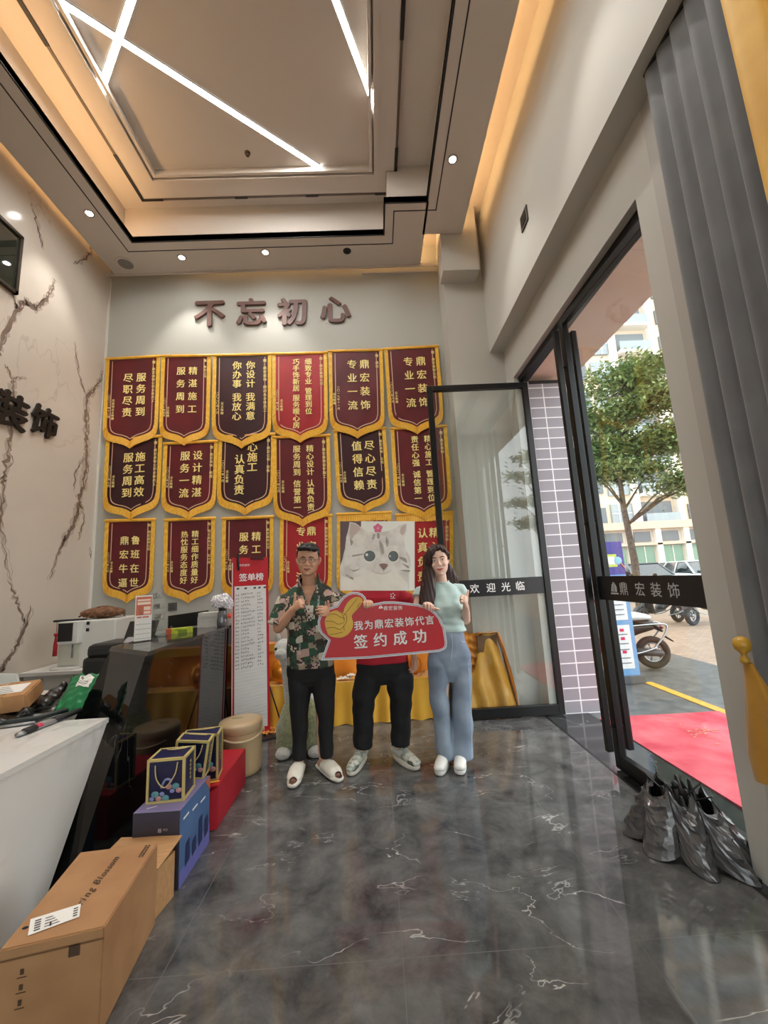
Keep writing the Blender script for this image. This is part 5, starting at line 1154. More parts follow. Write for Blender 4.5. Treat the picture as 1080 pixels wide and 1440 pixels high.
def headmat(pos, yaw=0, tilt=0, nod=0, s=1.0):
    return Matrix.Translation(pos) @ Matrix.Rotation(yaw, 4, 'Z') @ Matrix.Rotation(tilt, 4, 'Y') @ Matrix.Rotation(nod, 4, 'X') @ Matrix.Scale(s, 4)
def torso(b, rows, Yc):
    """rows = (x, z, half width, half depth, y offset) from hips to neck, elliptical sections."""
    R_ = []
    for x, z, w_, d_, yo in rows:
        R_.append([V((x+w_*math.copysign(abs(math.cos(2*PI*j/32))**.85, math.cos(2*PI*j/32)), Yc+yo+d_*math.copysign(abs(math.sin(2*PI*j/32))**.9, math.sin(2*PI*j/32)), z)) for j in range(32)])
    rings(b, R_)
def noise_folds(bm, amp, fx, fz, seed=0):
    for v in bm.verts:
        c_ = v.co; k = math.sin(fx*c_.x*1.3+fz*c_.z+seed)*.5+math.sin(fz*1.7*c_.z-fx*.8*c_.y+2*seed)*.35+math.sin(fx*2.3*c_.x-fz*.6*c_.z+seed*3)*.25
        v.co += v.normal*amp*k
def project(pts_bm, tree_, dirv, off):
    out = []
    for v in pts_bm.verts:
        h_ = tree_.ray_cast(v.co-dirv*.5, dirv)
        if h_[0] is not None: v.co = h_[0]-dirv*off
    return pts_bm

# ---------------------------------------------------------------- man in the patterned shirt
YM = 3.33
def m_(x, y, dy=0.0): return at(x, y, YM+dy)
man = thing('person', 'person in green patterned short-sleeved shirt and white slides, giving a thumbs-up', 'person', (m_(436, 1060).x, YM, 0))
chin = m_(434, 809); HMm = headmat(V((chin.x, YM-.015, chin.z)), math.radians(3), math.radians(2), math.radians(4), 1.06)
shL, shR = m_(404, 842), m_(468, 840); nk = m_(435, 819)
elb = m_(391, 884, -.05); wri = m_(413, 856, -.17)
elb2 = m_(479, 880, -.06); wri2 = at(463, 860, SY+.03)
hipz = m_(437, 940).z; hx = m_(437, 940).x
b = BM(); head(b, HMm, wide=1.12)
tube(b, [V((nk.x, YM+.02, nk.z-.06)), V((nk.x, YM+.012, nk.z+.03)), HMm @ V((0, .012, .04))], [(.070, .062), (.060, .058), (.058, .058)], seg=16, ref=X)
torso(b, [(hx, hipz-.08, .135, .09, 0), (hx, hipz+.05, .135, .085, 0), (hx, hipz+.25, .145, .09, 0), (nk.x, nk.z-.20, .165, .10, 0), (nk.x, nk.z-.08, .165, .085, .01), (nk.x, nk.z-.03, .10, .065, .015)], YM)
tube(b, [shL+V((.01, 0, -.01)), (shL+elb)/2+V((-.005, 0, 0)), elb], [.05, .046, .041], seg=14); tube(b, [elb, elb*.55+wri*.45, wri], [.041, .038, .027], seg=14)
tube(b, [shR+V((-.01, 0, -.01)), (shR+elb2)/2, elb2], [.05, .046, .041], seg=14); tube(b, [elb2, elb2*.5+wri2*.5, wri2], [.041, .036, .027], seg=14)
hand(b, wri, (.55, -.50, .40), (.72, .45, -.1), (0, -.1, 1), (62, 92, 62), thumb=(.06, -.10, 1), tb=(.02, -.02, 1))
hand(b, wri2, (-.25, -.95, .12), (-.95, .2, 0), (.1, 0, 1), (30, 40, 30), thumb=(.10, -.75, .6))
for (hpx, kpx, apx) in (((421, 945), (419, 1005), (421, 1078)), ((452, 945), (453, 1003), (455, 1070))):
    h_, k_, a_ = m_(*hpx), m_(*kpx, -.02), m_(*apx, .0)
    a_.z = .085; k_.z = .48
    tube(b, [h_, (h_+k_)/2, k_, (k_+a_)/2+V((0, .012, 0)), a_], [.075, .068, .052, .05, .036], seg=14)
feet_m = []
for (ax_, toe) in ((m_(421, 1078), atz(412, 1103, .02)), (m_(455, 1070), atz(472, 1092, .02))):
    a_ = V((ax_.x, YM, .07)); d_ = V((toe.x-a_.x, toe.y-a_.y, 0)); d_ = d_.normalized()
    tube(b, [a_-d_*.045+Z*-.03, a_+d_*.06+Z*-.025, a_+d_*.15-Z*.043, a_+d_*.19-Z*.047], [(.032, .032), (.036, .036), (.022, .042), (.016, .036)], seg=12, ref=Z)
    for k in range(5): s_ = d_.cross(Z); q = a_+d_*(.20-.010*abs(k-1))-Z*.050+s_*(.032-.016*k); tube(b, [q-d_*.02, q+d_*.008], .0095 if k else .012, seg=8)
    feet_m.append((a_, d_))
bm_ = vox(b, .0042, 2, .5); paint_lips(bm_, HMm); body = obj('body', bm_, [skin('man'), lipm['man']], man)
face_parts(HMm, man, 'man', hair_m, .0040)
# hair
b = BM()
R_ = []
for z, w_, f, k in ((.150, .080, -.030, .100), (.172, .084, -.050, .103), (.195, .083, -.080, .100), (.222, .072, -.076, .088), (.240, .044, -.048, .060), (.247, .018, -.02, .03)):
    R_.append([HMm @ V((w_*math.cos(2*PI*j/28), (k if math.sin(2*PI*j/28) > 0 else -f)*math.sin(2*PI*j/28), z)) for j in range(28)])
rings(b, R_)
for q in ((-.052, -.070, .204), (-.02, -.084, .206), (.02, -.086, .202), (.054, -.070, .196), (0, -.07, .226), (.03, -.06, .228), (-.03, -.06, .226)): blob(b, HMm @ V(q), (.030, .022, .020), seg=10)
for s in (-1, 1): tube(b, [HMm @ V((s*.076, -.02, .175)), HMm @ V((s*.077, -.008, .135)), HMm @ V((s*.075, .01, .122))], [(.012, .03), (.008, .018), (.005, .012)], seg=8, ref=X)
tube(b, [HMm @ V((0, .07, .18)), HMm @ V((0, .085, .12)), HMm @ V((0, .07, .07))], [(.07, .03), (.065, .02), (.04, .012)], seg=14, ref=X)
bm_ = vox(b, .006, 2)
rr = random.Random(4)
for v in bm_.verts: v.co += v.normal*rr.uniform(-.0015, .003)
obj('hair', bm_, hair_m, man)
# glasses
gl = BM(); T = lambda x, y, z: HMm @ V((x, y, z))
for s in (-1, 1):
    tube(gl, [T(s*.033+.024*math.cos(a_), -.104+.004*abs(math.cos(a_)), .114+.019*math.sin(a_)) for a_ in [2*PI*i/20 for i in range(20)]], .0014, seg=6, closed=True)
    tube(gl, [T(s*.057, -.100, .118), T(s*.076, -.06, .120), T(s*.080, .012, .122)], .0015, seg=6)
tube(gl, [T(-.009, -.104, .117), T(0, -.108, .119), T(.009, -.104, .117)], .0014, seg=6)
obj('glasses', gl, mat('glasses_metal', (52, 48, 46), 0.3, .8), man)
# shirt: patchwork print
M = bpy.data.materials.new('patchwork_shirt'); M.use_nodes = True; nt = M.node_tree; bs_ = nt.nodes['Principled BSDF']; bs_.inputs['Roughness'].default_value = .75; L_ = nt.links.new
tc = N(nt, 'ShaderNodeTexCoord'); mp = N(nt, 'ShaderNodeMapping'); mp.inputs['Rotation'].default_value = (PI/2, 0, math.radians(6)); L_(tc.outputs['Object'], mp.inputs['Vector'])
vo = N(nt, 'ShaderNodeTexVoronoi', distance='CHEBYCHEV'); vo.inputs['Scale'].default_value = 19; vo.inputs['Randomness'].default_value = .5; L_(mp.outputs[0], vo.inputs['Vector'])
sp_ = N(nt, 'ShaderNodeSeparateColor'); L_(vo.outputs['Color'], sp_.inputs[0])
rp = N(nt, 'ShaderNodeValToRGB'); rp.color_ramp.interpolation = 'CONSTANT'
els = [(0, (44, 82, 62)), (.28, (156, 142, 122)), (.48, (58, 54, 46)), (.58, (190, 160, 150)), (.74, (52, 70, 56)), (.90, (208, 202, 186))]
while len(rp.color_ramp.elements) < len(els): rp.color_ramp.elements.new(.5)
for e_, (p_, c_) in zip(rp.color_ramp.elements, els): e_.position = p_; e_.color = (*lin(c_), 1)
L_(sp_.outputs[0], rp.inputs[0])
v2 = N(nt, 'ShaderNodeTexVoronoi', distance='CHEBYCHEV'); v2.inputs['Scale'].default_value = 74; v2.inputs['Randomness'].default_value = .7; L_(mp.outputs[0], v2.inputs['Vector'])
s2 = N(nt, 'ShaderNodeSeparateColor'); L_(v2.outputs['Color'], s2.inputs[0])
gt = N(nt, 'ShaderNodeMath', operation='GREATER_THAN'); gt.inputs[1].default_value = .60; L_(s2.outputs[0], gt.inputs[0])
g2 = N(nt, 'ShaderNodeMath', operation='GREATER_THAN'); g2.inputs[1].default_value = .35; L_(sp_.outputs[1], g2.inputs[0])
mu = N(nt, 'ShaderNodeMath', operation='MULTIPLY'); L_(gt.outputs[0], mu.inputs[0]); L_(g2.outputs[0], mu.inputs[1])
mx = N(nt, 'ShaderNodeMix', data_type='RGBA'); L_(mu.outputs[0], mx.inputs[0]); L_(rp.outputs[0], mx.inputs[6]); mx.inputs[7].default_value = (*lin((52, 46, 40)), 1); L_(mx.outputs[2], bs_.inputs['Base Color'])
shirt_m = M
b = BM(); hem = m_(437, 937).z
torso(b, [(hx+.005, hem, .185, .125, 0), (hx, hem+.06, .183, .122, 0), (hx, hem+.25, .178, .122, 0), (nk.x, nk.z-.22, .194, .13, 0), (nk.x, nk.z-.11, .206, .114, .005), (nk.x, nk.z-.050, .172, .092, .012), (nk.x, nk.z-.008, .108, .080, .018), (nk.x, nk.z+.030, .078, .068, .022)], YM)
tube(b, [shL+V((.05, 0, .0)), shL+V((-.005, 0, -.03)), shL*.35+elb*.65+V((-.01, 0, 0)), elb+(shL-elb)*.10+V((-.012, 0, 0))], [.072, .085, .080, .082], seg=16, rnd=False)
tube(b, [shR+V((-.05, 0, .0)), shR+V((.005, 0, -.03)), shR*.35+elb2*.65+V((.01, 0, 0)), elb2+(shR-elb2)*.12+V((.012, 0, 0))], [.072, .085, .080, .082], seg=16, rnd=False)
bm_ = vox(b, .0065, 4); noise_folds(bm_, .0045, 26, 20, 1.3)
vz = nk.z-.175
kill = [f for f in bm_.faces if (lambda c: c.z > vz and c.y < YM-.01 and abs(c.x-nk.x-.008) < (c.z-vz)*.40)(f.calc_center_median())]
bmesh.ops.delete(bm_, geom=kill, context='FACES'); sh_ = obj('shirt', bm_, shirt_m, man)
b = BM()
for s in (-1, 1):
    pts = [V((nk.x+s*.062, YM+.055, nk.z+.052)), V((nk.x+s*.077, YM-.01, nk.z+.046)), V((nk.x+s*.074, YM-.072, nk.z-.004)), V((nk.x+s*.064+.006, YM-.122, nk.z-.068))]
    tube(b, bez(pts, 4), [(.020, .006)]*4+[(.022, .006)]*5+[(.024, .006)]*4, seg=10, ref=Z)
obj('collar', b, shirt_m, sh_)
b = BM(); 
for k in range(3): blob(b, V((nk.x+.012, YM-.131, vz-.03-.10*k)), (.007, .003, .007), seg=10)
obj('button', b, mat('button_dark', (34, 32, 30), 0.3), sh_)
tr_ = BVHTree.FromBMesh((lambda q: (q.from_mesh(sh_.data), q)[1])(bmesh.new()))
b = BM()
for x, y, dx_ in ((446, 848, .003), (419, 918, .003)):
    q = m_(x, y, -.2); line(b, 'STARTER', q+Z*.05, V((-.06, 0, -1)), V((1, 0, -.06)), .021, pitch=.3, latin=True)
project(b, tr_, Y, .0015); obj('shirt_lettering', b, mat('print_white', (226, 226, 232), 0.5), sh_)
# trousers
blackcloth = mat('black_trouser_cloth', (17, 17, 19), 0.8, c2=(24, 24, 26), ns=10)
b = BM(); torso(b, [(hx, hipz-.12, .10, .07, 0), (hx+.0, hipz-.08, .165, .10, 0), (hx, hipz-.04, .185, .112, 0), (hx, hipz+.01, .186, .114, 0), (hx, hipz+.08, .165, .108, 0)], YM)
for (hpx, kpx, apx) in (((422, 955), (421.5, 1010), (421.5, 1076)), ((455, 955), (457.5, 1008), (459, 1069))):
    h_, k_, a_ = m_(*hpx), m_(*kpx, -.02), m_(*apx, .0); k_.z = .48; a_.z = .10
    tube(b, [h_+Z*.14, h_+Z*.02, (h_+k_)/2, k_, (k_+a_)/2, a_], [.06, .094, .090, .074, .060, .052], seg=16, rnd=False)
bm_ = vox(b, .008, 3); noise_folds(bm_, .005, 16, 22, .4); obj('trousers', bm_, blackcloth, man)
slide_m = mat('slide_cream', (226, 220, 206), 0.6)
for a_, d_ in feet_m:
    s_ = d_.cross(Z)
    b = BM(); o = V((a_.x, a_.y, 0))
    tube(b, [o-d_*.07+Z*.022, o+d_*.02+Z*.022, o+d_*.12+Z*.022, o+d_*.19+Z*.022, o+d_*.235+Z*.022], [(.020, .036), (.021, .044), (.021, .052), (.021, .052), (.020, .036)], seg=16, ref=Z)
    tube(b, [o+d_*.03+Z*.055, o+d_*.09+Z*.060, o+d_*.165+Z*.048, o+d_*.195+Z*.040], [(.040, .050), (.045, .056), (.038, .056), (.026, .048)], seg=18, ref=Z)
    bm_ = vox(b, .005, 3)
    # open toe: an oval hole in the upper
    cx_ = o+d_*.222+Z*.045
    kill = [f for f in bm_.faces if (lambda c: ((c-cx_).dot(d_)/.030)**2+((c-cx_).dot(s_)/.028)**2+((c.z-cx_.z)/.022)**2 < 1 and c.z > .034)(f.calc_center_median())]
    bmesh.ops.delete(bm_, geom=kill, context='FACES'); so = obj('slide_shoe', bm_, slide_m, man)
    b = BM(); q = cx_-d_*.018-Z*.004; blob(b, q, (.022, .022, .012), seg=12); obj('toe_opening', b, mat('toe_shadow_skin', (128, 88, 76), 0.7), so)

# ---------------------------------------------------------------- middle person behind the picture
YC = 3.42
def c_(x, y, dy=0.0): return at(x, y, YC+dy)
mid = thing('person', 'person in red polo and black jeans, face hidden by the cat picture', 'person', (c_(538, 1060).x, YC, 0))
chin = c_(531, 806); HMc = headmat(V((chin.x, YC-.01, chin.z)), 0, 0, math.radians(3), 1.04); nk = c_(532, 820)
shL, shR = c_(499, 838), c_(568, 838); elb = c_(494, 880, -.04); wri = at(516, 856, SY+.045)
elb2 = c_(580, 885, .02); wri2 = c_(582, 920, -.02)
hipz = c_(538, 935).z; hx = c_(538, 935).x
b = BM(); head(b, HMc)
tube(b, [V((nk.x, YC+.02, nk.z-.06)), V((nk.x, YC+.012, nk.z+.03)), HMc @ V((0, .012, .04))], [(.066, .058), (.054, .054), (.054, .056)], seg=16, ref=X)
torso(b, [(hx, hipz-.08, .14, .09, 0), (hx, hipz+.2, .145, .095, 0), (nk.x, nk.z-.20, .165, .10, 0), (nk.x, nk.z-.08, .165, .085, .01), (nk.x, nk.z-.03, .10, .065, .015)], YC)
tube(b, [shL, (shL+elb)/2, elb], [.05, .046, .041], seg=14); tube(b, [elb, elb*.5+wri*.5, wri], [.041, .037, .028], seg=14)
tube(b, [shR, (shR+elb2)/2, elb2], [.05, .046, .041], seg=14); tube(b, [elb2, elb2*.5+wri2*.5, wri2], [.041, .036, .027], seg=14)
hand(b, wri, (.16, -.55, .82), (.1, -.9, -.4), (-.8, 0, .2), (66, 70, 34), thumb=(-.3, .1, .8), L=.07)
hand(b, wri2, (.0, -.25, -1), (-.6, -.5, .1), (-.3, -1, -.1), (22, 30, 22), thumb=(-.25, -.45, -.85))
for (hpx, kpx, apx) in (((515, 945), (514, 1000), (508, 1068)), ((560, 945), (562, 1000), (563, 1060))):
    h_, k_, a_ = c_(*hpx), c_(*kpx, -.02), c_(*apx, 0); a_.z = .09; k_.z = .48
    tube(b, [h_, (h_+k_)/2, k_, (k_+a_)/2+V((0, .012, 0)), a_], [.078, .07, .054, .05, .036], seg=14)
feet_c = []
for ax_, toe in ((c_(508, 1068), atz(493, 1085, .03)), (c_(563, 1060), atz(586, 1077, .03))):
    a_ = V((ax_.x, YC, .07)); d_ = V((toe.x-a_.x, toe.y-a_.y, 0)).normalized()
    tube(b, [a_-d_*.05-Z*.02, a_+d_*.06-Z*.02, a_+d_*.15-Z*.035, a_+d_*.19-Z*.04], [(.03, .03), (.032, .034), (.022, .036), (.016, .03)], seg=12, ref=Z); feet_c.append((a_, d_))
bm_ = vox(b, .0045, 2); paint_lips(bm_, HMc); obj('body', bm_, [skin('mid'), lipm['mid']], mid); face_parts(HMc, mid, 'mid', hair_m)
b = BM(); R_ = []
for z, w_, f, k in ((.140, .080, -.030, .100), (.172, .083, -.080, .103), (.195, .080, -.088, .100), (.222, .068, -.076, .088), (.238, .044, -.048, .060), (.244, .018, -.02, .03)):
    R_.append([HMc @ V((w_*math.cos(2*PI*j/28), (k if math.sin(2*PI*j/28) > 0 else -f)*math.sin(2*PI*j/28), z)) for j in range(28)])
rings(b, R_)
for q in ((-.05, -.072, .186), (-.02, -.086, .19), (.02, -.088, .19), (.05, -.074, .186)): blob(b, HMc @ V(q), (.030, .022, .020), seg=10)
tube(b, [HMc @ V((0, .07, .18)), HMc @ V((0, .085, .12)), HMc @ V((0, .07, .07))], [(.07, .03), (.065, .02), (.04, .012)], seg=14, ref=X)
obj('hair', vox(b, .006, 2), hair_m, mid)
red_polo = mat('red_polo_cloth', (186, 22, 46), 0.75, c2=(170, 18, 40), ns=6)
b = BM(); hem = c_(540, 930).z
torso(b, [(hx, hem, .215, .128, 0), (hx, hem+.15, .195, .124, 0), (nk.x, nk.z-.22, .198, .124, 0), (nk.x, nk.z-.115, .208, .108, .005), (nk.x, nk.z-.06, .165, .085, .012), (nk.x, nk.z-.015, .080, .070, .018)], YC)
tube(b, [shL+V((.05, 0, 0)), shL+V((0, 0, -.03)), shL*.45+elb*.55], [.070, .080, .074], seg=16, rnd=False); tube(b, [shR+V((-.05, 0, 0)), shR+V((0, 0, -.03)), shR*.45+elb2*.55], [.070, .080, .074], seg=16, rnd=False)
bm_ = vox(b, .007, 4); noise_folds(bm_, .004, 22, 18, 2.2); po = obj('polo_shirt', bm_, red_polo, mid)
b = BM(); tube(b, [V((nk.x+.064*math.cos(a_), YC+.012+.066*math.sin(a_), nk.z-.002-.02*max(0, -math.sin(a_)))) for a_ in [2*PI*i/24 for i in range(24)]], (.020, .007), seg=8, ref=Z, closed=True); obj('collar', b, red_polo, po)
tr_ = BVHTree.FromBMesh((lambda q: (q.from_mesh(po.data), q)[1])(bmesh.new()))
b = BM(); q = c_(553, 838, -.2)
for k in range(5): blob(b, q+V((.016*math.cos(2*PI*k/5), 0, .014*math.sin(2*PI*k/5))), (.006, .001, .006), seg=8)
poly(b, [q+V((-.02, 0, -.026)), q+V((.02, 0, -.026)), q+V((.02, 0, -.021)), q+V((-.02, 0, -.021))]); project(b, tr_, Y, .002); obj('polo_emblem', b, mat('print_white', (226, 226, 232), 0.5), po)
b = BM(); torso(b, [(hx, hipz-.14, .12, .07, 0), (hx, hipz-.10, .19, .105, 0), (hx, hipz-.05, .212, .12, 0), (hx, hipz+.01, .212, .122, 0), (hx, hipz+.09, .185, .115, 0)], YC)
for (hpx, kpx, apx) in (((519, 955), (512, 1005), (511, 1064)), ((562, 955), (565, 1005), (564, 1056))):
    h_, k_, a_ = c_(*hpx), c_(*kpx, -.02), c_(*apx, 0); k_.z = .48; a_.z = .12
    tube(b, [h_+Z*.14, h_+Z*.02, (h_+k_)/2, k_, (k_+a_)/2, a_], [.07, .112, .108, .092, .082, .076], seg=16, rnd=False)
bm_ = vox(b, .008, 3); noise_folds(bm_, .005, 18, 34, .9); obj('jeans', bm_, mat('black_denim', (15, 15, 17), 0.8, c2=(22, 22, 24), ns=14), mid)
def sneaker(a_, d_, root, upper, accent, solem, label=None, lace=True, k_=1.12):
    o = V((a_.x, a_.y, 0)); s_ = d_.cross(Z)*k_; d_ = d_*k_
    b = BM(); tube(b, [o-d_*.075+Z*.066, o-d_*.02+Z*.070, o+d_*.06+Z*.066, o+d_*.13+Z*.056, o+d_*.19+Z*.050], [(.034, .034), (.046, .040), (.042, .042), (.032, .046), (.022, .036)], seg=16, ref=Z)
    tube(b, [o-d_*.02+Z*.08, o-d_*.025+Z*.125], [(.042, .036), (.044, .038)], seg=14, ref=d_, rnd=False)
    sh = obj('sneaker', vox(b, .005, 3), upper, root)
    b = BM(); R_ = []
    for z, k in ((.002, .98), (.012, 1.03), (.030, 1.03), (.038, .99)):
        R_.append([o+d_*(.058+.140*math.cos(2*PI*j/32)*k)+s_*((.038+.010*math.cos(2*PI*j/32-.4))*math.copysign(abs(math.sin(2*PI*j/32))**.75, math.sin(2*PI*j/32))*k)+Z*(z+.008*max(0, math.cos(2*PI*j/32)-.6)) for j in range(32)])
    rings(b, R_); obj('sole', b, solem, sh)
    b = BM(); tube(b, [o+d_*.135+Z*.052, o+d_*.180+Z*.047], [(.032, .047), (.025, .042)], seg=14, ref=Z); tube(b, [o-d_*.08+Z*.055, o-d_*.065+Z*.10], [(.012, .03), (.012, .03)], seg=10, ref=d_); obj('overlay', vox(b, .005, 2), accent, sh)
    if lace:
        b = BM()
        for k in range(5): q = o+d_*(.045+.018*k)+Z*(.112-.0075*k); tube(b, [q-s_*.022-Z*.006, q+Z*.002, q+s_*.022-Z*.006], .0032, seg=6)
        obj('laces', b, mat('lace_white', (226, 226, 220), 0.7), sh)
for a_, d_ in feet_c: sneaker(a_, d_, mid, mat('sneaker_cream', (206, 206, 194), 0.6, c2=(150, 156, 146), ns=22, ramp=(.48, .56)), mat('sneaker_grey_green', (92, 98, 88), 0.6), mat('sole_cream', (222, 216, 200), 0.6))

# ---------------------------------------------------------------- woman
YW = 3.30
def w_(x, y, dy=0.0): return at(x, y, YW+dy)
wom = thing('person', 'person with long dark hair, pale mint top and wide blue jeans, thumb up', 'person', (w_(632, 1060).x, YW, 0))
chin = w_(619, 809); HMw = headmat(V((chin.x, YW-.02, chin.z)), math.radians(-6), math.radians(-6), math.radians(3), 1.05); nk = w_(621, 818)
shL, shR = w_(592, 832, .02), w_(646, 829, .02); elb = w_(584, 866, -.05); wri = at(597, 857, SY+.03)
elb2 = w_(655, 872, .03); wri2 = w_(655, 852, -.15)
wx, wz = w_(628, 878).x, w_(628, 878).z; hx, hz = w_(632, 910).x, w_(632, 912).z
b = BM(); head(b, HMw, nose=.85, wide=1.04)
tube(b, [V((nk.x, YW+.02, nk.z-.06)), V((nk.x-.0, YW+.012, nk.z+.02)), HMw @ V((0, .015, .04))], [(.056, .050), (.045, .046), (.046, .050)], seg=16, ref=X)
torso(b, [(hx, hz-.06, .135, .09, .01), (wx, wz, .105, .075, 0), (nk.x, nk.z-.20, .13, .09, 0), (nk.x, nk.z-.08, .14, .075, .01), (nk.x, nk.z-.03, .085, .058, .015)], YW)
tube(b, [shL, (shL+elb)/2, elb], [.043, .038, .033], seg=14); tube(b, [elb, elb*.5+wri*.5, wri], [.034, .030, .022], seg=14)
tube(b, [shR, (shR+elb2)/2, elb2], [.044, .041, .036], seg=14); tube(b, [elb2, elb2*.5+wri2*.5, wri2], [.037, .033, .023], seg=14)
hand(b, wri, (.35, -.55, .65), (.25, -.8, -.5), (.5, -.2, .5), (58, 60, 34), thumb=(.6, -.4, -.1), L=.066, r=.0075)
hand(b, wri2, (-.15, -.62, .72), (-.75, .35, .1), (.15, 0, 1), (66, 94, 60), thumb=(.22, -.10, 1), tb=(.30, -.05, 1), L=.074, r=.0078)
for (hpx, kpx, apx) in (((620, 930), (622, 1000), (628, 1065)), ((645, 930), (650, 1000), (648, 1070))):
    h_, k_, a_ = w_(*hpx), w_(*kpx, -.02), w_(*apx, 0); a_.z = .09; k_.z = .46
    tube(b, [h_, (h_+k_)/2, k_, (k_+a_)/2, a_], [.074, .066, .050, .045, .033], seg=14)
feet_w = []
for ax_, toe in ((w_(627, 1065), atz(619, 1082, .03)), (w_(650, 1068), atz(646, 1088, .03))):
    a_ = V((ax_.x, YW+.03, .065)); d_ = V((toe.x-a_.x, toe.y-a_.y, 0)).normalized()
    tube(b, [a_-d_*.045-Z*.02, a_+d_*.06-Z*.02, a_+d_*.14-Z*.032, a_+d_*.17-Z*.036], [(.028, .028), (.030, .032), (.020, .033), (.015, .027)], seg=12, ref=Z); feet_w.append((a_, d_))
bm_ = vox(b, .0042, 2); paint_lips(bm_, HMw); obj('body', bm_, [skin('woman'), lipm['woman']], wom); face_parts(HMw, wom, 'woman', brown_hair, .0046)
# hair: parted cap, a long fall over her right shoulder, the rest behind
b = BM(); R_ = []
for z, ww, f, k in ((.10, .076, -.0, .098), (.135, .079, -.025, .102), (.165, .081, -.062, .104), (.195, .077, -.080, .100), (.220, .062, -.066, .086), (.237, .036, -.036, .05), (.243, .012, -.01, .02)):
    R_.append([HMw @ V((ww*math.cos(2*PI*j/28), (k if math.sin(2*PI*j/28) > 0 else -f)*math.sin(2*PI*j/28), z)) for j in range(28)])
rings(b, R_)
tube(b, bez([HMw @ V((.015, -.070, .215)), HMw @ V((-.040, -.078, .185)), HMw @ V((-.068, -.062, .130)), HMw @ V((-.078, -.045, .06)), w_(602, 825, -.09), w_(600, 850, -.105), w_(598, 868, -.095)], 4), [(.016, .020)]*4+[(.018, .030)]*4+[(.020, .036)]*4+[(.026, .050)]*4+[(.028, .062)]*4+[(.024, .058)]*4+[(.012, .040)], seg=16, ref=Y)
tube(b, bez([HMw @ V((-.06, .02, .16)), HMw @ V((-.078, -.0, .08)), w_(600, 828, -.03), w_(598, 850, -.07)], 5), [(.03, .05)]*6+[(.03, .05)]*5+[(.03, .055)]*5, seg=16, ref=Y)
tube(b, bez([HMw @ V((.015, -.070, .215)), HMw @ V((.050, -.068, .190)), HMw @ V((.072, -.030, .150)), HMw @ V((.074, .03, .10))], 4), [(.014, .016)]*4+[(.014, .022)]*4+[(.016, .03)]*5, seg=14, ref=Y)
tube(b, [HMw @ V((.02, .07, .16)), HMw @ V((.035, .075, .06)), w_(633, 818, .09), w_(636, 828, .10)], [(.045, .075), (.04, .068), (.03, .075), (.02, .06)], seg=16, ref=Y)
bm_ = vox(b, .006, 3)
for v in bm_.verts:
    q = v.co; v.co += v.normal*(.0022*math.sin(210*q.x+26*q.z)+.0012*math.sin(390*q.x-18*q.z))
obj('hair', bm_, brown_hair, wom)
mint = mat('mint_knit', (196, 218, 214), 0.75, c2=(184, 208, 204), ns=7, sheen=.2)
b = BM(); hem = w_(632, 888).z
torso(b, [(w_(631, 888).x, hem, .142, .105, .008), (w_(630, 880).x, hem+.045, .132, .098, .004), (wx, wz+.05, .122, .095, 0), (nk.x+.01, nk.z-.26, .138, .105, -.005), (nk.x, nk.z-.19, .152, .115, -.012), (nk.x, nk.z-.10, .158, .092, 0), (nk.x, nk.z-.045, .130, .072, .012), (nk.x, nk.z-.005, .062, .056, .016)], YW)
for s in (-1, 1): blob(b, V((nk.x+.006+s*.060, YW-.078, nk.z-.20)), (.060, .046, .066), seg=18)
tube(b, [shL+V((.05, 0, .0)), shL+V((.0, 0, -.01)), shL*.72+elb*.28], [.056, .062, .060], seg=16, rnd=False); tube(b, [shR+V((-.05, 0, .0)), shR+V((.0, 0, -.01)), shR*.78+elb2*.22+V((.012, 0, 0))], [.056, .062, .062], seg=16, rnd=False)
bm_ = vox(b, .006, 5); 
for v in bm_.verts:
    q = v.co; k = max(0, 1-abs(q.z-wz-.01)/.10); v.co += v.normal*(.005*k*math.sin(95*q.z+14*q.x)+.0022*math.sin(60*q.x+22*q.z)); 
tp = obj('top', bm_, mint, wom)
b = BM(); tube(b, [V((nk.x+.060*math.cos(a_), YW+.014+.056*math.sin(a_), nk.z-.002-.012*max(0, -math.sin(a_)))) for a_ in [2*PI*i/28 for i in range(28)]], (.011, .006), seg=8, ref=Z, closed=True); obj('neckband', b, mint, tp)
denim = mat('blue_denim', (108, 122, 142), 0.85, c2=(152, 166, 182), ns=3.4, nd=3, bump=.15, bs=220)
b = BM(); torso(b, [(hx, hz-.24, .10, .07, .01), (hx, hz-.15, .155, .105, .01), (hx, hz-.05, .160, .115, .01), (hx-.01, hz+.07, .138, .10, .008), (wx+.01, wz+.0, .118, .088, .004)], YW)
for s, (hpx, kpx, apx) in ((-1, ((616, 940), (619, 1000), (627, 1067))), (1, ((648, 940), (651, 1000), (651, 1072)))):
    h_, k_, a_ = w_(*hpx), w_(*kpx, -.01), w_(*apx, .0); k_.z = .46; a_.z = .055
    tube(b, [h_+Z*.15, h_+Z*.03, (h_+k_)/2, k_, (k_+a_)/2, a_+Z*.03, a_], [(.05, .06), (.088, .1), (.078, .09), (.072, .085), (.064, .08), (.066, .085), (.068, .088)] if s < 0 else [(.05, .06), (.090, .1), (.080, .09), (.077, .088), (.078, .088), (.082, .092), (.084, .095)], seg=18, rnd=False)
bm_ = vox(b, .008, 4); noise_folds(bm_, .007, 13, 22, 3.1); jn = obj('jeans', bm_, denim, wom)
b = BM()
tr_ = BVHTree.FromBMesh((lambda q: (q.from_mesh(jn.data), q)[1])(bmesh.new()))
def seam(P_, r_=.002):
    out = []
    for p in bez(P_, 6):
        h_ = tr_.ray_cast(p-Y*.5, Y)
        if h_[0] is not None: out.append(h_[0]-Y*.0008)
    if len(out) > 2: tube(b, out, r_, seg=5)
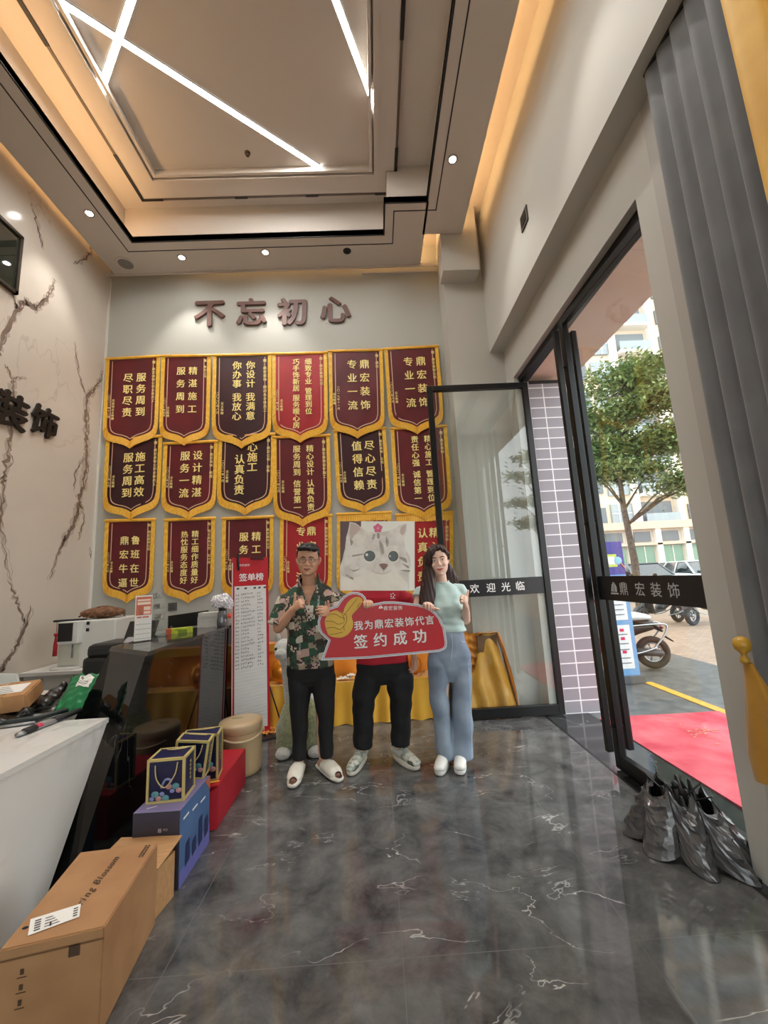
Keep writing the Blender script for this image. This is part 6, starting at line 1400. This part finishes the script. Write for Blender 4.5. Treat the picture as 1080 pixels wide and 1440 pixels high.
seam([w_(640, 890), w_(645, 899), w_(655, 902)]); seam([w_(622, 892), w_(617, 900), w_(612, 902)]); seam([w_(632, 890), w_(633, 905), w_(631, 925)])
seam([w_(655, 930), w_(660, 1000), w_(660, 1060)]); obj('stitching', b, mat('denim_stitch', (196, 204, 212), 0.8), jn)
for a_, d_ in feet_w: sneaker(a_, d_, wom, mat('sneaker_white', (228, 226, 220), 0.55), mat('sneaker_offwhite', (214, 210, 200), 0.55), mat('sole_white', (232, 230, 224), 0.6), lace=True)
# ================================================================== CURTAINS, UMBRELLA
grey_cloth = mat('grey_curtain_cloth', (112, 114, 116), 0.75, c2=(102, 104, 106), ns=5, sheen=.25, bump=.08, bs=160)
yel_cloth = mat('yellow_curtain_cloth', (244, 192, 66), 0.6, c2=(230, 174, 50), ns=4, sheen=.25)
def curtain(name, y0, y1, xc, folds, amp, z0, z1, m_, label, seed):
    rr = random.Random(seed); ph = [rr.uniform(-.5, .5) for _ in range(folds*2+2)]
    def fn(u, v):
        s = u*folds; k = int(s); j = ph[k % len(ph)]*(1-(s-k))+ph[(k+1) % len(ph)]*(s-k)
        a_ = amp*(.75+.35*j)*(1-.35*v**6)
        gather = (1-.10*math.sin(PI*v)*0)
        y = y0+(y1-y0)*(u+.020*math.sin(2*PI*(s+.25+j*.3))+.012*j*(1-v))
        return V((xc+a_*math.sin(2*PI*s+j*1.5)+.012*math.sin(4*PI*s+j)*(1-v*.5), y, z0+(z1-z0)*v))
    t = thing(name, label, 'curtain', (xc, (y0+y1)/2, z0))
    b = BM(); sheet(b, fn, folds*22, 40); obj('cloth', b, m_, t)
    b = BM(); box(b, (xc-.012, y0-.02, z1+.002), (xc+.012, y1+.02, z1+.018)); obj('track', b, black_trim, t)
    return t
curtain('grey_curtain', 0.62, 1.71, 1.565, 12, .030, .015, 3.98, grey_cloth, 'long grey pleated curtain beside the glass doors at the right', 2)
curtain('yellow_curtain', 0.10, 1.20, 1.455, 7, .034, .015, 3.96, yel_cloth, 'yellow curtain in front of the grey one at the top right corner', 4)
# yellow cloth on a knob
kq = atx(1043, 905, 1.43)
t = thing('hanging_cloth', 'mustard yellow cloth hanging under a yellow ball knob beside the right pillar', 'cloth', kq)
kz = kq.z
b = BM(); lathe(b, (kq.x, kq.y, kz-.075), [(.010, 0), (.016, .005), (.016, .02), (.009, .028), (.012, .04), (.026, .052), (.031, .07), (.026, .092), (.010, .102), (.0, .103)], 20); obj('knob', b, mat('yellow_knob', (196, 150, 52), 0.35), t)
R_ = []
for i in range(15):
    f = i/14; z = kz-.072-.41*f; r0 = .022+.105*min(1, f*1.25)**1.1; ring = []
    for j in range(40):
        a_ = 2*PI*j/40; rr_ = r0*(1+.16*math.sin(5*a_+1.0*f)*min(1, 2*f)); ring.append(V((kq.x+.01+.42*rr_*math.cos(a_), kq.y-.075*f+rr_*math.sin(a_), z-.05*f*math.sin(a_)*.6)))
    R_.append(ring)
b = BM(); rings(b, R_, cap=False); obj('cloth', b, mat('mustard_cloth', (178, 128, 22), 0.5, c2=(160, 112, 16), ns=6, sheen=.3), t)
b = BM(); tube(b, [(kq.x+.01, kq.y-.07, kz-.44), (kq.x+.01, kq.y-.07, kz-.53), (kq.x+.01, kq.y-.07, kz-.555)], [.02, .017, .010], seg=10); tube(b, [(kq.x+.012, kq.y-.10, kz-.45), (kq.x+.012, kq.y-.10, kz-.51)], [.012, .010], seg=8); obj('tail', b, mat('tan_tail', (186, 146, 98), 0.5), t)
b = BM(); tube(b, [(kq.x, kq.y, kz-.05), (XW-.01, 1.84, kz-.05)], .008, seg=8); obj('hook', b, MATS['yellow_knob'], t)

# umbrella: half-furled, standing on its rim by the pillar
silver = mat('silver_black_film', (122, 120, 120), 0.27, .55, c2=(92, 91, 92), ns=5, bump=.25, bs=14)
dark_in = mat('umbrella_black', (18, 18, 19), 0.5)
uc = V((1.47, 2.23, 0)); ax = V((.30, -.44, 0)).normalized(); ay = V((-ax.y, ax.x, 0))
t = thing('umbrella', 'half-closed silver-black umbrella standing on the floor beside the right pillar', 'umbrella', uc)
NP = 8; rr = random.Random(21)
RIBH = [rr.uniform(-.02, .03) for _ in range(NP)]; LOBE = [rr.uniform(.88, 1.16) for _ in range(NP)]
def up_(a_, f):
    """Canopy point: a_ round the umbrella, f from the gathered rim at the top (0) to the floor (1)."""
    s = a_/(2*PI)*NP; fr = s-math.floor(s); j = int(math.floor(s)) % NP; j2 = (j+1) % NP
    rib = abs(fr-.5)*2; belly = 1-rib**1.6
    hr = LOBE[j]
    r = (.105+.085*f**.8)*(1+(.40*belly-.26)*(.35+.65*f)*hr)+.012*math.sin(3*a_+1)
    top = .235+RIBH[j]*(1-fr)+RIBH[j2]*fr+.06*rib**2.2
    z = top*(1-f**1.15)+(.035*rib**2)*f
    tw = .30*f*(1-.5*f)+.05*math.sin(9*f+j*1.7)*belly
    c_, s_ = math.cos(a_+tw), math.sin(a_+tw)
    k = .010*math.sin(23*f+5*s)*belly*(1-f)
    return uc+ax*((r+k)*1.42*c_)+ay*((r+k)*.86*s_)+Z*max(.003, z)
b = BM(); sheet(b, lambda u, v: up_(2*PI*u, v), NP*10, 14, smooth=False)
for v in b.verts:
    if v.co.z > .02: v.co += V((rr.uniform(-1, 1), rr.uniform(-1, 1), rr.uniform(-1, 1)))*.0028
obj('canopy', b, silver, t)
b = BM(); sheet(b, lambda u, v: uc+(up_(2*PI*u, .02+.6*v)-uc)*(.93-.25*v)+Z*(-.004), NP*8, 8)
obj('lining', b, dark_in, t)
for k in range(NP):
    a_ = 2*PI*k/NP; b = BM(); P_ = [up_(a_, f)+Z*.003 for f in (0, .2, .45, .7, .95)]; q = P_[0]; c0 = uc+Z*.12
    tube(b, [c0, (c0+q)/2+Z*.05, q+(q-uc-Z*q.z).normalized()*.004+Z*.012], .0035, seg=6); tube(b, P_, .003, seg=6); obj('rib', b, dark_in, t)
b = BM(); rod(b, uc+Z*.0, uc+Z*.30, .008); blob(b, uc+Z*.30, (.016, .016, .02), seg=10); obj('shaft', b, dark_in, t)
b = BM(); 
for k in range(9):
    a_ = 2*PI*k/9+.3; r0 = rr.uniform(.035, .075); h0 = rr.uniform(.24, .33); p_ = uc+ax*(r0*1.4*math.cos(a_))+ay*(r0*math.sin(a_))
    tube(b, [p_+Z*.08, p_+Z*h0*.7+ax*.012, p_+Z*h0], [(.012, .035), (.014, .03), (.006, .012)], seg=8)
obj('inner_folds', b, mat('umbrella_grey', (48, 47, 48), 0.35, .2, bump=.3, bs=30), t)

# ================================================================== OUTSIDE
asphalt = mat('wet_asphalt', (76, 78, 79), 0.45, c2=(104, 105, 104), ns=7, nd=8, bump=.2, bs=80)
b = BM(); box(b, (2.02, -30, -.2), (4.6, 40, -.004)); tag(obj('asphalt', b, asphalt), 'dark grey asphalt strip outside the doors', 'ground', kind='structure')
M = bpy.data.materials.new('brick_paving'); M.use_nodes = True; nt = M.node_tree; bs_ = nt.nodes['Principled BSDF']; bs_.inputs['Roughness'].default_value = .7
tc = N(nt, 'ShaderNodeTexCoord'); br = N(nt, 'ShaderNodeTexBrick'); br.inputs['Scale'].default_value = 5; br.inputs['Color1'].default_value = (*lin((176, 150, 128)), 1); br.inputs['Color2'].default_value = (*lin((150, 126, 108)), 1); br.inputs['Mortar'].default_value = (*lin((132, 118, 106)), 1); br.inputs['Mortar Size'].default_value = .02
nt.links.new(tc.outputs['Object'], br.inputs['Vector']); nt.links.new(br.outputs['Color'], bs_.inputs['Base Color'])
b = BM(); box(b, (4.6, -30, -.2), (90, 110, -.004)); box(b, (-40, -30, -.2), (2.02, -2.85, -.004)); tag(obj('brick_paving', b, M), 'reddish brick paving of the forecourt and car park', 'ground', kind='structure')
b = BM(); box(b, (3.17, 2.0, -.004), (3.27, 5.1, .003)); b_ = obj('yellow_line', b, mat('road_yellow', (226, 176, 52), 0.6, c2=(200, 150, 50), ns=30)); tag(b_, 'yellow line painted on the asphalt outside the doors', 'road marking')
b = BM(); sheet(b, lambda u, v: V((2.03+1.14*u, 2.0+2.02*v, .010+.003*math.sin(5*u+7*v))), 20, 30); sheet(b, lambda u, v: V((2.03+1.14*u, 2.0+2.02*v, 0.0)), 2, 2)
t = tag(obj('door_mat', b, mat('red_mat_pile', (200, 58, 76), 0.9, c2=(220, 104, 114), ns=3.5, nd=10, bump=.3, bs=200)), 'large red outdoor mat on the ground in front of the doors', 'mat')
b = BM(); rr = random.Random(9)
for cx_, cy_ in ((2.62, 3.55), (2.72, 3.05), (2.6, 2.6), (2.85, 2.75)):
    for k in range(26):
        x, y = cx_+rr.gauss(0, .085), cy_+rr.gauss(0, .10); s_ = rr.uniform(.015, .05); a_ = rr.uniform(-.5, .5)
        prism(b, [V((x, y, .0145)), V((x+s_*math.cos(a_), y+s_*math.sin(a_), .0145)), V((x+s_*math.cos(a_)-.006, y+s_*math.sin(a_)+.012, .0145)), V((x-.006, y+.010, .0145))], Z*.002)
obj('worn_pattern', b, mat('mat_pattern', (226, 140, 120), 0.9), t)
# porch: soffit, fascia, wing wall
porch_m = mat('porch_soffit', (232, 208, 192), 0.8, c2=(226, 200, 184), ns=3)
b = BM(); box(b, (1.80, -2.6, 3.58), (2.36, 6.0, 3.75)); tag(obj('porch_soffit', b, porch_m), 'pinkish porch ceiling above the doors', 'porch', kind='structure')
b = BM(); box(b, (1.85, -3, 3.75), (2.36, 9, 9)); tag(obj('facade', b, mat('facade_stone', (196, 186, 176), 0.8)), 'building facade above the porch', 'wall', kind='structure')
M = bpy.data.materials.new('grey_wall_tile'); M.use_nodes = True; nt = M.node_tree; bs_ = nt.nodes['Principled BSDF']; bs_.inputs['Roughness'].default_value = .5
tc = N(nt, 'ShaderNodeTexCoord'); mp = N(nt, 'ShaderNodeMapping'); mp.inputs['Rotation'].default_value = (PI/2, 0, 0); br = N(nt, 'ShaderNodeTexBrick'); br.offset = 0.0
br.inputs['Scale'].default_value = 1; br.inputs['Brick Width'].default_value = .22; br.inputs['Row Height'].default_value = .118; br.inputs['Mortar Size'].default_value = .006; br.inputs['Mortar Smooth'].default_value = 0
br.inputs['Color1'].default_value = (*lin((138, 134, 140)), 1); br.inputs['Color2'].default_value = (*lin((148, 144, 149)), 1); br.inputs['Mortar'].default_value = (*lin((226, 224, 226)), 1)
mp.inputs['Location'].default_value = (.02, 0, 0)
nt.links.new(tc.outputs['Object'], mp.inputs['Vector']); nt.links.new(mp.outputs[0], br.inputs['Vector']); nt.links.new(br.outputs['Color'], bs_.inputs['Base Color'])
b = BM(); box(b, (1.80, 4.205, -.1), (2.19, 4.9, 3.50)); tag(obj('tiled_wing_wall', b, M), 'grey tiled wing wall outside the open leaf', 'wall', kind='structure')
b = BM(); box(b, (1.81, 4.203, 3.47), (2.16, 4.21, 3.51)); tag(obj('dark_seam', b, black_trim), 'dark seam above the tiled wing wall', 'trim', kind='structure')
b = BM(); box(b, (1.85, 4.9, -.1), (2.0, 12, 3.75)); tag(obj('outer_wall', b, MATS['facade_stone']), 'outer wall beyond the tiled wing wall', 'wall', kind='structure')

# advertising stand
t = thing('promo_stand', 'blue and purple advertising board with price panels standing outside by the tiled wall', 'sign', (2.86, 5.14, 0))
p0, p1 = V((2.52, 5.14, 0)), V((3.17, 5.14, 0))
def ad(u, z, k): return V((2.52+.65*u, 5.14-.012*k, z))
def arect(b, u0, u1, z0, z1, k, mi=0): poly(b, [ad(u0, z0, k), ad(u1, z0, k), ad(u1, z1, k), ad(u0, z1, k)], mi)
b = BM(); prism(b, [ad(0, .08, 0), ad(1, .08, 0), ad(1, 1.72, 0), ad(0, 1.72, 0)], Y*.03); obj('board', b, mat('ad_blue', (120, 168, 216), 0.45), t)
b = BM(); arect(b, 0, 1, 1.30, 1.72, .2); obj('purple_header', b, mat('ad_purple', (82, 72, 160), 0.45), t)
b = BM(); arect(b, .05, .86, 1.40, 1.56, .35, 0); arect(b, .0, .3, 1.66, 1.70, .35, 0); arect(b, .10, .82, 1.43, 1.53, .45, 1); bb = BM(); blob(bb, ad(.88, 1.475, .5), (.05, .004, .05), seg=16); append(b, bb, mi=2); bb = BM(); tube(bb, [ad(.93, 1.44, .5), ad(.99, 1.38, .5)], .010, seg=6); append(b, bb, mi=3)
obj('search_bar', b, [mat('ad_lime', (206, 220, 92), 0.45), mat('ad_white', (238, 240, 242), 0.45), mat('ad_skyblue', (150, 206, 232), 0.4), mat('ad_salmon', (226, 150, 130), 0.4)], t)
b = BM()
for z0, z1 in ((.74, 1.24), (.16, .68)): arect(b, .04, .92, z0, z1, .3, 0)
obj('price_panel', b, mat('ad_white', (238, 240, 242), 0.45), t)
b = BM()
put(b, '3', ad(.22, 1.03, .5), X, Z, .30, .02, latin=True); put(b, '0', ad(.24, .46, .5), X, Z, .30, .02, latin=True)
arect(b, .48, .56, .92, 1.15, .5); arect(b, .5, .58, .4, .55, .5)
for z in (1.02, .60, .50, .34): arect(b, .72, .80, z, z+.035, .5)
obj('red_figures', b, mat('ad_red', (222, 44, 92), 0.45), t)
b = BM()
for z in (1.15, .92, .86, .80, .56, .45, .38, .28, .22): arect(b, .64, .86, z, z+.012, .45)
obj('small_print', b, mat('ad_grey', (120, 126, 134), 0.5), t)
b = BM(); box(b, (2.5, 5.08, 0), (3.2, 5.35, .08)); rod(b, (2.7, 5.16, 1.2), (2.7, 5.5, .03), .012); rod(b, (3.0, 5.16, 1.2), (3.0, 5.5, .03), .012); obj('foot', b, mat('ad_foot', (92, 94, 98), 0.6), t)

# scooters
def scooter(loc, rz, label, body_c, name):
    t = thing('motor_scooter', label, 'scooter', loc, 'scooters parked outside')
    M = Matrix.Translation(loc) @ Matrix.Rotation(rz, 4, 'Z')
    def fin(b): 
        for v in b.verts: v.co = M @ v.co
        return b
    blk = mat('scooter_black', (30, 31, 33), 0.4); tyre = mat('tyre_rubber', (44, 44, 46), 0.85, c2=(60, 58, 56), ns=30); chrome = mat('scooter_chrome', (176, 178, 180), 0.25, .9)
    bodym = mat(name, body_c, 0.3)
    for x in (-.60, .62):
        b = BM(); R_ = .215; tube(b, [(x+R_*.80*math.cos(a_), 0, .215+R_*.80*math.sin(a_)) for a_ in [2*PI*i/28 for i in range(28)]], (.055, .045), seg=10, ref=Y, closed=True)
        w_ = obj('wheel', fin(b), tyre, t)
        b = BM(); tube(b, [(x+.125*math.cos(a_), 0, .215+.125*math.sin(a_)) for a_ in [2*PI*i/24 for i in range(24)]], .014, seg=6, closed=True); rod(b, (x, -.06, .215), (x, .06, .215), .035)
        for k in range(5): rod(b, (x, 0, .215), (x+.12*math.cos(2*PI*k/5), 0, .215+.12*math.sin(2*PI*k/5)), .012, seg=6)
        obj('hub', fin(b), chrome, w_)
    b = BM(); tube(b, [(-.62, 0, .56), (-.45, 0, .55), (-.2, 0, .50), (-.02, 0, .38)], [(.05, .09), (.09, .12), (.13, .13), (.08, .12)], seg=14, ref=Z); tube(b, [(-.05, 0, .34), (.3, 0, .30), (.38, 0, .36)], [(.04, .13), (.035, .13), (.04, .12)], seg=12, ref=Z); tube(b, [(.36, 0, .32), (.44, 0, .6), (.40, 0, .86)], [(.04, .15), (.05, .17), (.06, .12)], seg=12, ref=X); obj('frame', fin(b), blk, t)
    b = BM(); tube(b, [(-.60, 0, .685), (-.45, 0, .70), (-.2, 0, .70), (-.02, 0, .68)], [(.035, .09), (.06, .14), (.06, .14), (.04, .09)], seg=14, ref=Z); obj('seat', fin(b), bodym, t)
    b = BM(); tube(b, [(-.74, 0, .50), (-.62, 0, .60), (-.45, 0, .62)], [(.02, .06), (.05, .10), (.05, .11)], seg=12, ref=Z); tube(b, [(-.78, 0, .42), (-.86, 0, .36)], [(.015, .05), (.01, .05)], seg=8, ref=Z); obj('rear_fender', fin(b), blk, t)
    b = BM(); blob(b, (-.74, 0, .545), (.03, .07, .025), seg=10); obj('tail_light', fin(b), mat('tail_red', (140, 26, 26), 0.3), t)
    b = BM()
    for s in (-1, 1): tube(b, bez([(-.30, s*.13, .58), (-.62, s*.12, .60), (-.78, s*.10, .58), (-.72, s*.12, .44), (-.58, s*.15, .30)], 5), .012, seg=8); tube(b, bez([(-.60, s*.16, .30), (-.35, s*.17, .23), (-.05, s*.17, .22)], 5), .012, seg=8)
    obj('rack_bar', fin(b), chrome, t)
    b = BM(); tube(b, [(.40, 0, .84), (.38, 0, 1.0)], .04, seg=10); tube(b, [(.34, -.33, 1.02), (.38, 0, 1.0), (.34, .33, 1.02)], .016, seg=8); obj('handlebar', fin(b), blk, t)
    for s in (-1, 1):
        b = BM(); rod(b, (.36, s*.2, 1.02), (.38, s*.28, 1.14), .006, seg=6); blob(b, (.38, s*.29, 1.16), (.015, .055, .035), seg=10); obj('mirror', fin(b), blk, t)
    b = BM(); tube(b, [(.50, 0, .55), (.62, 0, .30)], [(.03, .03), (.02, .05)], seg=8); tube(b, [(.62+.25*math.cos(a_), 0, .215+.25*math.sin(a_)) for a_ in (.5, 1.0, 1.5, 2.0, 2.5)], (.012, .06), seg=8, ref=Z); obj('front_fender', fin(b), bodym, t)
    b = BM(); blob(b, (.46, 0, .80), (.05, .09, .07), seg=10); obj('headlight', fin(b), mat('lamp_glass', (220, 222, 220), 0.1), t)
    b = BM(); tube(b, [(-.40, .10, .24), (-.66, .11, .22)], [(.05, .05), (.045, .045)], seg=10); obj('motor', fin(b), mat('motor_grey', (78, 78, 80), 0.5, .4), t)
scooter((3.16, 5.86, 0), math.radians(166), 'black scooter with a white seat parked behind the advertising board', (232, 232, 230), 'scooter_white')
scooter((6.6, 9.6, 0), math.radians(200), 'dark scooter parked farther off behind the white-seated one, the left of two', (40, 42, 46), 'scooter_dark')
scooter((7.6, 9.4, 0), math.radians(20), 'dark grey scooter parked farther off, the right of two', (66, 66, 70), 'scooter_grey')

# cars
def car(loc, rz, label, c, nm, tall=1.0):
    t = thing('car', label, 'car', loc, 'cars in the car park')
    M = Matrix.Translation(loc) @ Matrix.Rotation(rz, 4, 'Z')
    def fin(b): 
        for v in b.verts: v.co = M @ v.co
        return b
    pm = mat(nm, c, 0.25, .1, .6); dk = mat('car_glass', (46, 54, 58), 0.06, 0, .9); ty = MATS['tyre_rubber']
    def sec(x, w_, z0, z1): return [V((x, y, z)) for y, z in ((-w_, z0+.05), (-w_, (z0+z1)*.55), (-w_*.94, z1-.03), (-w_*.8, z1), (w_*.8, z1), (w_*.94, z1-.03), (w_, (z0+z1)*.55), (w_, z0+.05), (w_*.9, z0), (-w_*.9, z0))]
    b = BM(); rings(b, [sec(x, w_, z0, z1*tall) for x, w_, z0, z1 in ((-2.2, .74, .34, .72), (-2.05, .86, .22, .88), (-1.4, .89, .2, .93), (0, .9, .2, .94), (.9, .9, .2, .93), (1.7, .86, .2, .84), (2.1, .80, .24, .70), (2.2, .66, .34, .56))]); obj('body', fin(b), pm, t)
    b = BM(); rings(b, [[V((x0, -w0, .9*tall)), V((x1, -w1, 1.42*tall)), V((x1, w1, 1.42*tall)), V((x0, w0, .9*tall))] for x0, w0, x1, w1 in ((-1.9, .78, -1.3, .60), (-.3, .82, -.3, .64), (1.25, .80, .35, .60))]); obj('cabin', fin(b), dk, t)
    b = BM(); box(b, (-1.32, -.62, 1.40*tall), (.40, .62, 1.45*tall), bevel=.02)
    for x0, x1 in ((-1.88, -1.3), (1.24, .36)):
        for s in (-1, 1): tube(b, [(x0, s*.79, .92*tall), (x1, s*.61, 1.42*tall)], .035, seg=6)
    for s in (-1, 1): tube(b, [(-.3, s*.83, .92*tall), (-.3, s*.65, 1.42*tall)], .035, seg=6)
    obj('roof', fin(b), pm, t)
    for x in (-1.35, 1.35):
        for s in (-1, 1):
            b = BM(); tube(b, [(x, s*.80, .31), (x, s*.91, .31)], .31, seg=20, rnd=False); w_ = obj('wheel', fin(b), ty, t)
            b = BM(); tube(b, [(x, s*.905, .31), (x, s*.92, .31)], .19, seg=14, rnd=False); obj('wheel_hub', fin(b), MATS['scooter_chrome'], w_)
    b = BM()
    for s in (-1, 1): blob(b, (2.08, s*.6, .62), (.10, .17, .06), seg=10)
    obj('headlight', fin(b), MATS['lamp_glass'], t)
    b = BM()
    for s in (-1, 1): blob(b, (-2.08, s*.66, .72), (.08, .14, .06), seg=10)
    obj('tail_light', fin(b), MATS['tail_red'], t)
cars = [((14.4, 18.0), 258, 'white car, nearest and rightmost of the parked row', (236, 238, 240), 'car_white'), ((11.9, 18.2), 258, 'dark grey car parked left of the white one', (92, 100, 104), 'car_grey'), ((9.4, 17.8), 258, 'bright blue car just beyond the advertising board', (40, 92, 176), 'car_blue'),
        ((14.9, 24.2), 258, 'pale silver car in the second row, seen above the dark grey one', (176, 182, 184), 'car_silver'), ((17.5, 24.4), 258, 'silver car in the second row behind the white one', (200, 204, 206), 'car_silver2'), ((20.1, 24.0), 258, 'pale green-grey car at the right end of the second row', (156, 166, 160), 'car_sage')]
for (x, y), a_, lab_, c_, nm in cars: car((x, y, 0), math.radians(a_), lab_, c_, nm)

# trees
leafm = mat('leaf_green', (112, 138, 84), 0.6, c2=(158, 174, 116), ns=2.0, nd=6); leafm2 = mat('leaf_dark', (84, 110, 70), 0.6, c2=(126, 148, 100), ns=2.0)
bark = mat('tree_bark', (112, 104, 92), 0.9, c2=(84, 76, 66), ns=12, bump=.5, bs=30)
def tree(base, layers, trunk_h, r_t, label, seed, m_, n=5200, size=.11, group='street trees'):
    rr = random.Random(seed); base = V(base)
    t = thing('street_tree', label, 'tree', base, group)
    b = BM(); tube(b, [base, base+V((.04, 0, trunk_h*.5)), base+V((-.03, .03, trunk_h)), base+V((.0, 0, trunk_h+3.0))], [r_t*1.15, r_t, r_t*.8, r_t*.25], seg=12); obj('trunk', b, bark, t)
    b = BM(); cl = []
    for (dx_, dy_, z, R_, h) in layers:
        c_ = base+V((dx_, dy_, z)); q0 = base+V((0, 0, max(trunk_h*.8, z-1.1)))
        for k in range(5):
            a_ = rr.uniform(0, 6.28); e_ = c_+V((R_*.75*math.cos(a_), R_*.75*math.sin(a_), rr.uniform(-.2, .3)*h)); tube(b, [q0, (q0+e_)/2+Z*.15, e_], [r_t*.35, r_t*.22, r_t*.08], seg=6); cl.append((e_, R_*.45, h*.7))
        cl.append((c_, R_*.8, h))
    obj('branches', b, bark, t)
    b = BM(); tot = sum(c[1]**2 for c in cl)
    for c_, R_, h in cl:
        for k in range(int(n*R_*R_/tot)):
            v = V((rr.gauss(0, .5), rr.gauss(0, .5), rr.gauss(0, .5))); p = c_+V((v.x*R_, v.y*R_, v.z*h*.6))
            a_ = V((rr.uniform(-1, 1), rr.uniform(-1, 1), rr.uniform(-.5, .5))).normalized()*size*rr.uniform(.6, 1.3); c2 = a_.cross(V((rr.uniform(-.4, .4), rr.uniform(-.4, .4), 1))).normalized()*size*.45
            poly(b, [p-a_, p+c2, p+a_, p-c2], 0 if rr.random() < .65 else 1)
    obj('foliage', b, [m_, leafm2], t, fix=False)
tree((7.62, 11.9, 0), [(.1, 0, 4.2, 1.2, .5), (1.5, -.4, 3.7, 1.1, .5), (.7, 0, 5.1, 1.5, .7), (-.4, 0, 5.9, 1.2, .7), (.9, 0, 6.3, 1.5, .8), (.2, .2, 7.2, 1.2, .8), (1.2, .3, 7.7, 1.0, .7), (1.9, -.3, 5.2, 1.3, .7), (2.2, -.2, 6.9, 1.1, .8), (-.6, .3, 4.9, .9, .6)], 3.1, .10, 'leafy street tree with spreading tiers just beyond the parked scooters', 11, leafm, n=30000, size=.09)
tree((7.6, 18.0, 0), [(0, 0, 3.6, 1.2, .9), (.3, 0, 5.0, 1.4, 1.0), (-.2, 0, 6.2, 1.1, .9)], 2.4, .10, 'street tree farther back, half hidden by the tiled wing wall', 12, leafm, n=6000)
tree((6.4, -6.5, 0), [(0, 0, 3.2, 1.3, .3), (.2, 0, 4.0, 1.5, .3), (0, 0, 4.9, 1.2, .3), (0, 0, 5.7, .9, .3)], 2.6, .09, 'tiered street tree behind the viewer, mirrored in the open glass leaf', 13, leafm, n=5000)

# far buildings
cream = mat('tower_cream', (226, 206, 184), 0.8); cream2 = mat('tower_white', (236, 230, 220), 0.8); pinkst = mat('tower_terracotta', (206, 138, 112), 0.8); glz = mat('tower_glass', (150, 160, 164), 0.2, 0, .6); grn = mat('arcade_glass', (110, 146, 122), 0.15, 0, .7); dgl = mat('tower_dark', (110, 116, 120), 0.3)
t = thing('apartment_tower', 'tall cream apartment tower with glazed balconies rising behind the street tree', 'building', (30, 44, 0))
b = BM(); box(b, (18, 40, 0), (40, 52, 46)); obj('wall', b, cream, t)
b = BM(); box(b, (26.2, 39.3, 0), (26.8, 40, 46)); box(b, (30.6, 39.3, 0), (31.2, 40, 46)); box(b, (33.2, 38.6, 0), (36, 40, 46)); obj('pier', b, cream2, t)
b = BM()
for x in (19.2, 21.6): box(b, (x, 39.6, 0), (x+.9, 40, 46))
obj('red_pier', b, pinkst, t)
for k in range(13):
    z = 2.2+3.1*k
    b = BM(); box(b, (26.9, 38.9, z-.3), (30.5, 40, z), bevel=.02); s_ = obj('balcony_slab', b, cream2, t)
    b = BM(); box(b, (27.0, 38.95, z), (30.4, 39.0, z+1.0)); obj('balustrade', b, glz, s_)
    b = BM(); box(b, (27.1, 39.85, z+.05), (30.3, 39.99, z+2.3)); obj('window', b, dgl, t)
    b = BM(); box(b, (24.0, 39.7, z), (26.1, 39.99, z+2.2)); f_ = obj('window', b, glz, t)
    b = BM(); 
    for x in (24.7, 25.4): box(b, (x, 39.66, z), (x+.06, 39.7, z+2.2))
    box(b, (24.0, 39.66, z+1.2), (26.1, 39.7, z+1.26)); obj('window_bar', b, cream2, f_)
    for x in (20.4, 22.8, 32.0): b = BM(); box(b, (x, 39.8, z+.3), (x+.7, 39.99, z+1.9)); obj('window', b, dgl, t)
t = thing('arcade_building', 'low cream building with green-glazed arcade bays across the car park', 'building', (30, 34, 0))
b = BM(); box(b, (12, 32, 0), (46, 38, 4.6)); obj('wall', b, mat('arcade_cream', (224, 212, 196), 0.8), t)
b = BM(); box(b, (11.8, 31.5, 4.15), (46, 32, 4.75)); box(b, (11.8, 31.6, 2.85), (46, 32, 3.0)); obj('cornice', b, mat('arcade_trim', (214, 190, 170), 0.8), t)
for k in range(14):
    x = 13.2+2.3*k
    b = BM(); box(b, (x, 31.6, 0), (x+.45, 32, 4.2), bevel=.02); obj('column', b, cream2, t)
    b = BM(); box(b, (x+.6, 31.9, 0), (x+2.15, 31.99, 2.8)); f_ = obj('window', b, grn, t)
    b = BM(); box(b, (x+1.35, 31.86, 0), (x+1.4, 31.9, 2.8)); obj('window_bar', b, cream2, f_)
    b = BM(); box(b, (x+.7, 31.9, 3.15), (x+2.05, 31.99, 3.95)); obj('window', b, dgl, t)
t = thing('distant_tower', 'pale distant tower seen beyond the left edge of the street tree', 'building', (16, 60, 0))
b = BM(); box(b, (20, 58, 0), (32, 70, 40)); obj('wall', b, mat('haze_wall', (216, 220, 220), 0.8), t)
for k in range(9):
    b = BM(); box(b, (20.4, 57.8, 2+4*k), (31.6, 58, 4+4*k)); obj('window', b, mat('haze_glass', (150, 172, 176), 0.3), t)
